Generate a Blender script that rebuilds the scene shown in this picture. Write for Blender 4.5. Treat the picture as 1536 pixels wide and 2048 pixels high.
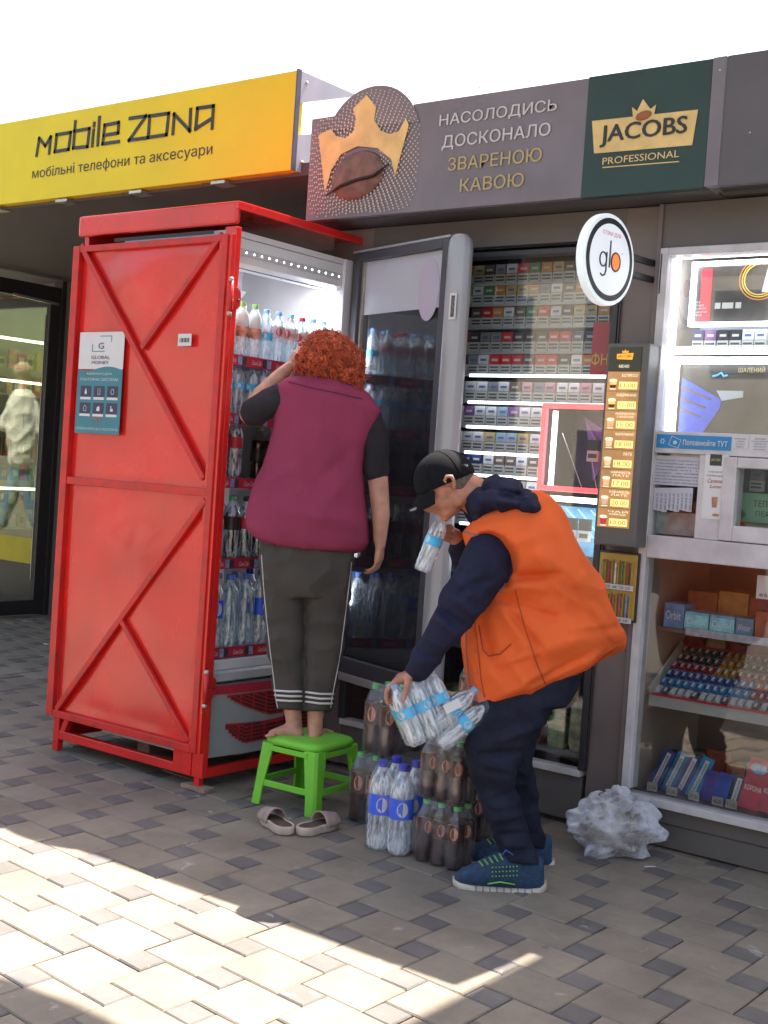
import bpy, bmesh, math, random
from mathutils import Vector as V, Matrix, noise
random.seed(7)
R_ = math.radians
for o in list(bpy.data.objects): bpy.data.objects.remove(o)
S = bpy.context.scene
COL = S.collection

# ------------------------------------------------------------------ camera
CAMH = 1.4; FPX = 2560.0; YAW, PIT, ROL = -0.651010487, -0.0318623954, 0.0675393643
_cy, _sy = math.cos(YAW), math.sin(YAW)
FW = V((_sy*math.cos(PIT), _cy*math.cos(PIT), math.sin(PIT)))
_r0 = V((_cy, -_sy, 0)); _u0 = _r0.cross(FW)
RT = _r0*math.cos(ROL) + _u0*math.sin(ROL)
UP = -_r0*math.sin(ROL) + _u0*math.cos(ROL)
CAM = V((0, 0, CAMH))
cd = bpy.data.cameras.new('camera'); co = bpy.data.objects.new('camera', cd); COL.objects.link(co)
m = Matrix((RT, UP, -FW)).transposed().to_4x4(); m.translation = CAM; co.matrix_world = m
cd.sensor_fit = 'VERTICAL'; cd.sensor_height = 36; cd.lens = FPX/2048*36; cd.clip_start = .05; cd.clip_end = 500
S.camera = co
# ------------------------------------------------------------------ world, sun, exposure
SUN_EL = R_(63.2); SUN_AZ = R_(5.0)      # direction towards the sun: from +Y turned slightly to +X
w = bpy.data.worlds.new('World'); S.world = w; w.use_nodes = True
nt = w.node_tree; nt.nodes.clear()
sky = nt.nodes.new('ShaderNodeTexSky'); sky.sky_type = 'NISHITA'; sky.sun_disc = False
sky.sun_elevation = SUN_EL; sky.sun_rotation = SUN_AZ; sky.air_density = 1.6; sky.dust_density = 6.0; sky.ozone_density = 1.0
bg = nt.nodes.new('ShaderNodeBackground'); bg.inputs[1].default_value = 0.098
wo = nt.nodes.new('ShaderNodeOutputWorld'); nt.links.new(sky.outputs[0], bg.inputs[0]); nt.links.new(bg.outputs[0], wo.inputs[0])
sl = bpy.data.lights.new('sun', 'SUN'); sl.energy = 5.0; sl.angle = R_(0.5); sl.color = (1, .93, .80)
so = bpy.data.objects.new('sun', sl); COL.objects.link(so)
sd = V((math.sin(SUN_AZ)*math.cos(SUN_EL), math.cos(SUN_AZ)*math.cos(SUN_EL), math.sin(SUN_EL)))
so.rotation_euler = sd.to_track_quat('Z', 'Y').to_euler()
S.view_settings.view_transform = 'Standard'; S.view_settings.look = 'None'
S.view_settings.exposure = 2.05; S.view_settings.gamma = 1.0
S.render.engine = 'CYCLES'

# ------------------------------------------------------------------ measuring helpers (photo pixel -> metres)
def ray(u, v): return FW + RT*((u-768)/FPX) - UP*((v-1024)/FPX)
def PY(u, v, y): d = ray(u, v); return CAM + d*(y/d.y)
def PX(u, v, x): d = ray(u, v); return CAM + d*(x/d.x)
def PZ(u, v, z=0): d = ray(u, v); return CAM + d*((z-CAMH)/d.z)
def PT(u, v, t): return CAM + ray(u, v)*t

# ------------------------------------------------------------------ materials
MATS = {}
def nodes(name):
    mt = bpy.data.materials.new(name); mt.use_nodes = True; t = mt.node_tree; t.nodes.clear()
    out = t.nodes.new('ShaderNodeOutputMaterial'); return mt, t, out
def mat(name, col, rough=.5, metal=0, var=.12, vs=6, bump=0, bs=60, emit=0, spec=.5, dirt=0, coat=0, ecol=None, chips=None, crease=0):
    if name in MATS: return MATS[name]
    mt, t, out = nodes(name)
    p = t.nodes.new('ShaderNodeBsdfPrincipled'); t.links.new(p.outputs[0], out.inputs[0])
    p.inputs['Roughness'].default_value = rough; p.inputs['Metallic'].default_value = metal
    p.inputs['Specular IOR Level'].default_value = spec
    if coat: p.inputs['Coat Weight'].default_value = coat; p.inputs['Coat Roughness'].default_value = .12
    tc = t.nodes.new('ShaderNodeTexCoord')
    if var:
        n = t.nodes.new('ShaderNodeTexNoise'); n.inputs['Scale'].default_value = vs; n.inputs['Detail'].default_value = 6
        t.links.new(tc.outputs['Object'], n.inputs['Vector'])
        r = t.nodes.new('ShaderNodeValToRGB'); r.color_ramp.elements[0].position = .3; r.color_ramp.elements[1].position = .7
        a = [max(0, c*(1-var)) for c in col]; b = [min(1, c*(1+var)) for c in col]
        if dirt: a = [c*(1-dirt)+d*dirt for c, d in zip(a, (.16, .13, .1))]
        r.color_ramp.elements[0].color = (*a, 1); r.color_ramp.elements[1].color = (*b, 1)
        t.links.new(n.outputs['Fac'], r.inputs[0]); t.links.new(r.outputs[0], p.inputs['Base Color'])
        if chips:      # small chips and vertical dirt runs worn into the paint
            mp = t.nodes.new('ShaderNodeMapping'); mp.inputs['Scale'].default_value = (26, 26, 5); t.links.new(tc.outputs['Object'], mp.inputs[0])
            nc = t.nodes.new('ShaderNodeTexNoise'); nc.inputs['Scale'].default_value = 1.0; nc.inputs['Detail'].default_value = 8; nc.inputs['Roughness'].default_value = .75; t.links.new(mp.outputs[0], nc.inputs['Vector'])
            cm = t.nodes.new('ShaderNodeMapRange'); cm.inputs['From Min'].default_value = .60; cm.inputs['From Max'].default_value = .72; cm.inputs['To Max'].default_value = .55; t.links.new(nc.outputs['Fac'], cm.inputs['Value'])
            cx_ = t.nodes.new('ShaderNodeMix'); cx_.data_type = 'RGBA'; t.links.new(cm.outputs[0], cx_.inputs['Factor']); t.links.new(r.outputs[0], cx_.inputs['A']); cx_.inputs['B'].default_value = (*chips, 1); t.links.new(cx_.outputs['Result'], p.inputs['Base Color'])
        rr = t.nodes.new('ShaderNodeMapRange'); rr.inputs['To Min'].default_value = rough*.85; rr.inputs['To Max'].default_value = min(1, rough*1.2)
        t.links.new(n.outputs['Fac'], rr.inputs['Value']); t.links.new(rr.outputs[0], p.inputs['Roughness'])
    else: p.inputs['Base Color'].default_value = (*col, 1)
    if bump:
        n2 = t.nodes.new('ShaderNodeTexNoise'); n2.inputs['Scale'].default_value = bs; n2.inputs['Detail'].default_value = 4
        t.links.new(tc.outputs['Object'], n2.inputs['Vector'])
        b = t.nodes.new('ShaderNodeBump'); b.inputs['Strength'].default_value = bump; b.inputs['Distance'].default_value = .01
        t.links.new(n2.outputs['Fac'], b.inputs['Height']); t.links.new(b.outputs[0], p.inputs['Normal'])
        if crease:
            n4 = t.nodes.new('ShaderNodeTexNoise'); n4.noise_type = 'RIDGED_MULTIFRACTAL'; n4.inputs['Scale'].default_value = 5.5; n4.inputs['Detail'].default_value = 2.5; n4.inputs['Distortion'].default_value = .5
            t.links.new(tc.outputs['Object'], n4.inputs['Vector'])
            b4 = t.nodes.new('ShaderNodeBump'); b4.inputs['Strength'].default_value = crease; b4.inputs['Distance'].default_value = .012
            t.links.new(n4.outputs['Fac'], b4.inputs['Height']); t.links.new(b4.outputs[0], b.inputs['Normal'])
    if emit:
        p.inputs['Emission Color'].default_value = (*(ecol or col), 1); p.inputs['Emission Strength'].default_value = emit
    MATS[name] = mt; return mt
def glass(name, tint=(.9, .93, .92), refl=.12, rough=.02, body=0.0, bodycol=(.7, .75, .8), bump=0, bs=20, edge=0, streak=None):
    """thin clear sheet: tinted see-through, grazing-angle mirror, optional milky body"""
    if name in MATS: return MATS[name]
    mt, t, out = nodes(name)
    tr = t.nodes.new('ShaderNodeBsdfTransparent'); tr.inputs[0].default_value = (*tint, 1)
    gl = t.nodes.new('ShaderNodeBsdfGlossy'); gl.inputs['Roughness'].default_value = rough
    fr = t.nodes.new('ShaderNodeLayerWeight'); fr.inputs[0].default_value = .5
    pw5 = t.nodes.new('ShaderNodeMath'); pw5.operation = 'POWER'; pw5.inputs[1].default_value = 4.5; t.links.new(fr.outputs['Facing'], pw5.inputs[0])
    ad = t.nodes.new('ShaderNodeMath'); ad.operation = 'MULTIPLY_ADD'; ad.use_clamp = True; ad.inputs[1].default_value = .9; ad.inputs[2].default_value = refl*.8
    t.links.new(pw5.outputs[0], ad.inputs[0])
    mx = t.nodes.new('ShaderNodeMixShader'); t.links.new(ad.outputs[0], mx.inputs[0])
    src = tr.outputs[0]
    if body:
        df = t.nodes.new('ShaderNodeBsdfDiffuse'); df.inputs[0].default_value = (*bodycol, 1)
        m2 = t.nodes.new('ShaderNodeMixShader'); m2.inputs[0].default_value = body
        t.links.new(tr.outputs[0], m2.inputs[1]); t.links.new(df.outputs[0], m2.inputs[2]); src = m2.outputs[0]
        if edge or streak:
            fac = None
            if streak:
                tcs = t.nodes.new('ShaderNodeTexCoord'); mp = t.nodes.new('ShaderNodeMapping'); mp.inputs['Scale'].default_value = streak[0]; t.links.new(tcs.outputs['Object'], mp.inputs[0])
                ns = t.nodes.new('ShaderNodeTexNoise'); ns.inputs['Scale'].default_value = 1; ns.inputs['Detail'].default_value = 3; t.links.new(mp.outputs[0], ns.inputs['Vector'])
                ms = t.nodes.new('ShaderNodeMapRange'); ms.inputs['From Min'].default_value = .42; ms.inputs['From Max'].default_value = .62; ms.inputs['To Min'].default_value = streak[1]; ms.inputs['To Max'].default_value = streak[2]
                t.links.new(ns.outputs['Fac'], ms.inputs['Value']); fac = ms.outputs[0]
            lw = t.nodes.new('ShaderNodeLayerWeight'); lw.inputs[0].default_value = .35; ml = t.nodes.new('ShaderNodeMath'); ml.operation = 'MULTIPLY_ADD'; ml.use_clamp = True; ml.inputs[1].default_value = edge
            t.links.new(lw.outputs['Facing'], ml.inputs[0])
            if fac: t.links.new(fac, ml.inputs[2])
            else: ml.inputs[2].default_value = body
            t.links.new(ml.outputs[0], m2.inputs[0])
        elif bump:
            n = t.nodes.new('ShaderNodeTexNoise'); n.inputs['Scale'].default_value = bs
            mr = t.nodes.new('ShaderNodeMapRange'); mr.inputs['From Min'].default_value = .35; mr.inputs['From Max'].default_value = .65
            mr.inputs['To Min'].default_value = body*.4; mr.inputs['To Max'].default_value = min(1, body*1.7)
            tcx = t.nodes.new('ShaderNodeTexCoord'); t.links.new(tcx.outputs['Object'], n.inputs['Vector'])
            t.links.new(n.outputs['Fac'], mr.inputs['Value']); t.links.new(mr.outputs[0], m2.inputs[0])
    t.links.new(src, mx.inputs[1]); t.links.new(gl.outputs[0], mx.inputs[2])
    if bump:
        n2 = t.nodes.new('ShaderNodeTexNoise'); n2.inputs['Scale'].default_value = bs; n2.inputs['Detail'].default_value = 3
        tc = t.nodes.new('ShaderNodeTexCoord'); t.links.new(tc.outputs['Object'], n2.inputs['Vector'])
        b = t.nodes.new('ShaderNodeBump'); b.inputs['Strength'].default_value = bump; b.inputs['Distance'].default_value = .02
        t.links.new(n2.outputs['Fac'], b.inputs['Height']); t.links.new(b.outputs[0], gl.inputs['Normal'])
    t.links.new(mx.outputs[0], out.inputs[0]); MATS[name] = mt; return mt

RED = mat('red_paint', (.70, .014, .012), .26, var=.16, vs=2.6, bump=.03, bs=5, dirt=.04, coat=.6, chips=(.10,.045,.035))
REDRAIL = mat('red_rail_paint', (.56, .012, .012), .35, var=.2, vs=14, dirt=.10, chips=(.12,.06,.05))
YEL = mat('yellow_banner', (.74, .60, .010), .5, var=.06, vs=3)
INK = mat('dark_ink', (.03, .032, .04), .5, var=0)
DGREY = mat('dark_cladding', (.125, .110, .105), .6, var=.12, vs=3)
SOFF = mat('soffit_panel', (.095, .086, .086), .7, var=.15, vs=4)
BROWN = mat('brown_grey_cladding', (.165, .130, .124), .5, var=.1, vs=5, bump=.05)
GREYP = mat('grey_sign_panel', (.20, .18, .215), .5, var=.12, vs=4, dirt=.1)
GREYQ = mat('plain_grey_panel', (.11, .10, .115), .45, var=.12, vs=4)
GREEN = mat('green_sign_panel', (.018, .050, .045), .45, var=.15, vs=5)
GOLD = mat('gold_print', (.62, .38, .10), .45, var=.18, vs=9)
GOLDL = mat('pale_gold_print', (.78, .55, .22), .45, var=.15, vs=12)
WHT = mat('white_print', (.78, .78, .78), .5, var=0)
WPLAS = mat('white_plastic', (.72, .72, .73), .35, var=.05, vs=5)
WFRAME = mat('white_frame', (.60, .57, .59), .4, var=.1, vs=12, dirt=.1)
ALU = mat('aluminium', (.5, .5, .5), .3, metal=.8, var=.1)
DFRAME = mat('dark_frame', (.035, .033, .038), .4, var=.1)
BLK = mat('black_rubber', (.02, .02, .022), .5, var=.1)
SILV = mat('silver_door_skin', (.38, .38, .41), .35, metal=.2, var=.05)
LED = mat('white_led', (1, 1, 1), .5, var=0, emit=2.0, ecol=(.93, .97, 1))
LEDS = mat('soft_led', (1, 1, 1), .5, var=0, emit=1.5, ecol=(.85, .92, 1))
REDL = mat('red_led', (1, .1, .12), .5, var=0, emit=.75, ecol=(1, .05, .06))

# ------------------------------------------------------------------ mesh builder
class MB:
    def __init__(s): s.v = []; s.f = []; s.m = []
    def add(s, vs, fs, m=0):
        b = len(s.v); s.v += [V(x) for x in vs]; s.f += [tuple(b+i for i in f) for f in fs]; s.m += [m]*len(fs); return s
    def box(s, x0, x1, y0, y1, z0, z1, m=0):
        return s.add([(x, y, z) for x in (x0, x1) for y in (y0, y1) for z in (z0, z1)],
                     [(0,1,3,2), (4,6,7,5), (0,4,5,1), (2,3,7,6), (0,2,6,4), (1,5,7,3)], m)
    def obox(s, c, ax, ay, az, m=0):   # centre, half-axis vectors
        c = V(c); ax, ay, az = V(ax), V(ay), V(az)
        return s.add([c+ax*i+ay*j+az*k for i in (-1,1) for j in (-1,1) for k in (-1,1)],
                     [(0,1,3,2), (4,6,7,5), (0,4,5,1), (2,3,7,6), (0,2,6,4), (1,5,7,3)], m)
    def bar(s, p, q, w, h, up=(0,0,1), m=0):
        p, q = V(p), V(q); d = (q-p); L = d.length; d.normalize()
        sd_ = d.cross(V(up)); 
        if sd_.length < 1e-4: sd_ = d.cross(V((1,0,0)))
        sd_.normalize(); n = sd_.cross(d)
        return s.obox((p+q)/2, d*L/2, sd_*w/2, n*h/2, m)
    def prism(s, pts, d, m=0):         # polygon of world points swept by vector d
        pts = [V(p) for p in pts]; d = V(d); n = len(pts)
        return s.add(pts+[p+d for p in pts], [tuple(range(n))[::-1], tuple(range(n, 2*n))]+[(i, (i+1) % n, n+(i+1) % n, n+i) for i in range(n)], m)
    def tube(s, pts, rad, n=10, m=0, caps=True):
        pts = [V(p) for p in pts]
        if not isinstance(rad, (list, tuple)): rad = [rad]*len(pts)
        rings = []; prev = None
        for i, p in enumerate(pts):
            d = (pts[min(i+1, len(pts)-1)]-pts[max(i-1, 0)]).normalized()
            a = (prev - d*prev.dot(d)) if prev else d.cross(V((.3, .2, 1)))
            if a.length < 1e-5: a = d.cross(V((1, 0, 0)))
            a.normalize(); prev = a; b = d.cross(a)
            rings.append([p+(a*math.cos(2*math.pi*k/n)+b*math.sin(2*math.pi*k/n))*rad[i] for k in range(n)])
        return s.rings(rings, m, caps)
    def rings(s, rings, m=0, caps=True):
        n = len(rings[0]); vs = [p for r in rings for p in r]; fs = []
        for i in range(len(rings)-1):
            for k in range(n): fs.append((i*n+k, i*n+(k+1) % n, (i+1)*n+(k+1) % n, (i+1)*n+k))
        if caps: fs += [tuple(range(n))[::-1], tuple((len(rings)-1)*n+k for k in range(n))]
        return s.add(vs, fs, m)
    def caps_(s, p, q, r0, r1, n=14):   # capsule with round ends
        p, q = V(p), V(q); d = (q-p).normalized(); pts = []; rs = []
        for a in (80, 55, 25): pts.append(p-d*r0*math.sin(R_(a))); rs.append(r0*math.cos(R_(a)))
        pts += [p, q]; rs += [r0, r1]
        for a in (25, 55, 80): pts.append(q+d*r1*math.sin(R_(a))); rs.append(r1*math.cos(R_(a)))
        return s.tube(pts, rs, n)
    def chain(s, pts, rs):
        for i in range(len(pts)-1): s.caps_(pts[i], pts[i+1], rs[i], rs[i+1])
        return s
    def ball(s, c, r, n=14, ax=None):   # ellipsoid, ax = three axis vectors
        c = V(c); ax = ax or (V((1,0,0)), V((0,1,0)), V((0,0,1)))
        if not isinstance(r, (tuple, list)): r = (r, r, r)
        rings = []
        for i in range(1, n):
            a = math.pi*i/n
            rings.append([c+ax[0]*r[0]*math.sin(a)*math.cos(2*math.pi*k/(2*n))+ax[1]*r[1]*math.sin(a)*math.sin(2*math.pi*k/(2*n))+ax[2]*r[2]*math.cos(a) for k in range(2*n)])
        return s.rings(rings)
    def lathe(s, prof, c=(0,0,0), n=16, m=0, caps=True):
        c = V(c); return s.rings([[c+V((r*math.cos(2*math.pi*k/n), r*math.sin(2*math.pi*k/n), z)) for k in range(n)] for r, z in prof], m, caps)
    def loft(s, secs, t0, n=28, e=2.3):
        """sections (pxA, pxB, half depth, depth offset): rings whose breadth is seen in the photo and whose depth is given"""
        rings = []
        for sc in secs:
            A, B, hd = sc[0], sc[1], sc[2]; dt = sc[3] if len(sc) > 3 else 0; tw = sc[4] if len(sc) > 4 else 0
            a = PT(A[0], A[1], t0+dt-tw); b = PT(B[0], B[1], t0+dt+tw); c = (a+b)/2; h = (b-a)/2
            dd = (c-CAM).normalized(); dd = (dd-h.normalized()*dd.dot(h.normalized())).normalized()
            r = []
            for k in range(n):
                th = 2*math.pi*k/n; x, y = math.cos(th), math.sin(th)
                x = math.copysign(abs(x)**(2/e), x); y = math.copysign(abs(y)**(2/e), y)
                r.append(c+h*x+dd*hd*y)
            rings.append(r)
        return s.rings(rings)
    def mesh(s, name, mats, smooth=False):
        me = bpy.data.meshes.new(name); me.from_pydata([tuple(v) for v in s.v], [], s.f)
        for mt in (mats if isinstance(mats, (list, tuple)) else [mats]): me.materials.append(mt)
        for i, p in enumerate(me.polygons): p.material_index = s.m[i]; p.use_smooth = smooth
        bm = bmesh.new(); bm.from_mesh(me); bmesh.ops.recalc_face_normals(bm, faces=bm.faces); bm.to_mesh(me); bm.free()
        return me
    def obj(s, name, mats, parent=None, smooth=False, bevel=0, seg=2):
        o = bpy.data.objects.new(name, s.mesh(name, mats, smooth)); return put(o, parent, bevel, seg)
def put(o, parent=None, bevel=0, seg=2):
    COL.objects.link(o)
    if parent:
        o.parent = parent; o.matrix_parent_inverse = (WM[parent.name].inverted() if parent.name in WM else Matrix.Identity(4))
    if bevel:
        b = o.modifiers.new('bevel', 'BEVEL'); b.width = bevel; b.segments = seg; b.limit_method = 'ANGLE'; b.angle_limit = R_(35)
    return o
WM = {}
def tag(o, label=None, cat=None, group=None, kind=None):
    if label: o['label'] = label
    if cat: o['category'] = cat
    if group: o['group'] = group
    if kind: o['kind'] = kind
    return o
def thing(name, loc, label, cat, group=None):
    o = bpy.data.objects.new(name, None); COL.objects.link(o); o.location = V(loc); o.empty_display_size = .1
    WM[o.name] = Matrix.Translation(V(loc)); return tag(o, label, cat, group)
def copy_thing(root, loc, rot=None, label=None, group=None, scale=None):
    def rec(o, par):
        c = o.copy(); COL.objects.link(c)
        if par: c.parent = par
        for ch in o.children: rec(ch, c)
        return c
    r = rec(root, None); r.location = V(loc)
    if rot is not None: r.rotation_euler = rot
    if scale: r.scale = (scale,)*3
    if label: r['label'] = label
    if group: r['group'] = group
    return r
FROZEN = []
def voxel(mb, name, mt, parent, vox=.006, sm=4, wr=0, wf=9, fn=None, aniso=(1,1,1)):
    """fuse overlapping closed shells into ONE continuous smooth surface"""
    me = mb.mesh(name+'_raw', mt); o = bpy.data.objects.new(name+'_raw', me); COL.objects.link(o)
    r = o.modifiers.new('r', 'REMESH'); r.mode = 'VOXEL'; r.voxel_size = vox
    if sm: q = o.modifiers.new('s', 'SMOOTH'); q.iterations = sm; q.factor = .5
    dg = bpy.context.evaluated_depsgraph_get(); ev = o.evaluated_get(dg)
    m2 = bpy.data.meshes.new_from_object(ev); m2.name = name
    bpy.data.objects.remove(o)
    m2.materials.clear(); m2.materials.append(mt)
    if wr or fn:
        ns = [v.normal.copy() for v in m2.vertices]
        for v, nn in zip(m2.vertices, ns):
            p = v.co.copy()
            if wr:
                q = V((p.x*aniso[0], p.y*aniso[1], p.z*aniso[2]))
                a = noise.noise(q*wf); b = noise.noise(q*wf*2.3+V((7, 3, 1)))
                v.co = p + nn*wr*(1-2*abs(a)*1.6+.4*b)*.6
            if fn: v.co = fn(v.co, nn)
    for p in m2.polygons: p.use_smooth = True
    ob = bpy.data.objects.new(name, m2); return put(ob, parent)
FONTS = {}
from mathutils.geometry import tessellate_polygon
def _inside(p, poly):
    r = False; n = len(poly)
    for i in range(n):
        a, b = poly[i], poly[i-1]
        if (a.y > p.y) != (b.y > p.y) and p.x < (b.x-a.x)*(p.y-a.y)/(b.y-a.y+1e-12)+a.x: r = not r
    return r
def glyphs(s, shear):
    """outlines of a string filled contour by contour (letters of the built-in font have overlapping contours)"""
    if (s, shear) in FONTS: return FONTS[(s, shear)]
    cu = bpy.data.curves.new('t', 'FONT'); cu.body = s; cu.shear = shear; cu.resolution_u = 3; cu.fill_mode = 'NONE'
    ob = bpy.data.objects.new('t', cu); COL.objects.link(ob)
    me = bpy.data.meshes.new_from_object(ob.evaluated_get(bpy.context.evaluated_depsgraph_get())); bpy.data.objects.remove(ob)
    co_ = [v.co.copy() for v in me.vertices]; nb = {}
    for e in me.edges:
        a, b = e.vertices; nb.setdefault(a, []).append(b); nb.setdefault(b, []).append(a)
    seen = set(); loops = []
    for st0 in range(len(co_)):
        if st0 in seen or st0 not in nb: continue
        lp = [st0]; seen.add(st0); cur = st0
        # follow the index order so that the winding of the font is kept
        while True:
            nx2 = [q for q in nb[cur] if q not in seen]
            if not nx2: break
            cur = min(nx2, key=lambda q: abs(q-cur-1)); seen.add(cur); lp.append(cur)
        if len(lp) > 2:
            q = [co_[i].copy() for i in lp]
            if abs(q[0].x-q[-1].x) < .003:          # soft sign: its bowl starts inside its own stem
                for a, b in zip(q, q[1:]):
                    if abs(a.x-b.x) < .003 and abs(a.y-b.y) > .3 and 0 < a.x-q[0].x < .02: q[0].x = q[-1].x = a.x+.001; break
            loops.append(q)
    def area(l): return sum(l[i-1].x*l[i].y-l[i].x*l[i-1].y for i in range(len(l)))/2
    if not loops: FONTS[(s, shear)] = None; return None
    sg = 1 if area(max(loops, key=lambda l: abs(area(l)))) > 0 else -1
    outs = [l for l in loops if area(l)*sg > 0]; holes = [l for l in loops if area(l)*sg <= 0]; own = {i: [] for i in range(len(outs))}
    for h in holes:
        sc = [(sum(_inside(p, o) for p in h)/len(h), -abs(area(o)), i) for i, o in enumerate(outs) if abs(area(o)) > abs(area(h))]
        if sc and max(sc)[0] > .45: own[max(sc)[2]].append(h)
    vs, fs = [], []
    for i, o in enumerate(outs):
        pl = [[V((p.x, p.y, 0)) for p in o]]+[[V((p.x, p.y, 0)) for p in h] for h in own[i]]
        flat = [p for l in pl for p in l]; tri = tessellate_polygon(pl); k = len(vs)
        vs += [(p.x, p.y, i % 7) for p in flat]; fs += [tuple(k+q for q in t) for t in tri]
    FONTS[(s, shear)] = (vs, fs); return vs, fs
def text(s, org, ax, az, w_, h_, mt, parent, name='lettering', ext=.0012, shear=0, bold=0, fit='both'):
    """flat lettering fitted into a w_ x h_ rectangle whose lower left corner is org"""
    g_ = glyphs(s, shear)
    if not g_: return None
    vs, fs = g_; xs = [v[0] for v in vs]; ys = [v[1] for v in vs]
    x0, x1, y0, y1 = min(xs), max(xs), min(ys), max(ys)
    sx = w_/max(1e-6, x1-x0); sy_ = h_/max(1e-6, y1-y0)
    ax, az, org = V(ax).normalized(), V(az).normalized(), V(org); nrm = ax.cross(az)
    dv = [(0, 0)] if not bold else [(0, 0), (bold, 0), (-bold, 0), (0, bold*.6), (0, -bold*.6)]
    V2, F2 = [], []
    for q, (bx, by) in enumerate(dv):
        k = len(V2); V2 += [tuple(org+ax*(x-x0+bx)*sx+az*(y-y0+by)*sy_+nrm*(ext+z*.00006+q*.00045*(1 if bold else 0))) for x, y, z in vs]; F2 += [tuple(i+k for i in f) for f in fs]
    me = bpy.data.meshes.new(name); me.from_pydata(V2, [], F2)
    if len(me.polygons) and sum((p.normal.dot(nrm)*p.area for p in me.polygons)) < 0: me.flip_normals()
    me.materials.append(mt); o = bpy.data.objects.new(name, me); return put(o, parent)
def textY(s, tl, br, y, mt, parent, **k):
    """lettering on a wall plane y, between two photo pixels (top left, bottom right)"""
    a = PY(*tl, y); b = PY(*br, y); return text(s, (a.x, y, b.z), (1,0,0), (0,0,1), b.x-a.x, a.z-b.z, mt, parent, **k)
def rectY(mb, tl, br, y, th=.002, m=0):
    a = PY(*tl, y); b = PY(*br, y); return mb.box(a.x, b.x, y, y+th, b.z, a.z, m)
def pwall(mb, pts, y, th=.02, m=0):
    return mb.prism([PY(u, v, y) for u, v in pts], (0, th, 0), m)
ordn = ['first', 'second', 'third', 'fourth', 'fifth', 'sixth', 'seventh', 'eighth', 'ninth', 'tenth', 'eleventh', 'twelfth',
        'thirteenth', 'fourteenth', 'fifteenth', 'sixteenth', 'seventeenth', 'eighteenth', 'nineteenth', 'twentieth', 'twenty first', 'twenty second', 'twenty third', 'twenty fourth']


# ================================================================== SETTING: pavement
def paver_mat(name, c1, c2, island):
    mt, t, out = nodes(name); L = t.links.new
    p = t.nodes.new('ShaderNodeBsdfPrincipled'); L(p.outputs[0], out.inputs[0]); p.inputs['Roughness'].default_value = .8
    if island: src = t.nodes.new('ShaderNodeNewGeometry').outputs['Random Per Island']
    else: src = t.nodes.new('ShaderNodeObjectInfo').outputs['Random']
    r = t.nodes.new('ShaderNodeValToRGB'); r.color_ramp.elements[0].color = (*c1, 1); r.color_ramp.elements[1].color = (*c2, 1); L(src, r.inputs[0])
    g = t.nodes.new('ShaderNodeNewGeometry')
    n = t.nodes.new('ShaderNodeTexNoise'); n.inputs['Scale'].default_value = 3.1; n.inputs['Detail'].default_value = 9; n.inputs['Roughness'].default_value = .7
    L(g.outputs['Position'], n.inputs['Vector'])
    mr = t.nodes.new('ShaderNodeMapRange'); mr.inputs['From Min'].default_value = .3; mr.inputs['From Max'].default_value = .7; mr.inputs['To Min'].default_value = .66; mr.inputs['To Max'].default_value = 1.2
    L(n.outputs['Fac'], mr.inputs['Value'])
    mx = t.nodes.new('ShaderNodeVectorMath'); mx.operation = 'SCALE'; L(r.outputs[0], mx.inputs[0]); L(mr.outputs[0], mx.inputs['Scale'])
    # pale scuffs and dried spills
    n3 = t.nodes.new('ShaderNodeTexNoise'); n3.inputs['Scale'].default_value = 7.5; n3.inputs['Detail'].default_value = 7; n3.inputs['Roughness'].default_value = .65; n3.inputs['Distortion'].default_value = .6
    L(g.outputs['Position'], n3.inputs['Vector'])
    m3 = t.nodes.new('ShaderNodeMapRange'); m3.inputs['From Min'].default_value = .635; m3.inputs['From Max'].default_value = .70; m3.inputs['To Max'].default_value = .55
    L(n3.outputs['Fac'], m3.inputs['Value'])
    mc = t.nodes.new('ShaderNodeMix'); mc.data_type = 'RGBA'; L(m3.outputs[0], mc.inputs['Factor']); L(mx.outputs[0], mc.inputs['A']); mc.inputs['B'].default_value = (.42, .40, .38, 1)
    # dark gum spots
    vo = t.nodes.new('ShaderNodeTexVoronoi'); vo.inputs['Scale'].default_value = 2.3; L(g.outputs['Position'], vo.inputs['Vector'])
    m4 = t.nodes.new('ShaderNodeMapRange'); m4.inputs['From Min'].default_value = .028; m4.inputs['From Max'].default_value = .036; m4.inputs['To Min'].default_value = .45; m4.inputs['To Max'].default_value = 0
    L(vo.outputs['Distance'], m4.inputs['Value'])
    md = t.nodes.new('ShaderNodeMix'); md.data_type = 'RGBA'; L(m4.outputs[0], md.inputs['Factor']); L(mc.outputs['Result'], md.inputs['A']); md.inputs['B'].default_value = (.04, .038, .04, 1)
    L(md.outputs['Result'], p.inputs['Base Color'])
    n2 = t.nodes.new('ShaderNodeTexNoise'); n2.inputs['Scale'].default_value = 160; n2.inputs['Detail'].default_value = 3; L(g.outputs['Position'], n2.inputs['Vector'])
    b = t.nodes.new('ShaderNodeBump'); b.inputs['Strength'].default_value = .35; b.inputs['Distance'].default_value = .004
    L(n2.outputs['Fac'], b.inputs['Height']); L(b.outputs[0], p.inputs['Normal'])
    return mt
SAND = mat('joint_sand', (.10, .088, .074), .95, var=.3, vs=40)
bigm = paver_mat('beige_paver', (.208, .170, .134), (.245, .202, .160), 0); smm = paver_mat('dark_paver', (.122, .108, .105), (.145, .128, .124), 0)
bigi = paver_mat('beige_paver_far', (.208, .170, .134), (.245, .202, .160), 1); smi = paver_mat('dark_paver_far', (.122, .108, .105), (.145, .128, .124), 1)
g = MB(); g.add([(-150,-150,-.016), (150,-150,-.016), (150,150,-.016), (-150,150,-.016)], [(0,1,2,3)])
pave = g.obj('pavement', SAND); tag(pave, 'beige concrete paving with small dark grey squares between the large slabs', 'pavement', kind='structure')
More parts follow.
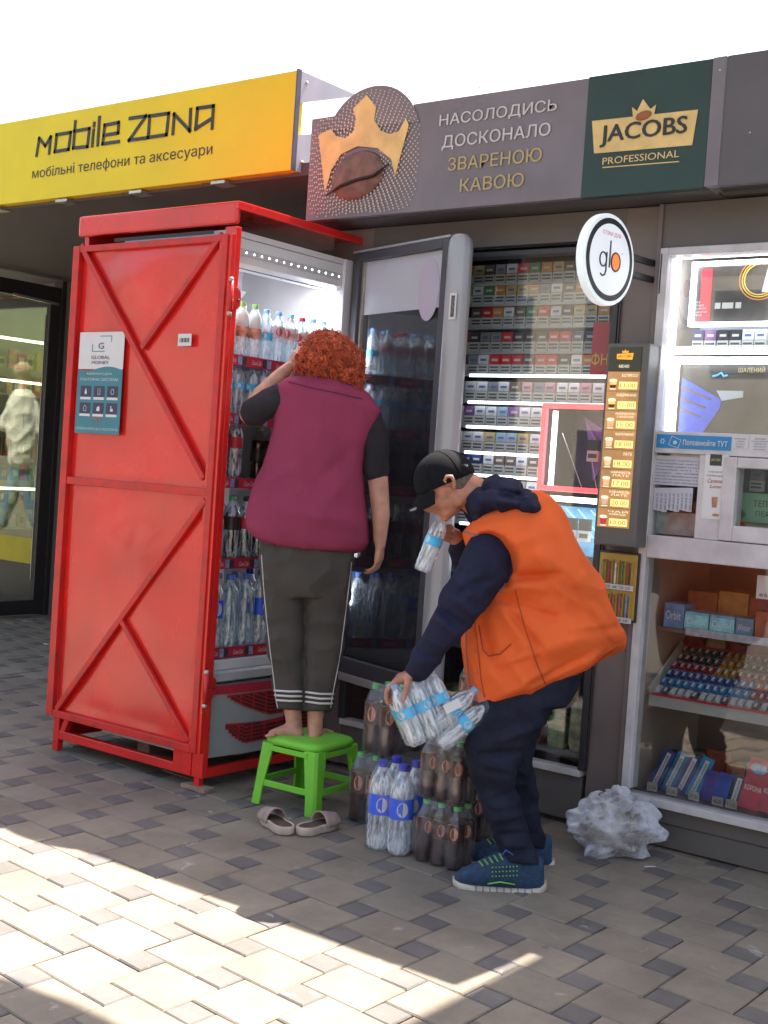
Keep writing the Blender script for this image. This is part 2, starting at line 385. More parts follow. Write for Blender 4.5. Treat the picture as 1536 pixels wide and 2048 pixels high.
E1, E2 = V((1, -.10, 0)), V((.0, 1, 0)); BW, BH, SW, SH = .230, .2020, .105, .0975
v1 = E1*BW+E2*SH; v2 = -E1*SW+E2*BH; O0 = V((-3.038, 2.79, 0))-E1*(BW+SW/2)-E2*SH/2
JT = .0042
def slab(a, b):
    m_ = MB(); i = JT/2; c = .004
    def ring(d, z): return [E1*(-a/2+i+d)+E2*(-b/2+i+d)+V((0,0,z)), E1*(a/2-i-d)+E2*(-b/2+i+d)+V((0,0,z)), E1*(a/2-i-d)+E2*(b/2-i-d)+V((0,0,z)), E1*(-a/2+i+d)+E2*(b/2-i-d)+V((0,0,z))]
    m_.rings([ring(0, -.05), ring(0, -c), ring(c, 0)]); return m_
tb, ts = slab(BW, BH), slab(SW, SH)
mb_, ms_ = tb.mesh('paver', bigm), ts.mesh('paver', smm)
cells = []
for i in range(-75, 40):
    for j in range(-40, 70):
        for k in (0, 1):
            o = O0+v1*i+v2*j; c = o+(E1*BW/2+E2*BH/2 if k == 0 else E1*(BW+SW/2)+E2*SH/2)
            if c.y < .4 or c.y > 12 or c.x < -14 or c.x > 2.5: continue
            if c.y > 4.78 and c.x > -3.9: continue
            d = c-CAM; t = d.dot(FW)
            if t < .5: cells.append((1e9, k, c)); continue
            uu = 768+FPX*d.dot(RT)/t; vv = 1024-FPX*d.dot(UP)/t
            vis = -40 < uu < 1576 and vv < 2110
            cells.append(((t*t/(1 if k == 0 else .3)) if vis else 1e9, k, c))
cells.sort(key=lambda q: q[0])
rest = MB()
for n, (q, k, c) in enumerate(cells):
    z = random.uniform(-.0022, .0018)
    if n < 300:
        o = bpy.data.objects.new('paver', mb_ if k == 0 else ms_); o.location = c+V((0, 0, z)); o.rotation_euler = (random.uniform(-.006, .006), random.uniform(-.006, .006), random.uniform(-.008, .008))
        COL.objects.link(o); o.parent = pave
    else:
        src = tb if k == 0 else ts; rest.add([p+c+V((0, 0, z)) for p in src.v], src.f, k)
o = rest.obj('paver_field', [bigi, smi], pave); o['kind'] = 'stuff'

# ================================================================== kiosk A (cigarette window behind the fridge door)
YF = 4.66
kA = thing('kiosk', (-3.1, 5.2, 0), 'brown grey clad kiosk with lit cigarette window behind the open fridge door', 'kiosk')
b = MB(); b.box(-2.43, -2.28, YF+.005, YF+.06, .02, 2.52); b.obj('wall_panel', BROWN, kA, bevel=.004)
b = MB(); b.box(-3.96, -3.72, YF+.005, YF+.06, .02, 2.52); b.obj('wall_panel', BROWN, kA, bevel=.004)
b = MB(); b.box(-3.72, -2.43, YF+.007, YF+.06, 2.40, 2.52); b.obj('lintel', DGREY, kA)
b = MB(); b.box(-3.72, -2.45, YF+.01, YF+.05, .02, .205); b.obj('plinth', DGREY, kA, bevel=.004)
b = MB(); b.box(-3.72, -2.45, YF-.015, YF+.05, .208, .235); b.obj('window_sill', WFRAME, kA, bevel=.003)
b = MB(); b.box(-2.462, -2.432, YF-.012, YF+.05, .236, 2.375); b.box(-3.735, -3.70, YF-.012, YF+.05, .236, 2.375); b.box(-3.70, -2.462, YF-.012, YF+.05, 2.35, 2.375); b.obj('window_frame', DFRAME, kA, bevel=.003)
GL = glass('window_glass', (.93, .95, .95), .10, .015)
b = MB(); b.box(-3.70, -2.462, YF+.004, YF+.009, .236, 2.35); b.obj('window_glass', GL, kA)
b = MB(); b.box(-3.95, -2.29, 5.16, 5.2, 0, 2.52); b.obj('back_panel', mat('shelf_back', (.10, .09, .10), .6), kA)
b = MB(); b.box(-3.96, -3.94, YF+.06, 5.16, 0, 2.52); b.obj('side_wall', BROWN, kA); b = MB(); b.box(-2.30, -2.28, YF+.06, 5.16, 0, 2.52); b.obj('side_wall', BROWN, kA)
b = MB(); b.box(-3.96, -2.28, 5.2, 7.2, 0, 2.55); b.obj('rear_room', BROWN, kA)
b = MB(); b.box(-3.96, -1.64, 4.62, 7.2, 2.53, 2.60); b.obj('roof', SOFF, kA)
shz = [2.175, 2.075, 1.965, 1.865, 1.745, 1.635, 1.52, 1.42, 1.31, 1.2, 1.09, .98]
for k, z in enumerate(shz):
    x1 = -2.50 if k in (0, 1, 2, 3, 4) else -2.79
    b = MB(); b.box(-3.69, x1, 4.80, 5.15, z-.012, z-.002); b.obj('shelf', mat('clear_shelf', (.45, .47, .5), .3), kA)
    if k >= 3:
        b = MB(); b.box(-3.22, x1, 4.792, 4.80, z-.016, z-.004); b.obj('shelf_light', LEDS, kA)
for k, z in enumerate([.235, .62]):
    b = MB(); b.box(-3.69, -2.47, 4.85, 5.15, z, z+.01); b.obj('shelf', mat('dim_shelf', (.2, .2, .2), .5), kA)
# cigarette packs, each its own thing
pk_cols = {'white': (.74,.74,.76), 'red': (.66,.03,.03), 'dark blue': (.03,.05,.16), 'black': (.03,.03,.035), 'pale blue': (.35,.48,.62), 'gold': (.55,.42,.18),
           'grey': (.28,.28,.31), 'green': (.10,.28,.12), 'brown': (.16,.10,.08), 'pink': (.60,.32,.36), 'orange': (.65,.26,.07), 'purple': (.22,.10,.30)}
WARN = mat('warning_paper', (.60, .60, .58), .5, var=0)
WTXT = mat('warning_print', (.09, .09, .09), .6, var=0)
pkm = {}
for cn, cc in pk_cols.items():
    b = MB(); W2, D2, Hh = .0262, .011, .086
    b.box(-W2, W2, -D2, D2, .044, Hh, 0); b.box(-W2, W2, -D2, D2, 0, .044, 1)
    b.box(-W2*.6, W2*.6, -D2-.0006, -D2, .058, .068, 3 if cn in ('white','grey','pale blue','gold','pink') else 1)
    for q in range(2): b.box(-W2*.86, W2*.8, -D2-.0006, -D2, .012+q*.014, .020+q*.014, 2)
    b.add([(-W2, -D2-.0007, .0425), (W2, -D2-.0007, .0425), (W2, -D2-.0007, .0445), (-W2, -D2-.0007, .0445)], [(0,1,2,3)], 2)
    pkm[cn] = b.mesh('cigarette_pack', [mat('pack_'+cn.replace(' ', '_'), cc, .35, var=.15, vs=30), WARN, WTXT, mat('pack_mark', (.12, .16, .35), .4, var=0)])
pals = [['grey','gold','white','green','brown','orange'], ['brown','green','red','orange','brown','white','black','gold'], ['black','brown','grey','red','red','dark blue','red','white','black'],
        ['grey','brown','red','red','orange','red','black','white'], ['white','white','white','pink','grey','brown','white'],
        ['white','pale blue','purple','white','pink','white'], ['white','pale blue','white','black','pale blue','gold'],
        ['black','brown','dark blue','pale blue','black','white'], ['gold','brown','grey','white','grey'],
        ['dark blue','white','grey','red','white'], ['white','grey','gold','white'], ['white','brown','pale blue']]
rowname = ['top row', 'second row down', 'third row down', 'fourth row down', 'fifth row down', 'sixth row down', 'seventh row down', 'eighth row down', 'ninth row down', 'tenth row down', 'eleventh row down', 'lowest row']
for k, z in enumerate(shz):
    x1 = -2.50 if k < 5 else -2.79; n = int((x1+3.55)/.0585); 
    for i in range(n):
        x = -3.55+.03+i*.0585
        if k > 9 and x < -3.2: continue
        cn = pals[k][(i*7//5+i//3) % len(pals[k])] if i % 3 else random.choice(pals[k])
        o = bpy.data.objects.new('cigarette_pack', pkm[cn]); COL.objects.link(o); o.location = (x, 4.83+random.uniform(-.004, .006), z-.001)
        o.rotation_euler = (0, 0, random.uniform(-.05, .05))
        tag(o, f'{cn} cigarette pack, {ordn[i]} from left in the {rowname[k]} behind the glass', 'cigarette pack', 'cigarette packs on the lit shelves')
b = MB(); b.box(-3.69, -2.50, 4.80, 5.15, 2.256, 2.264); b.obj('shelf', MATS['clear_shelf'], kA)
for i in range(17):
    cn = ['grey', 'green', 'brown', 'red', 'gold', 'white', 'orange'][(i*5) % 7]
    o = bpy.data.objects.new('cigarette_pack', pkm[cn]); COL.objects.link(o); o.location = (-3.52+i*.0585, 4.83+random.uniform(-.004, .006), 2.2645); o.rotation_euler = (0, 0, random.uniform(-.05, .05))
    tag(o, f'{cn} cigarette pack, {ordn[i]} from left in the uppermost row under the window head', 'cigarette pack', 'cigarette packs on the lit shelves')
# vivid promo poster at the right end of rows 2-3
o = thing('promo_card', (-2.56, 4.78, 1.87), 'red promo card with yellow lettering at the right end of the cigarette shelves', 'promo card')
b = MB(); b.box(-2.60, -2.475, 4.765, 4.772, 1.86, 2.08); b.obj('card', mat('promo_red', (.62, .05, .07), .4), o)
text('ФНЦ', (-2.597, 4.764, 1.89), (1,0,0), (0,0,1), .118, .06, mat('promo_yellow', (.85, .7, .04), .5, var=0), o)
# red-framed and blue-framed display boxes
def displaybox(name, label, x0, x1, z0, z1, ledm, panel_fn):
    o = thing(name, ((x0+x1)/2, 4.8, z0), label, 'display box'); t_ = .022
    b = MB(); b.box(x0, x1, 4.715, 4.74, z0, z0+t_); b.box(x0, x1, 4.715, 4.74, z1-t_, z1); b.box(x0, x0+t_, 4.715, 4.74, z0+t_, z1-t_); b.box(x1-t_, x1, 4.715, 4.74, z0+t_, z1-t_)
    b.obj('lit_frame', ledm, o, bevel=.004); b = MB(); b.box(x0, x1, 4.742, 4.99, z0, z0+.006); b.box(x0, x1, 4.742, 4.99, z1-.006, z1); b.box(x0, x0+.006, 4.742, 4.99, z0+.006, z1-.006); b.box(x1-.006, x1, 4.742, 4.99, z0+.006, z1-.006); b.obj('case', mat('display_case', (.06,.055,.10), .4), o); b = MB(); b.box(x0+t_, x1-t_, 4.99, 5.0, z0+t_, z1-t_); b.obj('back_panel', mat(name+'_back', (.05, .045, .10), .5, var=.3, vs=5), o)
    panel_fn(o, x0+t_, x1-t_, z0+t_, z1-t_); return o
def p_red(o, x0, x1, z0, z1):
    b = MB(); b.box(x0+.02, x0+.04, 4.74, 4.75, z0, z1-.01); b.obj('light_tube', LEDS, o)
    y = 4.80
    b = MB(); b.prism([(x0+.14, y, z1-.03), (x1-.01, y, z1-.10), (x1-.03, y, z1-.22), (x0+.2, y, z0+.03), (x0+.17, y, z1-.15)], (0,.01,0)); b.obj('violet_facet', mat('violet_print', (.20, .13, .42), .4, var=.4, vs=12), o)
    b = MB(); b.prism([(x0+.16, y-.012, z1-.06), (x1-.08, y-.012, z1-.12), (x0+.24, y-.012, z1-.17)], (0,.01,0)); b.obj('pale_facet', mat('lilac_print', (.45, .38, .62), .4, var=.3, vs=12), o)
    b = MB(); b.bar((x0+.05, y-.02, z1-.1), (x0+.16, y-.02, z0), .003, .003); b.bar((x0+.18, y-.02, z1-.14), (x0+.23, y-.02, z0), .003, .003); b.obj('strut', ALU, o)
    for q, xx in enumerate((x0+.21, x0+.30)):
        b = MB(); z = z1-.17+.02*q; b.box(xx-.026, xx+.026, 4.76, 4.78, z, z+.045, 0); b.box(xx-.026, xx+.026, 4.76, 4.78, z-.045, z, 1); b.box(xx-.02, xx+.02, 4.759, 4.76, z-.03, z-.012, 2)
        b.obj('sample_pack', [mat('pack_pink' if q else 'pack_black', (.1,.1,.1)), WARN, WTXT], o)
displaybox('red_display_box', 'red neon framed display box with violet facets on the cigarette shelves', -2.79, -2.47, 1.365, 1.735, REDL, p_red)
def p_blue(o, x0, x1, z0, z1):
    b = MB(); b.box(x0+.02, x0+.055, 4.74, 4.75, z0, z1-.03); b.obj('light_tube', mat('pale_tube', (.5,.7,.75), .5, var=0, emit=.5), o)
    BL = mat('blue_burst', (.10, .26, .42), .4, var=.8, vs=7, emit=.25, ecol=(.1, .3, .5))
    b = MB(); b.box(x0+.02, x1-.01, 4.85, 4.86, z0+.09, z1-.02); b.obj('blue_poster', BL, o)
    b = MB()
    for a, c in ((.05, .10), (.11, .13), (.17, .20)): b.bar((x0+.08+a, 4.84, z1-.03), (x0+.14+c*1.3, 4.84, z0+.17), .012, .004)
    b.obj('light_ray', mat('ray_print', (.35, .62, .62), .4, var=.3, emit=.3), o)
    b = MB(); b.prism([(x0+.02, 4.83, z0), (x1-.01, 4.83, z0), (x1-.01, 4.83, z0+.08), (x0+.15, 4.83, z0+.105), (x0+.02, 4.83, z0+.09)], (0,.01,0)); b.obj('dark_mound', mat('mound_print', (.02,.03,.05), .4), o)
    for xx in (x0+.20, x0+.265):
        b = MB(); z = z0+.20; b.box(xx-.026, xx+.026, 4.76, 4.78, z, z+.05, 0); b.box(xx-.026, xx+.026, 4.76, 4.78, z-.045, z, 1); b.box(xx-.02, xx+.02, 4.759, 4.76, z-.03, z-.012, 2)
        b.obj('sample_pack', [mat('pack_black', (.1,.1,.1)), WARN, WTXT], o)
displaybox('blue_display_box', 'white tube framed display box with blue burst poster behind the bent man', -2.86, -2.47, .985, 1.345, LED, p_blue)
# lower goods, seen between the man's legs and the brown post
for i in range(9):
    x = -3.45+i*.105+random.uniform(-.01,.01)
    cc = [(.25,.35,.5), (.35,.12,.08), (.16,.25,.10), (.5,.45,.3), (.1,.25,.4)][i % 5]
    h = random.uniform(.14, .24); b = MB(); b.loft if 0 else None
    b.rings([[V((x+sx*.042*k, 4.93+sy*.03*k, .247+hh*h)) for sx, sy in ((-1,-1),(1,-1),(1,1),(-1,1))] for hh, k in ((0,.8),(.15,1),(.8,.95),(.93,.6),(1,.9))])
    o = b.obj('snack_bag', mat(f'snack_{i%5}', cc, .3, var=.5, vs=25), smooth=False, bevel=.006)
    tag(o, f'crumpled snack bag, {ordn[i]} from the left on the low kiosk shelf', 'snack bag', 'snack bags on the low kiosk shelf')
o = thing('pouch_strip', (-2.55, 4.76, .6), 'hanging strip of cream pouches behind the low right pane of the kiosk', 'pouch strip')
for q in range(4):
    b = MB(); b.box(-2.60, -2.535, 4.75, 4.765, .50+q*.09, .583+q*.09); b.obj('pouch', mat('cream_pouch', (.45, .33, .20), .4, var=.3, vs=20), o, bevel=.006)

# ================================================================== kiosk B (white framed serving window)
kB = thing('kiosk', (-1.4, 5.2, 0), 'white framed kiosk with serving hatch, lit displays and sweets window at the right', 'kiosk')
XB = -2.255; XE = .6
b = MB(); b.box(-2.279, XB-.004, YF-.02, YF+.06, .02, 2.52); b.obj('corner_post', BROWN, kB, bevel=.003)
b = MB(); b.box(XB, XB+.035, YF-.03, YF+.05, .21, 2.345); b.obj('window_post', WFRAME, kB, bevel=.003)
b = MB(); b.box(XB+.035, XE, YF-.03, YF+.05, 2.315, 2.345); b.obj('window_head', WFRAME, kB, bevel=.003)
b = MB(); b.box(XB-.004, XE, YF-.01, YF+.06, 2.347, 2.52); b.obj('lintel', DGREY, kB)
zt = PY(1305, 862, YF).z; zb = PY(1302, 905, YF).z
b = MB(); b.box(XB+.036, XE, YF-.028, YF+.05, zb, zt); b.obj('mid_rail', WFRAME, kB, bevel=.003)
z2t = PY(1292, 1068, YF).z; z2b = PY(1289, 1113, YF).z
b = MB(); b.box(XB+.036, XE, YF-.034, YF+.05, z2b, z2t); b.obj('counter_rail', WFRAME, kB, bevel=.004)
zs = PY(1250, 1580, YF).z
b = MB(); b.box(XB-.002, XE, YF-.035, YF+.05, zs-.032, zs); b.obj('window_sill', WFRAME, kB, bevel=.003)
b = MB(); b.box(XB-.002, XE, YF+.002, YF+.06, .10, zs-.034); b.obj('plinth_panel', DGREY, kB, bevel=.004)
b = MB(); b.box(XB-.002, XE, YF+.012, YF+.06, .005, .098); b.obj('plinth_panel', DGREY, kB, bevel=.004)
xm0, xm1 = PY(1400, 980, YF).x, PY(1450, 980, YF).x
b = MB(); b.box(xm0, xm1, YF-.026, YF+.05, z2t+.001, zb-.001); b.obj('mullion', WFRAME, kB, bevel=.003)
h = MB(); xo = PY(1478, 985, YF).x; zh0, zh1 = PY(1480, 1052, YF).z, PY(1485, 937, YF).z
h.box(xm1+.002, xo, YF-.04, YF+.04, z2t+.003, zb-.003); h.box(xo, XE, YF-.04, YF+.04, z2t+.003, zh0); h.box(xo, XE, YF-.04, YF+.04, zh1, zb-.003)
h.obj('hatch_frame', WFRAME, kB, bevel=.004)
b = MB(); b.box(XB+.036, XE, YF+.004, YF+.009, zs, z2b); b.obj('window_glass', glass('sweets_glass', (.94, .94, .93), .09, .02), kB)
b = MB(); b.box(XB+.036, XE, YF+.004, YF+.009, zt, 2.314); b.obj('window_glass', GL, kB)
b = MB(); b.box(XB+.036, xm0, YF+.004, YF+.009, z2t, zb); b.obj('window_glass', GL, kB)
b = MB(); b.box(xo, XE, YF-.01, YF-.005, zh0, zh1); b.obj('window_glass', GL, kB)
b = MB(); b.box(XB, XE, 5.30, 5.34, 0, 2.52); b.obj('back_panel', mat('room_back', (.20, .145, .12), .7, var=.2), kB)
b = MB(); b.box(XB-.004, XB+.02, YF+.06, 5.3, 0, 2.52); b.obj('side_wall', mat('inner_side', (.36, .30, .26), .6), kB)
b = MB(); b.box(XB, 2.0, 5.34, 7.2, 0, 2.55); b.obj('rear_room', BROWN, kB)
b = MB(); b.box(-1.638, 2.0, 4.62, 7.2, 2.53, 2.60); b.obj('roof', SOFF, kB)
b = MB(); b.box(XB+.022, XE, YF+.02, 5.29, zb+.02, zt-.01); b.obj('inner_counter', mat('counter', (.3, .28, .27), .5), kB)
b = MB(); b.box(XB+.021, XE, YF+.03, 5.29, z2b+.012, z2t-.012); b.obj('inner_counter', mat('counter', (.3, .28, .27), .5), kB)

# shop sign boards --------------------------------------------------
YS = 4.45
jz0, jz1 = 2.525, 2.99
sg = thing('coffee_sign', (-2.9, YS, jz0), 'long grey coffee advertising board with bean and crown, lettering and green end panel', 'sign')
GX0, GX1 = PY(1170, 280, YS).x, PY(1417, 250, YS).x
XJ0 = -3.957
b = MB(); b.box(XJ0, GX0, YS, YS+.03, jz0, jz1)
b.obj('grey_board', GREYP, sg)
bc = PY(742, 300, YS); br_ = (PY(742, 174, YS).z-jz0)/2+.0; bcz = PY(742, 174, YS).z-.235
b = MB(); b.prism([(bc.x-.0+.262*math.cos(R_(a)), YS-.006, bcz+.235*math.sin(R_(a))) for a in range(12, 172, 8)], (0, .034, 0)); b.obj('round_top', GREYP, sg)
b = MB(); b.box(GX0+.001, GX1, YS-.004, YS+.03, jz0-.003, jz1+.003); b.obj('green_board', GREEN, sg)
b = MB(); b.box(XJ0, GX1, YS+.031, YS+.05, jz0+.004, jz1-.02); b.obj('backing_frame', DGREY, sg)
# halftone dots round the bean
DOT = mat('dot_print', (.62, .52, .42), .5, var=.1)
bean_c = PY(716, 352, YS)
b = MB()
for i in range(9, 30):
    nn = int(14+i*2.6); rr = i*.0125
    for k in range(nn):
        a = 2*math.pi*(k+.5*(i % 2))/nn; x = bean_c.x+.02+rr*math.cos(a)*1.0; z = bean_c.z+.05+rr*math.sin(a)
        inb = (jz0+.012 < z < jz1-.01 and XJ0+.01 < x) or (jz1-.01 <= z and ((x-bc.x)/.25)**2+((z-bcz)/.222)**2 < 1)
        if not inb or x > bc.x+.27 or rr > .34: continue
        s_ = .0052*max(.35, 1-abs(rr-.2)*2.6); b.prism([(x+s_*math.cos(q*math.pi/3), YS-.0078, z+s_*math.sin(q*math.pi/3)) for q in range(6)], (0, .0014, 0))
b.obj('halftone_dots', DOT, sg)
cr = [(638,268),(655,370),(660,330),(680,305),(720,290),(755,292),(780,312),(790,345),(800,318),(812,235),(778,265),(757,252),(748,222),(752,206),(728,192),(708,218),(714,240),(708,262),(690,272),(667,250)]
b = MB(); pts = [PY(u, v, YS-.011) for u, v in [(637,270),(662,258),(672,272),(692,276),(708,262),(712,238),(706,218),(733,190),(752,214),(748,240),(762,262),(780,268),(798,262),(812,236),(817,250),(790,350),(782,318),(755,296),(715,292),(682,308),(662,340),(650,385)]]
b.prism(pts, (0, .003, 0)); b.obj('crown', GOLDL, sg)
BEAN = mat('bean_print', (.17, .085, .065), .45, var=.45, vs=18, bump=.3, bs=40)
b = MB(); ax = (PY(790, 330, YS)-PY(650, 375, YS)).normalized(); az = V((0,-1,0)).cross(ax)*-1
b.ball(bean_c+V((0,-.004,0)), (.152, .108, .02), 12, (ax, ax.cross(V((0,1,0))), V((0,1,0)))); b.obj('coffee_bean', BEAN, sg, smooth=True)
b = MB(); b.tube([PY(652, 392, YS-.022), PY(680, 372, YS-.026), PY(712, 360, YS-.028), PY(745, 352, YS-.026), PY(778, 328, YS-.022)], [.003,.007,.008,.007,.003], 6); b.obj('bean_crease', mat('crease', (.02,.012,.01), .7, var=0), sg, smooth=True)
PT_ = mat('pale_print', (.62, .60, .62), .5, var=.06); PG_ = mat('tan_print', (.50, .38, .18), .5, var=.08)
textY('НАСОЛОДИСЬ', (879, 224), (1113, 230), YS-.003, PT_, sg) if 0 else None
def tslant(s, bl, brr, hpx, y, mt, par, **k):
    a = PY(*bl, y); c = PY(*brr, y); hgt = hpx/FPX*((a-CAM).dot(FW)+(c-CAM).dot(FW))/2
    zc = (a.z+c.z)/2
    return text(s, (a.x, y, zc), (1,0,0), (0,0,1), c.x-a.x, hgt, mt, par, **k)
tslant('НАСОЛОДИСЬ', (879, 253), (1113, 229), 27, YS-.002, PT_, sg, bold=.012)
tslant('ДОСКОНАЛО', (884, 300), (1100, 277), 30, YS-.002, PT_, sg, bold=.012)
tslant('ЗВАРЕНОЮ', (896, 341), (1083, 324), 27, YS-.002, PG_, sg, bold=.012)
tslant('КАВОЮ', (920, 384), (1047, 373), 27, YS-.002, PG_, sg, bold=.012)
b = MB(); b.prism([PY(u, v, YS-.008) for u, v in [(1184,242),(1396,219),(1384,290),(1188,307)]], (0, .003, 0)); b.obj('name_plate', GOLDL, sg)
tslant('JACOBS', (1200, 293), (1372, 279), 44, YS-.0085, INK, sg, bold=.022)
tslant('PROFESSIONAL', (1205, 327), (1358, 317), 14, YS-.0045, GOLDL, sg)
b = MB(); b.prism([PY(u, v, YS-.006) for u, v in [(1205,334),(1358,322),(1358,324),(1205,336)]], (0,.0015,0)); b.obj('underline', GOLDL, sg)
b = MB(); b.prism([PY(u, v, YS-.009) for u, v in [(1266,234),(1264,214),(1274,222),(1279,212),(1286,198),(1294,209),(1301,218),(1312,209),(1308,230),(1300,240),(1286,243),(1272,242)]], (0,.002,0)); b.obj('small_crown', GOLDL, sg)
b = MB(); b.ball(PY(1287, 231, YS-.010), (.034, .018, .006), 8, (ax, ax.cross(V((0,1,0))), V((0,1,0)))); b.obj('small_bean', mat('small_bean_p', (.35, .12, .05), .5), sg, smooth=True)
b = MB(); b.box(XJ0+.02, GX1, YS+.05, YF+.15, jz0, jz0+.012); b.obj('soffit', SOFF, sg)
# plain grey board
pg = thing('plain_sign_board', (-1.8, YS, jz0), 'blank dark grey sign board right of the green coffee panel', 'sign')
b = MB(); b.box(GX1+.002, GX1+.055, YS-.006, YS+.03, jz0, jz1+.006); b.obj('joint_strip', GREYP, pg, bevel=.002)
b = MB(); b.box(GX1+.058, -1.752, YS-.002, YS+.03, jz0, jz1+.006); b.obj('board', GREYQ, pg)
b = MB(); b.box(GX1+.002, -1.752, YS+.03, YF+.15, jz0+.02, jz0+.032); b.obj('soffit', SOFF, pg)
b = MB()
for u, v in ((1500, 265), (1440, 140), (960, 175)): b.ball(PY(u, v, YS-.006), .004, 5)
b.obj('screw', WFRAME, pg)
# unseen tall block right of the frame, placed to cast the shade there
tb_ = thing('shade_block', (1.2, 6.6, 0), 'unseen tall block beyond the right end, placed to shade the pavement', 'building')
b = MB(); b.box(-1.59, 4.5, 5.25, 8.2, 2.62, 5.6); b.obj('wall', GREYQ, tb_)
b = MB(); b.box(-1.59, 4.56, 5.25, 8.26, 5.6, 5.68); b.obj('roof', SOFF, tb_)

# ================================================================== phone shop at the left
YG = 6.9; YY = 4.6
sh = thing('phone_shop', (-8, 7.4, 0), 'phone shop with deep dark canopy and glass front under the yellow sign', 'shop')
yz0, yz1 = 2.80, 3.27
b = MB(); b.box(-10.15, -3.90, YY+.06, YG+.3, 2.80, 2.86); b.obj('canopy', SOFF, sh)
b = MB(); b.box(-10.15, -3.965, YG-.02, YG+.1, 2.70, 2.798); b.box(-10.15, PY(137, 600, YG).x-.12, YG+.02, YG+.1, 2.98, 3.0); b.obj('lintel', DGREY, sh)
b = MB(); b.box(PY(137, 600, YG).x+.0, -3.97, YG-.02, YG+.1, 0, 2.698); b.obj('wall_panel', DGREY, sh)
b = MB(); b.box(-10.15, -3.97, YG+2.4, YG+2.5, 0, 3.2); b.box(-10.15, -3.97, YG+.1, YG+2.4, 2.95, 3.0); b.obj('room_shell', mat('shop_room', (.50, .52, .36), .7), sh)
xp = PY(137, 600, YG).x-.12
b = MB(); b.box(xp, xp+.115, YG-.06, YG+.06, 0, 2.80); b.obj('door_post', DFRAME, sh, bevel=.004)
b = MB(); b.box(-10.15, xp, YG-.01, YG+.05, 2.60, 2.68); b.obj('transom', DFRAME, sh, bevel=.004)
b = MB(); b.box(-10.15, xp, YG-.01, YG+.05, 0, .10); b.obj('bottom_rail', DFRAME, sh, bevel=.004)
b = MB(); b.box(-10.15, xp, YG+.015, YG+.022, .10, 2.60); b.obj('front_glass', glass('shop_glass', (.92, .95, .80), .20, .015), sh)
b = MB(); b.box(-10.15, xp, YG+.009, YG+.013, .40, .62); b.obj('yellow_film', mat('yellow_film', (.62, .50, .02), .5, var=.1), sh)
b = MB(); b.box(-10.15, xp, YG+.009, YG+.013, .10, .398); b.obj('dark_film', mat('dark_film', (.05, .048, .05), .4, var=.2), sh)
b = MB(); b.box(-10.15, xp, YG+.015, YG+.02, 2.68, 2.80); b.obj('poster_strip', mat('fruit_poster', (.42, .2, .16), .5, var=.7, vs=9), sh)
XW = -10.14
b = MB(); b.box(XW-.06, XW, YG-.02, YG+2.4, 0, 3.2); b.obj('display_wall', mat('shop_room', (.50, .52, .36), .7), sh)
TUBE = mat('tube_light', (1,1,.9), .5, var=0, emit=2.2, ecol=(.95,1,.82))
for z in (2.36, 1.98, 1.0):
    b = MB(); b.box(XW+.30, XW+.32, YG+.15, YG+1.5, z, z+.022); b.obj('light_tube', TUBE, sh)
for z in (.62, 1.55, 1.86):
    b = MB(); b.box(XW+.002, XW+.26, YG+.15, YG+1.7, z, z+.016); b.obj('shelf', mat('shop_shelf', (.42, .44, .36), .5), sh)
random.seed(11); accs = [((.6,.6,.52),'white'), ((.5,.08,.06),'red'), ((.40,.45,.10),'olive'), ((.08,.2,.42),'blue'), ((.60,.48,.06),'yellow'), ((.06,.07,.08),'black'), ((.2,.42,.30),'green'), ((.55,.3,.2),'orange')]
for q, z in enumerate((.64, .86, 1.08, 1.30, 1.57, 1.88, 2.12)):
    for i in range(13):
        y = YG+.22+i*.105; hgt = random.uniform(.10, .18); ww = random.uniform(.028, .044); cc, cn = random.choice(accs); x = XW+.06+random.uniform(0, .05)
        b = MB(); b.box(x-.015, x+.015, y-ww, y+ww, z, z+hgt); b.box(x+.0152, x+.0165, y-ww*.7, y+ww*.6, z+hgt*.3, z+hgt*.75, 1)
        o = b.obj('phone_accessory_pack', [mat('acc_'+cn, cc, .35, var=.3, vs=20), mat('acc_print_%d' % (i % 3), [(.6,.6,.6),(.1,.1,.1),(.5,.4,.1)][i % 3], .4, var=.4, vs=60)], bevel=.002)
        tag(o, f'{cn} accessory pack, {ordn[i]} along the {["lowest","second","third","fourth","fifth","sixth","top"][q]} row up on the phone shop side wall', 'accessory pack', 'packs on the phone shop side wall')
# open door leaf seen edge on
dl = thing('shop_door', (xp+.1, YG-.1, 0), 'dark framed glass door leaf standing open beside the red cabinet', 'door'); xd = xp+.06
b = MB(); b.box(xd, xd+.05, 5.35, YG-.07, 2.62, 2.74); b.obj('top_rail', DFRAME, dl, bevel=.004)
b = MB(); b.box(xd, xd+.05, 5.35, YG-.07, .01, .13); b.obj('bottom_rail', DFRAME, dl, bevel=.004)
b = MB(); b.box(xd, xd+.05, YG-.17, YG-.07, .13, 2.62); b.obj('stile', DFRAME, dl, bevel=.004)
b = MB(); b.box(xd, xd+.05, 5.35, 5.45, .13, 2.62); b.obj('stile', DFRAME, dl, bevel=.004)
b = MB(); b.box(xd+.051, xd+.056, YG-.22, YG-.20, .3, 2.5); b.obj('trim_strip', ALU, dl)
b = MB(); b.box(xd+.02, xd+.028, 5.45, YG-.17, .13, 2.62); b.obj('door_glass', glass('leaf_glass', (.86, .88, .84), .07, .02), dl)
b = MB(); b.bar((xd+.06, YG-.55, 2.62), (xd+.06, YG-.1, 2.60), .02, .02); b.obj('closer_arm', ALU, dl)
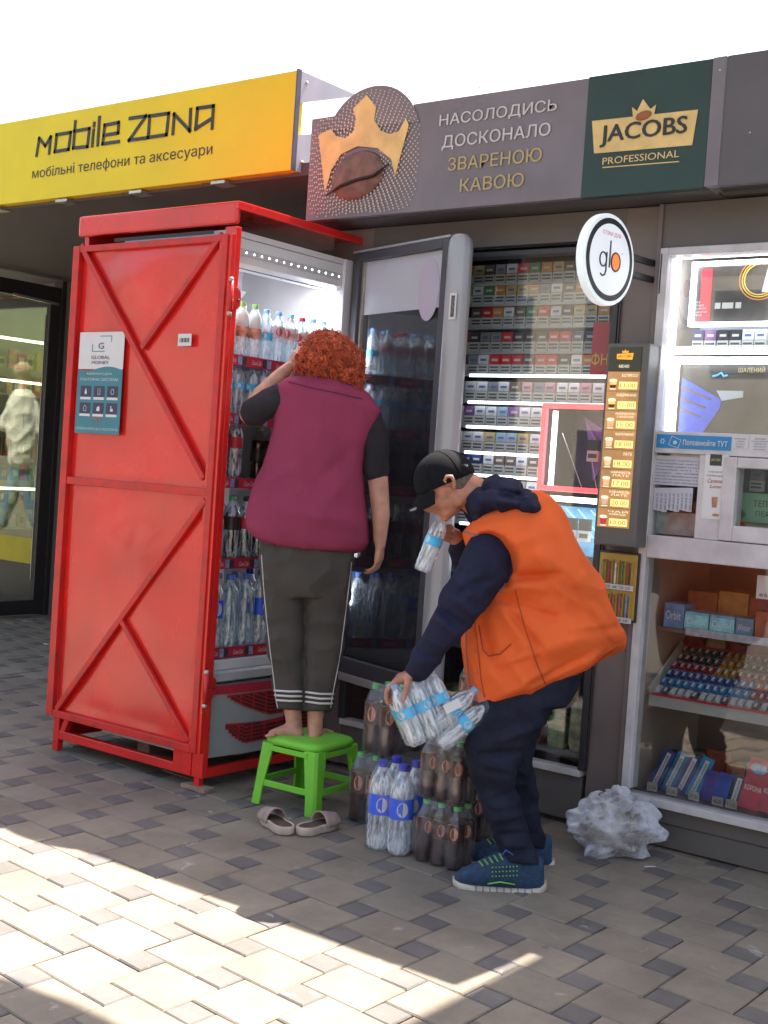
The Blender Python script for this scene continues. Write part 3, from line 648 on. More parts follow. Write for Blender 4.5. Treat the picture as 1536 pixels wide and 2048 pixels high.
# yellow sign
ys = thing('yellow_sign', (-5.5, YY, yz0), 'long yellow shop sign with dark angular lettering above the red cabinet', 'sign')
XY1 = PY(590, 237, YY).x
zt_ = (PY(592, 138, YY).z+PY(0, 250, YY).z)/2; zb_ = (PY(585, 335, YY).z+PY(0, 413, YY).z)/2
b = MB(); b.box(-7.6, XY1, YY, YY+.05, zb_, zt_); b.obj('board', YEL, ys, bevel=.003)
for k in range(5):
    b = MB(); b.box(XY1-.45-k*.62, XY1-.05-k*.62, YY+.051, YY+.12, zb_-.002, zb_+.02); b.obj('under_tray', mat('orange_underside', (.45, .20, .01), .5), ys)
for k in range(4):
    b = MB(); b.box(XY1-.56-k*.62, XY1-.46-k*.62, YY+.01, YY+.1, zb_-.022, zb_-.003); b.obj('spotlight', ALU, ys, bevel=.004)
LAV = mat('pale_flashing', (.42, .42, .52), .45, var=.1)
b = MB(); b.prism([(XY1+.002, YY-.004, zt_), (XY1+.002, YY+.46, zt_-.0), (XY1+.002, YY+.0, zt_-.16)], (.004,0,0)); b.prism([(XY1+.002, YY-.004, zb_), (XY1+.002, YY+.16, zb_), (XY1+.002, YY+.26, zb_+.24), (XY1+.002, YY-.004, zb_+.165)], (.004,0,0)); b.obj('end_flashing', LAV, ys)
b = MB(); b.box(XY1-.001, XY1+.008, YY-.008, YY+.02, zb_, zt_+.004); b.obj('corner_trim', mat('dark_trim', (.09, .09, .14), .4), ys)
b = MB(); b.ball((XY1+.008, YY+.06, zt_-.045), .008, 5); b.ball((XY1+.008, YY+.06, zb_+.05), .008, 5); b.obj('screw', ALU, ys)
# angular hand-built letters  M o b i l e  Z O N A
def stroke(mb, pts, y, wd):
    for (u0, v0), (u1, v1_) in zip(pts, pts[1:]):
        a = PY(u0, v0, y); c = PY(u1, v1_, y); d = (c-a).normalized()*wd*.5
        mb.bar(a-d, c+d, .004, wd, up=(0,1,0).__class__((d.normalized().cross(V((0,1,0)))).to_tuple()))
lt = MB()
def L(z): return (z[0]/2.194, 100+z[1]/2.194)
def st(*p): stroke(lt, [L(q) for q in p], YY-.003, .0185)
st((160,462),(172,388),(198,420),(222,382),(215,452))                                   # M
st((248,372),(310,362),(300,436),(240,446),(248,372)); st((330,315),(321,430),(383,424),(392,345),(326,356))   # o b
st((410,352),(404,420)); st((413,322),(412,332)); st((436,296),(428,416))                   # i l
st((455,375),(518,364),(520,318),(459,330),(450,412),(520,402))                           # e
st((570,300),(640,290),(566,396),(640,386)); st((656,290),(740,278),(730,372),(650,384),(656,290))  # Z O
st((758,366),(764,282),(832,354),(836,262)); st((930,342),(936,246),(866,256),(858,346),(930,300))   # N A
lt.obj('brand_letters', INK, ys)
tslant('мобільні телефони та аксесуари', (64, 362), (424, 315), 27, YY-.001, INK, ys)

# ================================================================== awning added out of view to cast shade on the near pavement
aw = thing('shadecloth', (.4, 3, 0), 'beige canvas awning on poles, unseen, added to shade the near pavement', 'shadecloth')
edge = [(-6.6,3.6),(-4.2,3.9),(-3.3,4.10),(-2.85,4.22),(-2.55,4.32),(-2.3,4.345),(-1.8,4.34),(.6,4.34)]
b = MB(); b.prism([(x, y, 4.4) for x, y in edge]+[(.6,2.4,4.4),(-6.6,2.4,4.4)], (0,0,.02)); b.obj('canvas', mat('canvas', (.5,.45,.36), .9), aw)
for x, y in ((.6,4.3),(.6,2.4),(-6.6,3.5),(-6.6,2.4)):
    b = MB(); b.tube([(x, y, 0), (x, y, 4.4)], .03, 10); b.obj('pole', ALU, aw, smooth=True)

# ================================================================== goods and displays of kiosk B
def framebox(name, label, tl, br, y0, w_, ledm):
    a, c = PY(*tl, y0), PY(*br, y0); x0, x1, z0, z1 = a.x, c.x, c.z, a.z
    o = thing(name, ((x0+x1)/2, y0, z0), label, 'light frame'); 
    b = MB(); b.box(x0, x1, y0, y0+.03, z0, z0+w_); b.box(x0, x1, y0, y0+.03, z1-w_, z1); b.box(x0, x0+w_, y0, y0+.03, z0+w_, z1-w_); b.box(x1-w_, x1, y0, y0+.03, z0+w_, z1-w_)
    b.obj('light_tube', ledm, o, bevel=.003); return o, x0+w_, x1-w_, z0+w_, z1-w_
YB = 4.74
o, x0, x1, z0, z1 = framebox('lit_frame', 'large white tube frame round the upper cigarette display at the right', (1345, 503), (1760, 706), YB, .028, LED)
b = MB(); b.box(x0, x1, YB+.25, YB+.26, z0, z1); b.obj('back_panel', mat('pale_back', (.42, .45, .56), .5, emit=.15), o)
b = MB(); b.box(x0, x1, YB+.03, YB+.25, z0-.01, z0); b.obj('shelf', mat('dim_white', (.5,.5,.54), .5), o)
o, x0, x1, z0, z1 = framebox('poster_lightbox', 'small lit poster box with red bar and glowing yellow ring inside the large white frame', (1384, 524), (1545, 650), YB+.05, .016, LEDS)
yp = YB+.075; b = MB(); b.box(x0, x1, yp, yp+.004, z0, z1); b.obj('poster', mat('poster_dark', (.085, .07, .065), .4, var=.5, vs=8), o)
b = MB(); b.box(x0+.02, x0+.065, yp-.004, yp-.001, z0, z1-.01); b.obj('red_bar', mat('poster_red', (.55, .03, .06), .4, emit=.12), o)
cx, cz = x1-.055, z0+.165
for q, (rr, cc) in enumerate(((.072, (.7, .45, .05)), (.083, (.55, .2, .03)), (.063, (.7,.5,.1)))):
    b = MB(); b.tube([(cx+rr*math.cos(R_(a)), yp-.004, cz+rr*.95*math.sin(R_(a))) for a in range(75, 320, 12)], .0022, 6); b.obj('glow_ring', mat('ring_%d' % q, cc, .4, var=.2, emit=.15), o, smooth=True)
b = MB(); b.prism([(cx+.01, yp-.006, cz-.05), (cx+.035, yp-.006, cz-.05), (cx+.06, yp-.006, cz+.07), (cx+.035, yp-.006, cz+.075)], (0,.003,0)); b.obj('white_stick', WPLAS, o)
for xx, ww in ((x0+.085, .022), (x0+.115, .045), (x0+.17, .022)):
    b = MB(); b.box(xx, xx+ww, yp-.004, yp-.001, z0+.055, z0+.078); b.obj('caption', WARN, o)
for q in range(5): text(['АЛЕ', 'СМАКИ І', 'ВІДКРУТИ', 'НОВІ ІСТОРІЇ', 'ТЮТЮН'][q], (x0+.004, yp-.0045, z0+.078-q*.013), (1,0,0), (0,0,1), [.02,.035,.045,.05,.03][q], .008, WPLAS, o)
for i in range(6):
    a = PY(1396+i*25, 700, YB+.08); cn = ['dark blue','purple','black','black','white','white'][i]
    o = bpy.data.objects.new('cigarette_pack', pkm[cn]); COL.objects.link(o); o.location = (a.x, a.y, PY(1400, 703, YB+.08).z); o.scale = (.86,1,.98)
    tag(o, f'{cn} cigarette pack, {ordn[i]} from left under the poster box in the white frame', 'cigarette pack', 'packs under the poster box')
o, x0, x1, z0, z1 = framebox('lit_frame', 'lower white tube frame round a dark poster with blue diagonal stripes at the right', (1343, 714), (1760, 905), YB, .026, LED)
yp = YB+.06; b = MB(); b.box(x0, x1, yp, yp+.004, z0-.1, z1); b.obj('poster', mat('poster_black', (.055, .05, .05), .4, var=.4, vs=6), o)
BS = mat('stripe_blue', (.05, .09, .55), .4, var=.4, vs=12, emit=.1)
b = MB(); b.prism([(x0+.0, yp-.004, z1-.05), (x0+.17, yp-.004, z1-.135), (x0+.17, yp-.004, z1-.165), (x0+.1, yp-.004, z0+.02), (x0, yp-.004, z0-.02)], (0,.003,0)); b.obj('blue_fan', BS, o)
for q in range(3):
    b = MB(); b.bar((x0+.0, yp-.006, z1-.09-q*.042), (x0+.13-q*.02, yp-.006, z1-.135-q*.035), .002, .008); b.obj('brown_stripe', mat('stripe_brown', (.16,.11,.07), .5), o)
b = MB(); b.prism([(x0+.15, yp-.007, z1-.1), (x0+.26, yp-.007, z1-.1), (x0+.26, yp-.007, z1-.125), (x0+.175, yp-.007, z1-.14)], (0,.003,0)); b.obj('pale_wedge', mat('wedge_print', (.45,.52,.60), .4), o)
b = MB(); b.tube([(x0+.13, yp-.006, z1-.045), (x0+.15, yp-.006, z1-.04), (x0+.165, yp-.006, z1-.03), (x0+.175, yp-.006, z1-.045), (x0+.19, yp-.006, z1-.04)], .004, 6); b.obj('blue_squiggle', mat('cyan_print', (.08,.4,.75), .4, emit=.2), o, smooth=True)
textY('ШАЛЕНИЙ', (1478, 733), (1530, 745), yp-.004, PG_, o)
# hatch rail stickers and notices
YR = YF-.030
st_ = thing('top_up_sticker', (PY(1385, 885, YR).x, YR, PY(1385, 885, YR).z-.03), 'blue sticker with white lettering on the rail between the windows', 'sticker')
a, c = PY(1314, 869, YR), PY(1461, 904, YR); b = MB(); b.box(a.x, c.x, YR, YR+.0018, c.z+.004, a.z+.002); b.obj('sheet', mat('sky_blue', (.02, .24, .55), .45, var=.08), st_)
textY('Поповнюйте ТУТ', (1367, 879), (1455, 894), YR-.001, WHT, st_, bold=.01)
for k in range(6):
    an = k*math.pi/3; p = PY(1325, 882, YR-.001); b = MB(); b.bar(p+V((math.cos(an)*.004,0,math.sin(an)*.004)), p+V((math.cos(an)*.012,0,math.sin(an)*.012)), .003, .0012, up=(0,1,0)); b.obj('spark', WHT, st_)
b = MB(); q1 = [PY(u, v, YR-.001) for u, v in ((1337,889),(1344,872),(1362,880),(1356,896))]
for i in range(4): b.bar(q1[i], q1[(i+1) % 4], .0012, .003, up=(0,1,0))
b.obj('banknote_outline', WHT, st_)
b = MB(); b.ball(PY(1350, 885, YR-.001), (.008, .0015, .008), 8); b.obj('coin', mat('pale_green', (.5,.7,.5), .5), st_, smooth=True)
def notice(label, tl, br, y, lines, col=(.62,.61,.64), inkc=INK, cat='notice', lw=.85):
    a, c = PY(*tl, y), PY(*br, y); t = thing('notice', ((a.x+c.x)/2, y, c.z), label, cat); b = MB(); b.box(a.x, c.x, y, y+.0015, c.z, a.z); b.obj('sheet', mat('paper_%02d%02d' % (int(col[0]*100), int(col[2]*100)), col, .6, var=.05), t)
    n = len(lines); H_ = (a.z-c.z)
    for i, s_ in enumerate(lines):
        if not s_: continue
        ww = (c.x-a.x)*lw*min(1, .35+len(s_)/26); xx = (a.x+c.x)/2-ww/2; zz = a.z-H_*(.08+.86*(i+1)/n)
        text(s_, (xx, y-.0006, zz), (1,0,0), (0,0,1), ww, H_*.86/n*.55, inkc, t)
    return t
notice('small white printed notice on the rail right of the blue sticker', (1466, 871), (1496, 897), YR, ['Оплата тільки', 'готівкою', 'без решти', 'УВАГА'])
notice('second white printed notice at the far right end of the rail', (1501, 871), (1540, 903), YR, ['ШАНОВНІ', 'покупці перевіряйте', 'здачу не', 'відходячи', 'від каси'])
YN = YF+.0015
t = notice('white job notice with tear off strips along its bottom edge behind the left hatch pane', (1309, 910), (1412, 975), YN-.004, ['Запрошуємо на роботу в кіоск', 'продавця напоїв', 'Пільговий графік та оплата', 'Режим роботи: пн-пт 07.30-20.00', 'вихідні - за графіком', 'Офіційне працевлаштування', 'Заробітна плата від 800 грн', 'Навчання при оформленні'], col=(.56,.56,.64), lw=.95)
for k in range(9):
    a, c = PY(1309+k*8.3, 975, YN-.004), PY(1309+k*8.3+7.2, 1020+(k % 3)*2, YN-.004); b = MB(); b.box(a.x, c.x, YN-.004+.0005*(k % 2), YN-.002+.0005*(k % 2), c.z, a.z-.0005); s_ = b.obj('tear_strip', MATS['paper_5664'], t)
    text('050 412 77', (c.x-.003, YN-.0046, c.z+.006), (0,0,1), (-1,0,0), (a.z-c.z)*.7, .007, INK, t)
b = MB(); a, c = PY(1309, 1022, YN), PY(1392, 1074, YN); b.box(a.x, c.x, YN+.02, YN+.022, c.z, a.z); t2 = b.obj('floral_card', mat('floral_card', (.30, .33, .31), .5, var=.35, vs=22)); tag(t2, 'faded grey green floral card standing below the tear off notice', 'card')
yc = YF-.0275
t = thing('coffee_sticker', (PY(1425, 980, yc).x, yc, PY(1425, 1040, yc).z), 'narrow white coffee sticker with glass cup picture on the mullion left of the hatch', 'sticker')
a, c = PY(1412, 906, yc), PY(1449, 1040, yc); b = MB(); b.box(a.x, c.x, yc, yc+.001, c.z, a.z); b.obj('sheet', WPLAS, t)
a, c = PY(1421, 908, yc), PY(1443, 932, yc); b = MB(); b.box(a.x, c.x, yc-.001, yc-.0002, c.z, a.z); b.obj('dark_badge', GREEN, t)
textY('JACOBS', (1423, 917), (1441, 924), yc-.0015, GOLDL, t)
textY('СПРОБУЙ', (1417, 941), (1444, 946), yc-.0005, INK, t); textY('КАРАМЕЛЬНЕ', (1415, 949), (1446, 954), yc-.0005, INK, t)
textY('Caramel', (1416, 957), (1446, 967), yc-.0005, mat('red_ink', (.4,.05,.04), .5, var=0), t, shear=.3); textY('Latte', (1420, 969), (1442, 977), yc-.0005, MATS['red_ink'], t, shear=.3)
p = PY(1428, 1015, yc-.001); b = MB(); b.prism([p+V(q) for q in ((-.012,0,.04),(.012,0,.04),(.009,0,0),(-.009,0,0))], (0,-.001,0)); b.obj('cup_picture', mat('latte', (.42,.22,.10), .4, var=.3, vs=60), t)
p = PY(1431, 1030, yc-.001); b = MB(); b.ball(p, (.014, .0015, .006), 7); b.obj('cake_picture', mat('cake', (.55,.25,.06), .5), t, smooth=True)
# behind the hatch
t = thing('price_card', (PY(1510, 1040, YF+.1).x, YF+.1, PY(1510, 1052, YF+.1).z), 'green card with black lettering standing inside the serving hatch', 'card')
yq = YF+.10; a, c = PY(1484, 985, yq), PY(1600, 1052, yq); b = MB(); b.box(a.x, c.x, yq, yq+.002, c.z, a.z); b.obj('sheet', mat('mint_card', (.20,.42,.22), .5, var=.1), t)
textY('ТЕПЛІ', (1508, 1000), (1552, 1016), yq-.001, INK, t); textY('ПЕРЕД', (1512, 1022), (1562, 1038), yq-.001, INK, t)
o = bpy.data.objects.new('cigarette_pack', pkm['grey']); COL.objects.link(o); a = PY(1514, 978, YF+.16); o.location = (a.x, a.y, a.z-.01); tag(o, 'grey cigarette pack standing behind the green card inside the hatch', 'cigarette pack')
# ---- sweets window: shelf boards, boxes, tray, bars
def lbl_box(name, label, cat, x0, x1, y0, y1, z0, z1, col, group=None, txt=None, tcol=None, band=None, rz=0):
    t = thing(name, ((x0+x1)/2, (y0+y1)/2, z0), label, cat, group)
    b = MB(); b.box(x0, x1, y0, y1, z0, z1); b.obj('carton', mat('carton_%d_%d_%d' % tuple(int(c*99) for c in col), col, .4, var=.35, vs=22), t, bevel=.002)
    if band: b = MB(); b.box(x0, x1, y0-.0015, y0-.0003, z0+(z1-z0)*band[0], z0+(z1-z0)*band[1]); b.obj('print_band', mat('band_%d_%d_%d' % tuple(int(c*99) for c in band[2]), band[2], .4, var=.3, vs=30), t)
    if txt: text(txt, (x0+(x1-x0)*.12, y0-.003, z0+(z1-z0)*.35), (1,0,0), (0,0,1), (x1-x0)*.76, (z1-z0)*.34, tcol or WHT, t)
    return t
def inner(tl_u, v, y): p = PY(tl_u, v, y); return p.x, p.z
ys1 = 4.78; xs0, zsh = inner(1296, 1250, ys1)
b = MB(); b.box(XB+.03, XE, ys1, 5.25, zsh-.014, zsh); b.obj('goods_shelf', mat('brown_shelf', (.20,.13,.10), .5), kB)
b = MB(); b.box(XB+.16, XE, ys1-.006, ys1-.001, zsh-.018, zsh+.012); b.obj('price_rail', mat('price_rail_p', (.40,.42,.48), .4, var=.3, vs=40), kB)
for i, (w_, h_, cc, cn, tx) in enumerate([(.085,.10,(.10,.30,.55),'blue white','Orbit'), (.10,.075,(.12,.45,.55),'turquoise green','Dirol'), (.10,.075,(.14,.42,.55),'turquoise red','Dirol'), (.07,.075,(.10,.25,.38),'dark teal','Winter'), (.07,.11,(.35,.10,.06),'brown red',None), (.09,.13,(.55,.05,.08),'scarlet','Roshen'), (.12,.13,(.55,.06,.10),'red','Konti')]):
    xx = XB+.055+sum([.085,.10,.10,.07,.07,.09,.12][:i])+i*.006
    lbl_box('gum_box', f'{cn} sweets box, {ordn[i]} from the left on the top shelf of the sweets window', 'gum box', xx, xx+w_, ys1+.01, ys1+.12, zsh+.001, zsh+h_, cc, 'boxes on the sweets shelf', tx, band=(.15,.85,tuple(min(1,c*1.6+.05) for c in cc)) if i in (1,2) else None)
for i in range(4):
    xx = XB+.10+i*.13; lbl_box('wafer_box', f'orange brown wafer box, {ordn[i]} from left at the back of the top sweets shelf', 'wafer box', xx, xx+.125, ys1+.13, ys1+.3, zsh+.001+.0, zsh+.15+.012*(i % 2), [(.30,.10,.04),(.38,.20,.05),(.25,.06,.05),(.40,.16,.04)][i], 'wafer boxes on the sweets shelf')
o = thing('price_tag', (PY(1525,1180,YF+.03).x, YF+.03, PY(1525,1200,YF+.03).z), 'white price card reading 65 hanging at the far right of the sweets window', 'price tag'); a, c = PY(1515, 1150, YF+.03), PY(1560, 1202, YF+.03); b = MB(); b.box(a.x, c.x, YF+.03, YF+.032, c.z, a.z); b.obj('sheet', WPLAS, o); textY('65,0', (1519, 1186), (1548, 1197), YF+.029, INK, o)
# sweet bags row under the shelf, behind the tray
for i in range(7):
    x, z = XB+.07+i*.095, zsh-.125; b = MB(); b.ball((x, 5.08, z+.04), (.05, .02, .045), 6); cc = [(.30,.05,.05),(.45,.35,.2),(.35,.08,.06),(.28,.05,.05),(.42,.36,.24),(.36,.40,.08),(.3,.05,.06)][i]
    o = b.obj('sweet_bag', mat('sweetbag_%d' % i, cc, .35, var=.5, vs=25), smooth=True); tag(o, f'shiny bag of sweets, {ordn[i]} from the left in the row behind the sloping tray', 'sweet bag', 'bags behind the sweets tray')
# sloping tray
tA, tB_ = PY(1330, 1286, 5.02), PY(1279, 1384, 4.73)
tz1, tz0 = tA.z, tB_.z; ty1, ty0 = 5.02, 4.73; tx0 = XB+.045; tx1 = tx0+.50
tr = thing('sweets_tray', (tx0+.25, 4.87, tz0-.04), 'sloping clear tray with red edges full of chocolate bars in the sweets window', 'tray')
sl_ = V((0, ty1-ty0, tz1-tz0)).normalized(); nr = V((1,0,0)).cross(sl_)
TM = mat('tray_plastic', (.42,.42,.40), .35); TR = mat('tray_red', (.48,.03,.04), .4)
def tp(x, k, n_=0): return V((x, ty0+(ty1-ty0)*k, tz0+(tz1-tz0)*k))+nr*n_
b = MB(); b.prism([tp(tx0,0,-.004), tp(tx1,0,-.004), tp(tx1,1,-.004), tp(tx0,1,-.004)], nr*-.006); b.obj('tray_base', TM, tr)
b = MB(); b.prism([tp(tx0,0), tp(tx1,0), tp(tx1,0)-V((0,0,.045)), tp(tx0,0)-V((0,0,.045))], (0,.004,0)); b.obj('front_lip', TM, tr)
b = MB(); b.bar(tp(tx0,0,.004), tp(tx1,0,.004), .008, .008); b.obj('red_edge', TR, tr); b = MB(); b.bar(tp(tx0,1,.004), tp(tx1,1,.004), .012, .012); b.obj('red_edge', TR, tr)
for xx in (tx0, tx1):
    b = MB(); b.prism([tp(xx,0,-.004), tp(xx,1,-.004), tp(xx,1,.03), tp(xx,0,.03)], (.006 if xx == tx0 else -.006, 0, 0)); b.obj('side_panel', TM, tr)
barcols = [((.10,.07,.06),'dark brown'), ((.05,.09,.28),'navy'), ((.35,.04,.05),'crimson'), ((.50,.50,.50),'silver'), ((.06,.22,.45),'blue'), ((.12,.09,.10),'black')]
bm_ = {}
for cc, cn in barcols+[((.48,.22,.03),'orange')]:
    b = MB(); b.rings([[V((x*k, y_, z_+.006)) for x, z_ in ((-.012,-.005),(.012,-.005),(.012,.004),(.006,.007),(-.006,.007),(-.012,.004))] for y_, k in ((-.019,1.05),(-.017,.9),(0,1.05),(.017,.9),(.019,1.05))], 0)
    b.box(-.006, .004, -.012, .012, .0132, .014, 1); bm_[cn] = b.mesh('chocolate_bar', [mat('wrap_'+cn.replace(' ','_'), cc, .25, var=.4, vs=40), WARN])
tilt = math.atan2(tz1-tz0, ty1-ty0)
rown = ['front', 'second', 'third', 'fourth', 'fifth', 'back']
for r in range(6):
    for i in range(15):
        cn = ['silver','blue','navy','crimson','dark brown','black'][r]
        if r in (3,4,5) and 6 <= i <= 8: cn = 'orange'
        if r == 0 and i % 4 == 1: cn = 'black'
        if r in (1,2) and i > 11: cn = 'crimson'
        o = bpy.data.objects.new('chocolate_bar', bm_[cn]); COL.objects.link(o); o.location = tp(tx0+.03+i*.0312, .08+r*.165, .001); o.rotation_euler = (tilt, random.uniform(-.1,.1), random.uniform(-.12,.12))
        tag(o, f'{cn} wrapped chocolate bar, {ordn[i]} from the left in the {rown[r]} row of the tray', 'chocolate bar', 'bars in the sloping tray')
o = thing('lime_pouch', (tx1+.1, 4.8, tz0-.1), 'lime green pouch at the far right beside the sloping tray', 'pouch'); b = MB(); b.box(tx1+.02, tx1+.15, 4.78, 4.80, tz0-.07, tz0+.02); b.obj('pouch', mat('lime', (.30,.42,.08), .4, var=.3), o, bevel=.008)
# bottom goods: leaning slabs of chocolate with white title strips
zb0 = zs+.01
b = MB(); b.box(XB+.03, XE, 4.70, 5.28, zs-.03, zs+.004); b.obj('goods_shelf', mat('dark_shelf', (.14,.12,.12), .5), kB)
def slabchoc(i, u, v, w_, h_, lean, col, cn, tx=None, strip=True):
    p = PY(u, v, 4.74); t = thing('chocolate_slab', (0,0,0), f'{cn} chocolate slab, {ordn[i]} from left leaning in the sweets window', 'chocolate slab', 'slabs at the bottom of the sweets window')
    b = MB(); b.box(-w_/2, w_/2, 0, .01, 0, h_); b.obj('wrapper', mat('slab_'+cn.replace(' ','_'), col, .35, var=.4, vs=14), t, bevel=.002)
    if strip: b = MB(); b.box(-w_*.18, w_*.18, -.0015, -.0003, .02, h_*.92); b.obj('title_strip', WARN, t); text('Молочний', (w_*.13, -.0022, h_*.12), (0,0,1), (-1,0,0), h_*.72, w_*.24, INK, t)
    elif tx: text(tx, (-w_*.4, -.0015, h_*.36), (1,0,0), (0,0,1), w_*.8, h_*.1, WHT, t); b = MB(); b.ball((0,-.001,h_*.8), (w_*.4,.0012,h_*.12), 6); b.obj('picture', mat('slab_pic', (.2,.42,.6), .4, var=.4, vs=40), t, smooth=True)
    t.location = (p.x, 4.76, zs+.006); t.rotation_euler = (-.35, lean, 0)
for i, (u, c_, cn) in enumerate([(1300,(.03,.06,.20),'navy'), (1327,(.02,.16,.30),'teal blue'), (1352,(.05,.06,.16),'dark indigo'), (1378,(.03,.22,.42),'bright blue')]): slabchoc(i, u, 1570, .05, .17, .28, c_, cn)
for i, (u, c_, cn) in enumerate([(1405,(.10,.08,.30),'violet yellow'), (1432,(.06,.10,.40),'blue yellow'), (1460,(.03,.04,.07),'black')]): slabchoc(i+4, u, 1600, .055, .12, .12, c_, cn, None, i == 2)
for i, (u, c_, cn) in enumerate([(1490,(.50,.03,.06),'red'), (1530,(.42,.03,.07),'deep red')]): slabchoc(i+7, u, 1620, .085, .20, .10, c_, cn, 'КОРОНА', False)
for i, u in enumerate((1305, 1345, 1390, 1438, 1466)):
    p = PY(u, 1560, 4.705); t = thing('price_tag', (p.x, 4.705, zs+.006), f'small cream price tag, {ordn[i]} from the left in front of the bottom chocolate slabs', 'price tag', 'price tags at the bottom of the sweets window')
    b = MB(); b.box(p.x-.022, p.x+.022, 4.705, 4.707, zs+.008, zs+.042); b.obj('sheet', mat('cream_tag', (.34,.31,.27), .6), t); text(['27.00','31.00','37.00','45.00','31.00'][i], (p.x-.017, 4.7045, zs+.017), (1,0,0), (0,0,1), .034, .014, INK, t)
for i in range(6):
    xx = XB+.05+i*.085; lbl_box('sweets_carton', f'dim sweets carton, {ordn[i]} from left in the back row at the window bottom', 'carton', xx, xx+.08, 4.93, 4.99, zs+.006, zs+.13+.02*(i % 3), [(.12,.12,.13),(.2,.16,.14),(.35,.08,.05),(.45,.14,.05),(.12,.25,.3),(.42,.13,.04)][i], 'cartons in the bottom back row')
# small paper hanging on the sill
o = thing('loose_paper', (-2.2, YF-.04, zs-.08), 'small torn white paper hanging from the sill above the plastic bag', 'paper'); b = MB(); q = [PY(u, v, YF-.04) for u, v in ((1276,1594),(1299,1598),(1293,1622),(1280,1619),(1273,1612))]; b.prism(q, (0,.001,0)); b.obj('sheet', WPLAS, o)

# ================================================================== round glo sign on bracket
gx, gy, gz = -2.338, 4.315, 2.247; GR = .171; gd = V((math.cos(R_(6)), -math.sin(R_(6)), 0)); gt = V((math.sin(R_(6)), math.cos(R_(6)), 0))
gs = thing('round_sign', (gx, gy, gz-GR), 'round white illuminated sign with black ring and orange dot on a wall bracket', 'sign')
gc = V((gx, gy, gz))
def disc(r, d0, d1, name, mt, n=48, bev=0):
    b = MB(); b.rings([[gc+gd*d+gt*r*math.cos(2*math.pi*k/n)+V((0,0,1))*r*math.sin(2*math.pi*k/n) for k in range(n)] for d in (d0, d1)]); return b.obj(name, mt, gs, bevel=bev)
disc(GR, -.002, .033, 'drum', mat('drum_white', (.72,.78,.82), .3, emit=.12), bev=.006)
disc(GR*.90, .0335, .0345, 'black_ring', INK); disc(GR*.775, .035, .036, 'face', mat('sign_face', (.72,.74,.80), .4, var=.04, emit=.12))
o3 = gc+gd*.037; gz_ = V((0,0,1))
def gp(a, c): return o3+gt*a+gz_*c
b = MB(); b.tube([gp(-.047+.022*math.cos(R_(a)), -.005+.026*math.sin(R_(a))) for a in range(0, 361, 20)], .0033, 6); b.obj('letter', INK, gs)
b = MB(); b.tube([gp(-.025, .024), gp(-.025, -.045), gp(-.031, -.060), gp(-.045, -.066), gp(-.060, -.060)], .0033, 6); b.obj('letter', INK, gs)
b = MB(); b.tube([gp(-.004, .070), gp(-.004, -.03)], .0033, 6); b.obj('letter', INK, gs)
b = MB(); b.tube([gp(.036+.029*math.cos(R_(a)), -.004+.034*math.sin(R_(a))) for a in range(0, 361, 20)], .0036, 6); b.obj('letter', INK, gs)
b = MB(); b.rings([[gp(.036+.027*math.cos(2*math.pi*k/24), -.004+.032*math.sin(2*math.pi*k/24))+gd*d for k in range(24)] for d in (0, .001)]); b.obj('orange_dot', mat('orange_dot', (.75,.14,.02), .4, emit=.3), gs)
text('СТІКИ ДЛЯ', gp(-.062, .085), gt, gz_, .12, .017, mat('red_text', (.5,.06,.03), .5, var=0), gs); text('TM', gp(.068, .03), gt, gz_, .01, .006, INK, gs)
for dz in (.045, -.02):
    b = MB(); b.bar(gc+gt*(GR-.01)+V((0,0,dz)), V((gx+.04, YF+.004, gz+dz)), .02, .024); b.obj('bracket_arm', DFRAME, gs, bevel=.002)
b = MB(); b.tube([V((gx+.09, YF-.004, gz+.075)), V((gx+.09, YF-.03, gz+.075)), V((gx+.09, YF-.03, gz-.08)), V((gx+.09, YF-.004, gz-.08))], .003, 6); b.obj('cable', INK, gs)

# ================================================================== coffee menu light box
YM = 4.53
mbx = thing('menu_box', (-2.38, YM, 1.3), 'tall narrow lit coffee menu box with eight priced drinks on the brown post', 'menu box')
A, B_ = PY(1214, 686, YM), PY(1299, 1085, YM); mz1, mz0 = A.z, PY(1188, 1088, YM).z; mx0 = A.x; mx1 = PY(1298, 690, YM).x
b = MB(); b.box(mx0, mx1, YM+.006, YF+.003, mz0, mz1); b.obj('case', mat('menu_case', (.13,.12,.115), .45), mbx, bevel=.006)
lx0, lx1 = PY(1219, 700, YM).x, PY(1283, 700, YM).x; lz1 = PY(1219, 694, YM).z; lz0 = PY(1197, 1053, YM).z; hh = (lz1-lz0)
b = MB(); b.box(lx0, lx1, YM+.002, YM+.0055, lz1-hh*.135, lz1); b.obj('header', mat('menu_header', (.05,.05,.03), .4, emit=.02), mbx)
b = MB(); zc = lz1-hh*.05; xc = (lx0+lx1)/2; b.prism([(xc-.036, YM+.001, zc+.008), (xc+.036, YM+.001, zc+.012), (xc+.032, YM+.001, zc-.014), (xc-.034, YM+.001, zc-.012)], (0,.0009,0)); b.obj('name_plate', mat('menu_plate', (.8,.35,.03), .4, emit=.25), mbx)
b = MB(); b.prism([(xc-.012, YM+.001, zc+.012), (xc-.014, YM+.001, zc+.022), (xc-.005, YM+.001, zc+.017), (xc, YM+.001, zc+.026), (xc+.005, YM+.001, zc+.017), (xc+.014, YM+.001, zc+.022), (xc+.012, YM+.001, zc+.0125)], (0,.0009,0)); b.obj('small_crown', MATS['menu_plate'], mbx)
ML = mat('menu_text', (.8,.7,.45), .5, var=0, emit=.3); MD = mat('menu_dark', (.12,.05,.01), .5, var=0)
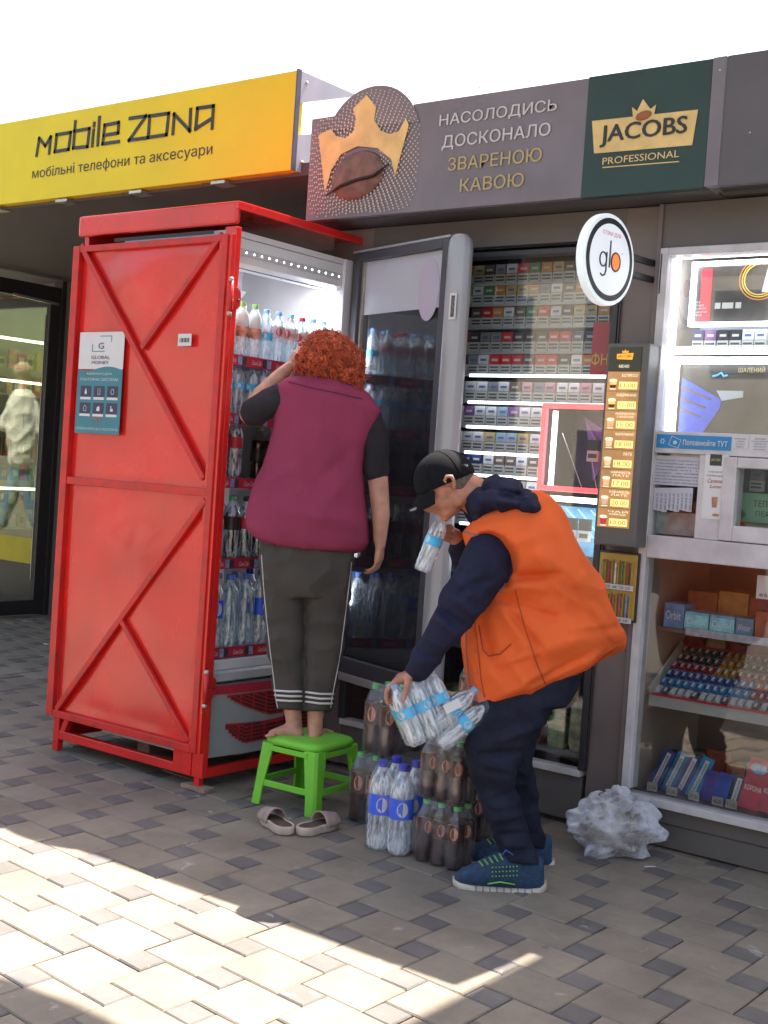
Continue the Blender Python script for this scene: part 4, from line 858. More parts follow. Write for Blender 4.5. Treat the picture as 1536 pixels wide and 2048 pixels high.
text('JACOBS', (xc-.03, YM+.0003, zc-.009), (1,0,0), (0,0,1), .06, .014, MD, mbx); text('МЕНЮ', (xc-.022, YM+.001, lz1-hh*.115), (1,0,0), (0,0,1), .044, .012, ML, mbx)
names = [('ЕСПРЕСО','11.00'),('АМЕРИКАНО','11.00'),('АМЕРИКАНО З МОЛОКОМ','15.00'),('КАПУЧИНО','18.00'),('ЛАТЕ','18.00'),('КАРАМЕЛЬ ЛАТЕ','17.00'),('КАРАМЕЛЬ ЛАТЕ XL','20.00'),('ЧАЙ КАРКАДЕ','10.00')]
cellm = mat('menu_cell', (.30,.15,.05), .4, var=.6, vs=9, emit=.2, ecol=(.42,.22,.09)); plm = mat('price_plate', (.85,.5,.12), .4, var=.2, vs=9, emit=.42, ecol=(1,.62,.2))
ch = hh*.865/8
for i, (nm, pr) in enumerate(names):
    z1 = lz1-hh*.135-i*ch; z0 = z1-ch
    b = MB(); b.box(lx0, lx1, YM+.002, YM+.0055, z0+.001, z1-.001); cell = b.obj('drink_cell', cellm, mbx)
    b = MB(); b.box(lx0+.052, lx1-.008, YM+.0008, YM+.0018, z0+.008, z0+.036); pp = b.obj('price_plate', plm, mbx)
    text(pr, (lx0+.058, YM+.0002, z0+.014), (1,0,0), (0,0,1), lx1-lx0-.072, .016, MD, mbx)
    if ' ' in nm:
        w1, w2 = nm.split(' ', 1); text(w1, (lx0+.045, YM+.001, z1-.016), (1,0,0), (0,0,1), lx1-lx0-.052, .0085, ML, mbx); text(w2, (lx0+.052, YM+.001, z1-.028), (1,0,0), (0,0,1), lx1-lx0-.066, .0085, ML, mbx)
    else: text(nm, (lx1-.008-.0095*len(nm), YM+.001, z1-.021), (1,0,0), (0,0,1), .0095*len(nm), .011, ML, mbx)
    cxp = lx0+.026; cup = mat('cup_%d' % i, [(.8,.42,.1),(.85,.45,.08),(.6,.33,.14),(.65,.42,.25),(.6,.42,.25),(.6,.35,.18),(.5,.3,.2),(.35,.03,.03)][i], .4, var=.4, vs=60, emit=.25)
    b = MB(); b.prism([(cxp-.016, YM+.001, z0+.040), (cxp+.016, YM+.001, z0+.040), (cxp+.011, YM+.001, z0+.012), (cxp-.011, YM+.001, z0+.012)], (0,.0009,0)); b.obj('cup_picture', cup, mbx)
    b = MB(); b.ball((cxp, YM+.0004, z0+.041), (.017,.0006,.007), 6); b.obj('foam_picture', ML, mbx)
    if i < 2: b = MB(); b.prism([(cxp-.014, YM+.0006, z0+.024), (cxp+.014, YM+.0006, z0+.024), (cxp+.011, YM+.0006, z0+.012), (cxp-.011, YM+.0006, z0+.012)], (0,.0004,0)); b.obj('coffee_picture', MD, mbx)
    b = MB(); b.box(cxp-.013, cxp+.013, YM+.001, YM+.0018, z0+.006, z0+.009); b.obj('saucer_picture', ML, mbx)
# coffee stick display
YD = 4.60
a, c = PY(1198, 1104, YD), PY(1262, 1242, YD); dx0, dx1 = PY(1197,1110,YD).x, PY(1272,1110,YD).x; dz1, dz0 = a.z, c.z
ds = thing('stick_display', (dx0+.06, YD, dz0), 'small yellow display of coffee sticks in two rows under the menu box', 'display')
b = MB(); b.box(dx0-.008, dx1+.008, YD+.022, YF+.003, dz0-.008, dz1+.008); b.obj('back_frame', DFRAME, ds, bevel=.002)
b = MB(); b.box(dx0, dx1, YD+.016, YD+.0215, dz0, dz1); b.obj('yellow_card', mat('mustard', (.50,.33,.06), .5), ds)
for r in range(2):
    zt2 = dz1-.028-r*(dz1-dz0)*.5; zl = zt2-(dz1-dz0)*.36
    b = MB(); b.box(dx0+.003, dx1-.003, YD+.002, YD+.006, zl-.021, zl); b.obj('price_strip', WARN, ds)
    for i in range(5):
        xx = dx0+.016+i*(dx1-dx0-.02)/5
        b = MB(); b.box(xx, xx+.007, YD+.004, YD+.013, zl+.002, zt2-.004*(i % 3)); b.obj('stick_sachet', mat('stick_%d%d' % (r, i), [[(.25,.2,.06),(.3,.04,.04),(.6,.58,.55),(.12,.2,.06),(.35,.05,.04)],[(.5,.08,.1),(.6,.3,.1),(.5,.05,.08),(.5,.06,.08),(.1,.3,.6)]][r][i], .35, var=.5, vs=50), ds)
        b = MB(); b.box(xx+.009, xx+.015, YD+.004, YD+.013, zl+.002, zt2-.006); b.obj('stick_sachet', mat('stickb_%d' % (i % 3), [(.14,.15,.05),(.2,.05,.04),(.22,.14,.06)][i % 3], .35, var=.5, vs=50), ds)
        b = MB(); b.box(xx+.0165, xx+.0185, YD+.002, YD+.015, zl+.001, zt2+.003); b.obj('divider', MATS['mustard'], ds)
        text([['5','7','6','7','13'],['8','5','6','5','5']][r][i]+'.00', (xx-.003, YD+.0015, zl-.016), (1,0,0), (0,0,1), .019, .011, INK, ds)
# wall bits
o = thing('wall_handle', (-2.36, YF-.02, .9), 'thin dark conduit running down the brown post below the stick display', 'conduit'); b = MB(); b.bar((-2.43+.004, YF-.004, .25), (-2.43+.004, YF-.004, 2.3), .006, .006); b.obj('pipe', DFRAME, o)

# ================================================================== red steel cabinet round the drinks cooler
CX1, CX0, CY0, CY1 = -3.79, -4.80, 3.83, 4.80
cab = thing('steel_cabinet', (-4.3, 4.3, 0), 'tall red painted steel cabinet standing round the drinks cooler, its side braced with diagonals', 'cabinet')
b = MB(); b.box(CX0-.004, CX1, CY0, CY0+.03, 2.385, 2.48); b.obj('top_band', RED, cab, bevel=.012)
b = MB(); b.box(CX0-.004, CX1, CY0+.03, CY1, 2.462, 2.48); b.obj('roof_sheet', RED, cab)
b = MB(); b.box(CX1-.012, CX1+.006, CY0+.002, CY1, 2.445, 2.478); b.obj('roof_edge', RED, cab, bevel=.002)
b = MB(); b.box(CX1-.06, CX1+.004, CY0+.001, CY0+.035, .055, 2.374); b.obj('corner_post', RED, cab, bevel=.004)
b = MB(); b.box(CX0+.03, CX0+.07, CY0, CY0+.035, .04, .2); b.obj('corner_post', RED, cab, bevel=.003)
b = MB(); b.box(CX0, CX0+.03, CY0+.04, CY1, .05, 2.46); b.obj('far_side_sheet', RED, cab)
b = MB(); b.box(CX1-.05, CX1+.0, CY1-.04, CY1, .055, 2.444); b.obj('corner_post', RED, cab, bevel=.004)
b = MB(); b.box(CX0+.03, CX1-.062, CY0+.002, CY0+.035, .055, .095); b.obj('bottom_rail', RED, cab, bevel=.003)
b = MB(); b.box(CX1-.03, CX1+.0, CY0+.036, CY1-.042, .055, .095); b.obj('bottom_rail', RED, cab, bevel=.003)
b = MB(); b.box(CX0+.03, CX1-.05, CY1-.03, CY1, .055, .095); b.obj('bottom_rail', RED, cab, bevel=.003)
b = MB(); b.bar((CX0+.09, CY0+.018, .09), (CX0+.14, CY0+.018, .2), .03, .03, up=(0,1,0)); b.obj('strut', RED, cab)
b = MB(); b.box(CX1-.17, CX1-.061, CY0-.002, CY0+.004, .06, .19); b.obj('corner_plate', RED, cab)
b = MB(); b.box(CX1-.045, CX1-.015, CY0+.005, CY0+.03, .02, .054); b.obj('foot', RED, cab); b = MB(); b.box(CX0+.03, CX0+.07, CY0, CY0+.03, 0, .04); b.obj('foot', RED, cab)
b = MB(); b.box(CX0+.1, CX1-.1, CY0+.3, CY1-.1, .096, .12); b.obj('floor_board', mat('pale_board', (.30,.27,.24), .8), cab)
# braced door leaf covering the side: frame, buckled sheet, rails and diagonals
PXc = lambda u, v: PY(u, v, CY0-.012)
L0, L1 = CX0+.032, PXc(457, 520).x; Z0, Z1 = .165, 2.335
random.seed(3)
def buck(x, z):
    a = noise.noise(V((x*2.1, z*1.5, 4)))*.010+noise.noise(V((x*4.5, z*3.2, 9)))*.004
    for (cx_, cz_, r_, h_) in ((-4.42, 2.18, .16, .012), (-4.35, 1.12, .2, -.010), (-4.62, 1.2, .14, .009), (-4.2, .98, .15, .009)): 
        d = ((x-cx_)**2+((z-cz_)*1.4)**2)/r_**2; a += h_*math.exp(-d)
    ed = min(1, min(x-L0, L1-x, z-Z0, Z1-z, abs(z-1.255)+.02)/.07); return a*max(0, ed)
nx, nz = 70, 150; vs = []; fs = []
for j in range(nz+1):
    for i in range(nx+1):
        x = L0+.02+(L1-L0-.04)*i/nx; z = Z0+.02+(Z1-Z0-.04)*j/nz; vs.append((x, CY0-.004-buck(x, z), z))
for j in range(nz):
    for i in range(nx): k = j*(nx+1)+i; fs.append((k, k+1, k+nx+2, k+nx+1))
b = MB(); b.add(vs, fs); b.obj('door_sheet', RED, cab, smooth=True)
def drail(p, q, w_=.028, th=.02, nm='brace'):
    b = MB(); b.bar((p[0], CY0-.018, p[1]), (q[0], CY0-.018, q[1]), th, w_, up=(0,1,0).__class__(V((q[0]-p[0],0,q[1]-p[1])).normalized().cross(V((0,1,0))).to_tuple())); return b.obj(nm, REDRAIL, cab, bevel=.003)
def pc(u, v): p = PXc(u, v); return (p.x, p.z)
drail((L0, Z0), (L0, Z1), .045, .028, 'door_stile'); drail((L1-.012, Z0), (L1-.012, Z1), .035, .026, 'door_stile')
drail((L0+.024, Z1-.014), (L1-.03, Z1-.014), .028, .024, 'door_rail'); drail((L0+.024, Z0+.014), (L1-.03, Z0+.014), .034, .026, 'door_rail'); drail((L0+.024, pc(270, 972)[1]), (L1-.03, pc(270, 972)[1]), .034, .022, 'door_rail')
drail(pc(166, 492), pc(410, 958)); drail(pc(448, 468), pc(286, 697), .026, .018); drail(pc(414, 1000), pc(116, 1418)); drail(pc(243, 1237), pc(380, 1483), .024, .018)
b = MB(); a, c = pc(220, 470), pc(425, 452); b.box(a[0]+.02, c[0], CY0-.0012, CY0-.0002, Z1+.012, Z1+.028); b.obj('dark_slot', BLK, cab)
# second narrow stile and hinges at the corner
xh = L1+.026
b = MB(); b.box(xh-.004, CX1-.066, CY0-.022, CY0-.001, Z0, 2.34); b.obj('hinge_stile', RED, cab, bevel=.003)
for v_ in (595, 1385):
    z = PXc(455, v_).z; b = MB(); b.tube([(xh+.022, CY0-.034, z-.065), (xh+.022, CY0-.034, z+.065)], .010, 10); b.obj('hinge', REDRAIL, cab, smooth=True)
    for dz in (-.07, .07): b = MB(); b.ball((xh+.022, CY0-.036, z+dz), .011, 6); b.obj('weld_bead', mat('bead', (.5,.45,.42), .4, metal=.4), cab, smooth=True)
    b = MB(); b.prism([(CX1+.006, CY0-.03+.07*k[0], z+k[1]) for k in ((0,-.045),(0,.045),(.8,.045),(1.05,.03),(1.1,0),(1.05,-.03),(.8,-.045))], (.006,0,0)); b.obj('lock_tab', REDRAIL, cab, bevel=.001)
    b = MB(); b.ball((CX1+.013, CY0+.03, z-.005), .006, 5); b.obj('tab_hole', BLK, cab)
# money transfer poster sticker
YK = CY0-.020
def K(u, v): p = PY(u, v, YK); return (p.x, p.z)
a, c = K(161, 664), K(250, 664); pw = c[0]-a[0]; pz1 = (a[1]+c[1])/2; pz0 = K(200, 868)[1]; px0 = a[0]+.0
TEAL = mat('teal_print', (.035,.20,.26), .4, var=.06); PWH = mat('poster_white', (.66,.64,.66), .4, var=.03); NAVY = mat('navy_print', (.03,.03,.09), .4, var=0)
ph = pz1-pz0; zw = pz1-ph*.36
b = MB(); b.prism([(px0, YK, zw-.002), (px0+pw, YK, zw-.002), (px0+pw, YK, pz1), (px0, YK, pz1)], (0,.0015,0)); po = b.obj('poster_sticker', PWH, cab)
b = MB(); wave = [(px0+pw*k/16, YK, zw+.010*math.sin(k/16*2*math.pi+3.6)) for k in range(17)]; b.prism([(px0, YK-.0004, pz0)]+[(x, YK-.0004, z) for x, y, z in wave]+[(px0+pw, YK-.0004, pz0)], (0,.0018,0)); b.obj('teal_field', TEAL, po)
def ptext(s_, fx, fz, fw, fh, mt): text(s_, (px0+pw*(fx-fw/2), YK-.0012, pz1-ph*fz), (1,0,0), (0,0,1), pw*fw, ph*fh, mt, po)
ptext('GLOBAL', .5, .265, .42, .032, NAVY); ptext('MONEY', .5, .315, .38, .030, NAVY); ptext('G', .5, .165, .12, .06, NAVY)
ptext('МІЖНАРОДНА', .5, .425, .56, .026, PWH); ptext('ПЛАТІЖНА СИСТЕМА', .5, .48, .86, .028, PWH); ptext('ТУТ', .5, .885, .22, .045, mat('coral', (.6,.08,.06), .5, var=0)); ptext('СПЛАЧУЙТЕ ВСІ ПОСЛУГИ', .5, .965, .94, .030, PWH)
for (x1_, z1_, x2_, z2_) in ((.46,.04,.72,.04),(.72,.04,.72,.10),(.30,.19,.58,.19),(.30,.12,.30,.19)):
    b = MB(); b.bar((px0+pw*x1_, YK-.0008, pz1-ph*z1_), (px0+pw*x2_, YK-.0008, pz1-ph*z2_), .0012, .003, up=(0,0,1) if z1_ == z2_ else (1,0,0)); b.obj('corner_mark', TEAL, po)
for r in range(2):
    for q in range(3):
        x0 = px0+pw*(.09+.30*q); z1 = pz1-ph*(.53+.165*r)
        b = MB(); b.box(x0, x0+pw*.24, YK-.0012, YK-.0006, z1-ph*.115, z1); b.obj('icon_tile', NAVY, po)
        b = MB(); b.box(x0, x0+pw*.24, YK-.0014, YK-.0008, z1-ph*.135, z1-ph*.110); b.obj('caption', PWH, po)
        cxx, czz = x0+pw*.12, z1-ph*.055; b = MB(); k = r*3+q
        if k == 0: b.prism([(cxx, YK-.0018, czz+.016), (cxx+.008, YK-.0018, czz-.004), (cxx+.005, YK-.0018, czz-.013), (cxx-.005, YK-.0018, czz-.013), (cxx-.008, YK-.0018, czz-.004)], (0,.0005,0))
        elif k == 1: b.tube([(cxx+sx*.007, YK-.0016, czz+sz*.014) for sx, sz in ((-1,-1),(1,-1),(1,1),(-1,1),(-1,-1))], .0014, 4)
        elif k == 2: b.tube([(cxx+.010*math.cos(R_(a)), YK-.0016, czz+.012*math.sin(R_(a))) for a in range(0,361,30)], .0014, 4)
        elif k == 3: b.tube([(cxx+sx*.009, YK-.0016, czz+sz*.010-.002) for sx, sz in ((-1,-1),(1,-1),(1,1),(0,1),(-.6,1.7),(0,1),(.6,1.7),(0,1),(-1,1),(-1,-1))], .0014, 4)
        elif k == 4: b.prism([(cxx-.010, YK-.0018, czz-.012), (cxx+.010, YK-.0018, czz-.012), (cxx+.010, YK-.0018, czz+.004), (cxx+.004, YK-.0018, czz+.012), (cxx-.010, YK-.0018, czz+.002)], (0,.0005,0))
        else: b.prism([(cxx-.010, YK-.0018, czz-.012), (cxx+.010, YK-.0018, czz-.012), (cxx+.008, YK-.0018, czz), (cxx-.001, YK-.0018, czz), (cxx-.002, YK-.0018, czz+.012), (cxx-.008, YK-.0018, czz+.012), (cxx-.006, YK-.0018, czz)], (0,.0005,0))
        b.obj('icon', PWH, po)
a, c = K(358, 668), K(383, 692); b = MB(); b.box(a[0], c[0], YK-.004, YK-.002, c[1], a[1]); bs_ = b.obj('barcode_sticker', PWH, cab)
for k in range(9):
    x = a[0]+(c[0]-a[0])*(.14+.08*k); b = MB(); b.box(x, x+(c[0]-a[0])*(.03+.02*(k % 3)), YK-.0046, YK-.0041, c[1]+(a[1]-c[1])*.3, a[1]-(a[1]-c[1])*.35); b.obj('barcode_line', INK, bs_)
# bricks under the feet
BR = mat('clay_brick', (.30,.20,.15), .9, var=.3, vs=25, bump=.5, bs=60)
for nm, p, lb in (('brick', (CX1-.03, CY0+.015, 0), 'worn brick wedged under the near foot of the red cabinet'),):
    b = MB(); b.box(p[0]-.075, p[0]+.07, p[1]-.03, p[1]+.035, .001, .022); tag(b.obj('brick', BR, bevel=.005), lb, 'brick')
o = MB().box(CX0+.28, CX0+.36, CY0+.3, CY0+.42, .001, .06).obj('brick', BR, bevel=.006); tag(o, 'half brick lying in the dark under the red cabinet', 'brick')

# ================================================================== drinks cooler
FX = -3.835; FXB = -4.48; FYL, FYR = CY0+.045, 4.60
WIN = mat('cooler_white', (.68,.67,.70), .35, var=.04)
fr = thing('drinks_cooler', (-4.15, 4.25, 0), 'white glass door drinks cooler standing open inside the red cabinet', 'drinks cooler')
b = MB(); b.box(FXB-.04, FX, CY0+.040, FYL, .14, 2.37); b.obj('side_wall', WIN, fr)
b = MB(); b.box(FXB-.04, FX+.01, FYR, FYR+.06, .14, 2.37); b.obj('side_wall', WIN, fr, bevel=.004)
b = MB(); b.box(FXB-.04, FXB, FYL, FYR, .14, 2.37); b.obj('back_wall', WIN, fr)
b = MB(); b.box(FXB, FX, FYL, FYR, 2.345, 2.37); b.obj('ceiling', WIN, fr)
b = MB(); zc0 = 2.225; b.prism([(FX-.005, FYL+.001, 2.344), (FX-.005, FYL+.001, zc0+.015), (FX-.03, FYL+.001, zc0), (FX-.17, FYL+.001, zc0+.012), (FX-.19, FYL+.001, 2.344)], (0, FYR-FYL-.002, 0)); b.obj('light_canopy', mat('canopy_white', (.72,.72,.74), .3, var=.03), fr, bevel=.004)
for k in range(15): 
    y = FYL+.03+k*(FYR-FYL-.06)/14; b = MB(); b.ball((FX-.002, y, 2.285), .0036, 5); b.obj('led_dot', mat('led_dot', (1,1,1), .5, var=0, emit=6, ecol=(1,1,1)), fr)
b = MB(); b.box(FX-.006, FX-.001, FYL+.02, FYR-.02, 2.27, 2.30); b.obj('led_strip', mat('strip_glow', (.5,.5,.53), .4, var=0), fr)
b = MB()
for k in range(44):
    y = FYL+.03+k*(FYR-FYL-.06)/43; b.box(FX-.055, FX-.047, y, y+.006, zc0-.0015, zc0-.0002+.002)
o = b.obj('vent_slots', BLK, fr); o['kind'] = 'stuff'
b = MB(); b.prism([(FXB+.001, FYL+.05, 2.30), (FXB+.001, FYL+.62, 2.30), (FXB+.12, FYL+.62, 2.21), (FXB+.12, FYL+.05, 2.21)], (.0,0,-.004)); b.prism([(FXB+.001, FYL+.05, 2.02), (FXB+.001, FYL+.55, 2.02), (FXB+.15, FYL+.60, 2.21), (FXB+.15, FYL+.05, 2.21)], (.004,0,.004)); b.obj('duct_panel', mat('duct', (.50,.50,.52), .4, var=.04), fr)
b = MB(); b.box(FX-.03, FX-.018, FYR-.008, FYR-.001, 1.1, 2.2); b.obj('light_strip', mat('side_led', (1,1,1), .5, var=0, emit=1.5), fr)
for nm_, loc_, sx_, sy_, pw__, dirv in (('cooler_top_light', (FX-.08, (FYL+FYR)/2, zc0-.006), .66, .05, 1.0, V((-.35,0,-1))), ('cooler_side_light', (FX-.035, FYR-.014, 1.5), .03, 1.5, 1.7, V((-.55,-1,0)))):
    al = bpy.data.lights.new(nm_, 'AREA'); al.shape = 'RECTANGLE'; al.size = sx_; al.size_y = sy_; al.energy = pw__; al.color = (.95,.97,1)
    ao = bpy.data.objects.new(nm_, al); COL.objects.link(ao); ao.location = loc_
    zz_ = -dirv.normalized(); xx_ = (V((0,1,0)) if nm_ == 'cooler_top_light' else V((1,0,0))); xx_ = (xx_-zz_*xx_.dot(zz_)).normalized(); yy_ = zz_.cross(xx_); mq = Matrix((xx_, yy_, zz_)).transposed().to_4x4(); mq.translation = V(loc_); ao.matrix_world = mq
shelf_z = [1.832, 1.581, 1.307, .959, .573]
CS = mat('shelf_strip_red', (.48,.025,.05), .35, var=.1, vs=30); SHW = mat('shelf_wire', (.40,.41,.45), .35)
CO = mat('cola_white', (.72,.66,.68), .5, var=0)
PB = mat('price_blue', (.25,.32,.55), .5, var=.3, vs=60); PK = mat('price_black', (.05,.04,.05), .5)
for k, z in enumerate(shelf_z):
    b = MB(); b.box(FXB+.02, FX-.022, FYL+.004, FYR-.004, z+.012, z+.018); sh_ = b.obj('cooler_shelf', SHW, fr)
    b = MB(); b.box(FX-.02, FX-.014, FYL+.004, FYR-.004, z-.024, z+.022); st2 = b.obj('price_strip', CS, sh_)
    for q in range(5):
        y = FYL+.01+q*.155; o_ = V((FX-.0135, y, z-.012)); text('Coca-Cola', o_, (0,1,0), (0,0,1), .058, .020, CO, sh_, shear=.35)
        b = MB(); b.box(FX-.0138, FX-.0125, y+.07, y+.094, z-.020, z+.016); b.obj('price_ticket', PB if q % 2 == 0 else PK, sh_); b = MB(); b.box(FX-.0138, FX-.0125, y+.098, y+.122, z-.020, z+.016); b.obj('price_ticket', PK if q % 2 == 0 else PB, sh_)
b = MB(); b.box(FXB, FX+.004, FYL, FYR, .50, .545); b.obj('deck', WIN, fr, bevel=.006)
b = MB(); b.prism([(FX+.006, FYL-.01, .50), (FX+.02, FYL-.01, .49), (FX+.02, FYL-.01, .455), (FX-.02, FYL-.01, .44), (FX-.03, FYL-.01, .50)], (0, FYR-FYL+.06, 0)); b.obj('sill_lip', mat('lip', (.48,.48,.5), .35), fr, bevel=.003)
GB = mat('cooler_grey_front', (.33,.33,.345), .45, var=.06)
b = MB(); nseg = 12; ring = []
for k in range(nseg+1):
    y = FYL-.005+(FYR-FYL+.05)*k/nseg; ring.append((FX+.012+.03*math.sin(math.pi*k/nseg), y))
b.add([(x, y, z) for x, y in ring for z in (.13, .40, .438)], [(i*3+j, (i+1)*3+j, (i+1)*3+j+1, i*3+j+1) for i in range(nseg) for j in range(2)]); b.obj('front_panel', GB, fr, smooth=True)
b = MB(); b.box(FXB, FX+.005, FYL, FYR, .13, .44); b.obj('motor_box', GB, fr)
b = MB(); b.add([(x+.004, y, z) for x, y in ring for z in (.40, .439)], [(i*2, (i+1)*2, (i+1)*2+1, i*2+1) for i in range(nseg)]); b.obj('red_stripe', CS, fr, smooth=True)
def rx(y): return FX+.012+.03*math.sin(math.pi*(y-FYL+.005)/(FYR-FYL+.05))
GRR = mat('grille_red', (.45,.02,.025), .4, var=.1)
for nm, fn_top, fn_bot in (('grille', lambda s_: .395, lambda s_: .395-.11*min(1, s_*2.2)**.7), ('grille', lambda s_: .27-.02*math.sin(s_*3)+.03*s_, lambda s_: .27-.10*min(1, s_*5)**.6+.02*s_)):
    b = MB(); N = 30; ys_ = [FYL+.10+(FYR-FYL-.14)*i/N for i in range(N+1)]
    for i in range(N):
        s_ = i/N; a0, a1 = fn_bot(s_+.02), fn_top(s_); b.add([(rx(ys_[i])+.006, ys_[i], a0), (rx(ys_[i+1])+.006, ys_[i+1], a0), (rx(ys_[i+1])+.006, ys_[i+1], a1), (rx(ys_[i])+.006, ys_[i], a1)], [(0,1,2,3)])
    gr_ = b.obj('grille', GRR, fr); b = MB()
    for i in range(N*2):
        y = FYL+.105+(FYR-FYL-.15)*i/(N*2); s_ = i/(N*2)
        if i % 8 == 7: continue
        z = fn_bot(s_+.02)+.008
        while z < fn_top(s_)-.012: b.box(rx(y)+.0062, rx(y)+.0072, y, y+.0075, z, z+.010); z += .0165
    o = b.obj('grille_holes', BLK, gr_); o['kind'] = 'stuff'
# open door
dph = R_(-17); DW = .745; d0 = V((-3.80, 4.665, 0)); da = V((math.cos(dph), math.sin(dph), 0)); dn = V((math.sin(dph), -math.cos(dph), 0))   # dn: towards camera side (inner face)
def dp(s_, z, n_=0): return d0+da*s_+V((0,0,z))+dn*n_
DG = mat('door_gasket', (.06,.058,.07), .5)
dz0, dz1 = .46, 2.40
b = MB()
def dbox(b, s0, s1, z0, z1, n0, n1, m_=0): return b.prism([dp(s0,z0,n0), dp(s1,z0,n0), dp(s1,z1,n0), dp(s0,z1,n0)], dn*(n1-n0), m_)
door = dbox(MB(), 0, .05, dz0, dz1, 0, .03).obj('door', DG, fr, bevel=.004)
dbox(MB(), DW-.075, DW-.03, dz0, dz1, 0, .03).obj('door_frame', DG, door, bevel=.004)
dbox(MB(), .051, DW-.076, dz1-.04, dz1, 0, .03).obj('door_frame', DG, door, bevel=.004); dbox(MB(), .051, DW-.076, dz0, dz0+.07, 0, .03).obj('door_frame', DG, door, bevel=.004)
sk = MB(); prof = [(-.028,.0),(-.03,.034),(-.012,.04),(.028,.032),(.052,.010),(.058,-.018),(.048,-.04),(.0,-.045)]
sk.rings([[dp(DW+a_, z, n_) for a_, n_ in [(a_*k, n_*k) for a_, n_ in prof]] for z, k in ((dz0-.01,.75),(dz0+.03,1),(dz1-.05,1),(dz1-.01,.9),(dz1+.012,.55))]); sk.obj('door_edge', SILV, door, smooth=True, bevel=.002)
dbox(MB(), -.01, DW-.03, dz1+.001, dz1+.012, -.04, .03).obj('door_cap', SILV, door, bevel=.003); dbox(MB(), -.01, DW-.03, dz0-.035, dz0-.001, -.04, .04).obj('door_cap', SILV, door, bevel=.004)
dbox(MB(), .052, .066, dz0+.07, dz1-.04, -.004, .012).obj('inner_trim', mat('champagne', (.50,.47,.40), .25, metal=.6), door); dbox(MB(), DW-.092, DW-.078, dz0+.07, dz1-.04, -.004, .006).obj('inner_trim', ALU, door)
dbox(MB(), .05, DW-.075, dz0+.07, dz1-.04, -.012, -.006).obj('door_glass', glass('cooler_glass', (.28,.29,.33), .09, .05, body=.10, bodycol=(.20,.20,.24)), door)
a_ = 2.115
dbox(MB(), .067, DW-.094, a_, dz1-.041, -.004, -.001).obj('header_sheet', mat('milky_header', (.50,.50,.55), .4, var=.04), door)
b = MB(); cxs = DW-.19; b.rings([[dp(cxs+.075*math.cos(t_), a_+.08+.135*math.sin(t_), n_) for t_ in [2*math.pi*k/28 for k in range(28)]] for n_ in (0, .0012)]); b.obj('pink_oval', mat('pink_oval', (.50,.44,.54), .4, var=.03), door)
text('Coca-Cola', dp(DW-.15, a_+.2, .002), (0,0,1), -da, .01, .01, MATS['pink_oval'], door) if 0 else None
sp = dp(DW+.030, 2.05, .034)
sn = (dn*.95+da*.3).normalized(); sa = V((0,0,1)).cross(sn).normalized()
b = MB(); b.prism([sp-sa*.017, sp+sa*.017, sp+sa*.017+V((0,0,.11)), sp-sa*.017+V((0,0,.11))], sn*.002); b.obj('spec_sticker', PWH, door)
b = MB(); b.prism([sp-sa*.009+sn*.0022+V((0,0,.01)), sp+sa*.009+sn*.0022+V((0,0,.01)), sp+sa*.009+sn*.0022+V((0,0,.1)), sp-sa*.009+sn*.0022+V((0,0,.1))], sn*.0006); b.obj('sticker_print', mat('grey_print', (.12,.12,.13), .5, var=.6, vs=120), door)

# ================================================================== bottles
CLR = glass('bottle_clear', (.90,.95,.98), .14, .04, body=.2, bodycol=(.78,.88,.97), edge=.45, streak=((70,70,14), .0, .62))  # pale streaks painted into the shell stand in for refraction
CLR2 = glass('bottle_pale', (.92,.95,.98), .14, .04, body=.2, bodycol=(.90,.94,.99), edge=.5, streak=((70,70,14), .05, .72))  # same painted refraction streaks, paler
COLA = mat('cola_liquid', (.018,.008,.007), .08, var=.2, spec=.8); TEA = mat('tea_liquid', (.040,.006,.004), .08, var=.3, vs=14, spec=.4)
TEAS = glass('tea_shell', (.92,.86,.84), .10, .05, body=.01, bodycol=(.5,.42,.42), edge=.06, streak=((60,60,12), .0, .04))
capm = {'blue': mat('cap_blue', (.08,.20,.62), .35), 'light blue': mat('cap_lightblue', (.22,.42,.72), .35), 'green': mat('cap_green', (.13,.42,.16), .35), 'lime': mat('cap_lime', (.28,.55,.16), .35), 'red': mat('cap_red', (.50,.02,.04), .35), 'navy': mat('cap_navy', (.03,.04,.40), .35), 'black': mat('cap_black', (.03,.03,.03), .35)}
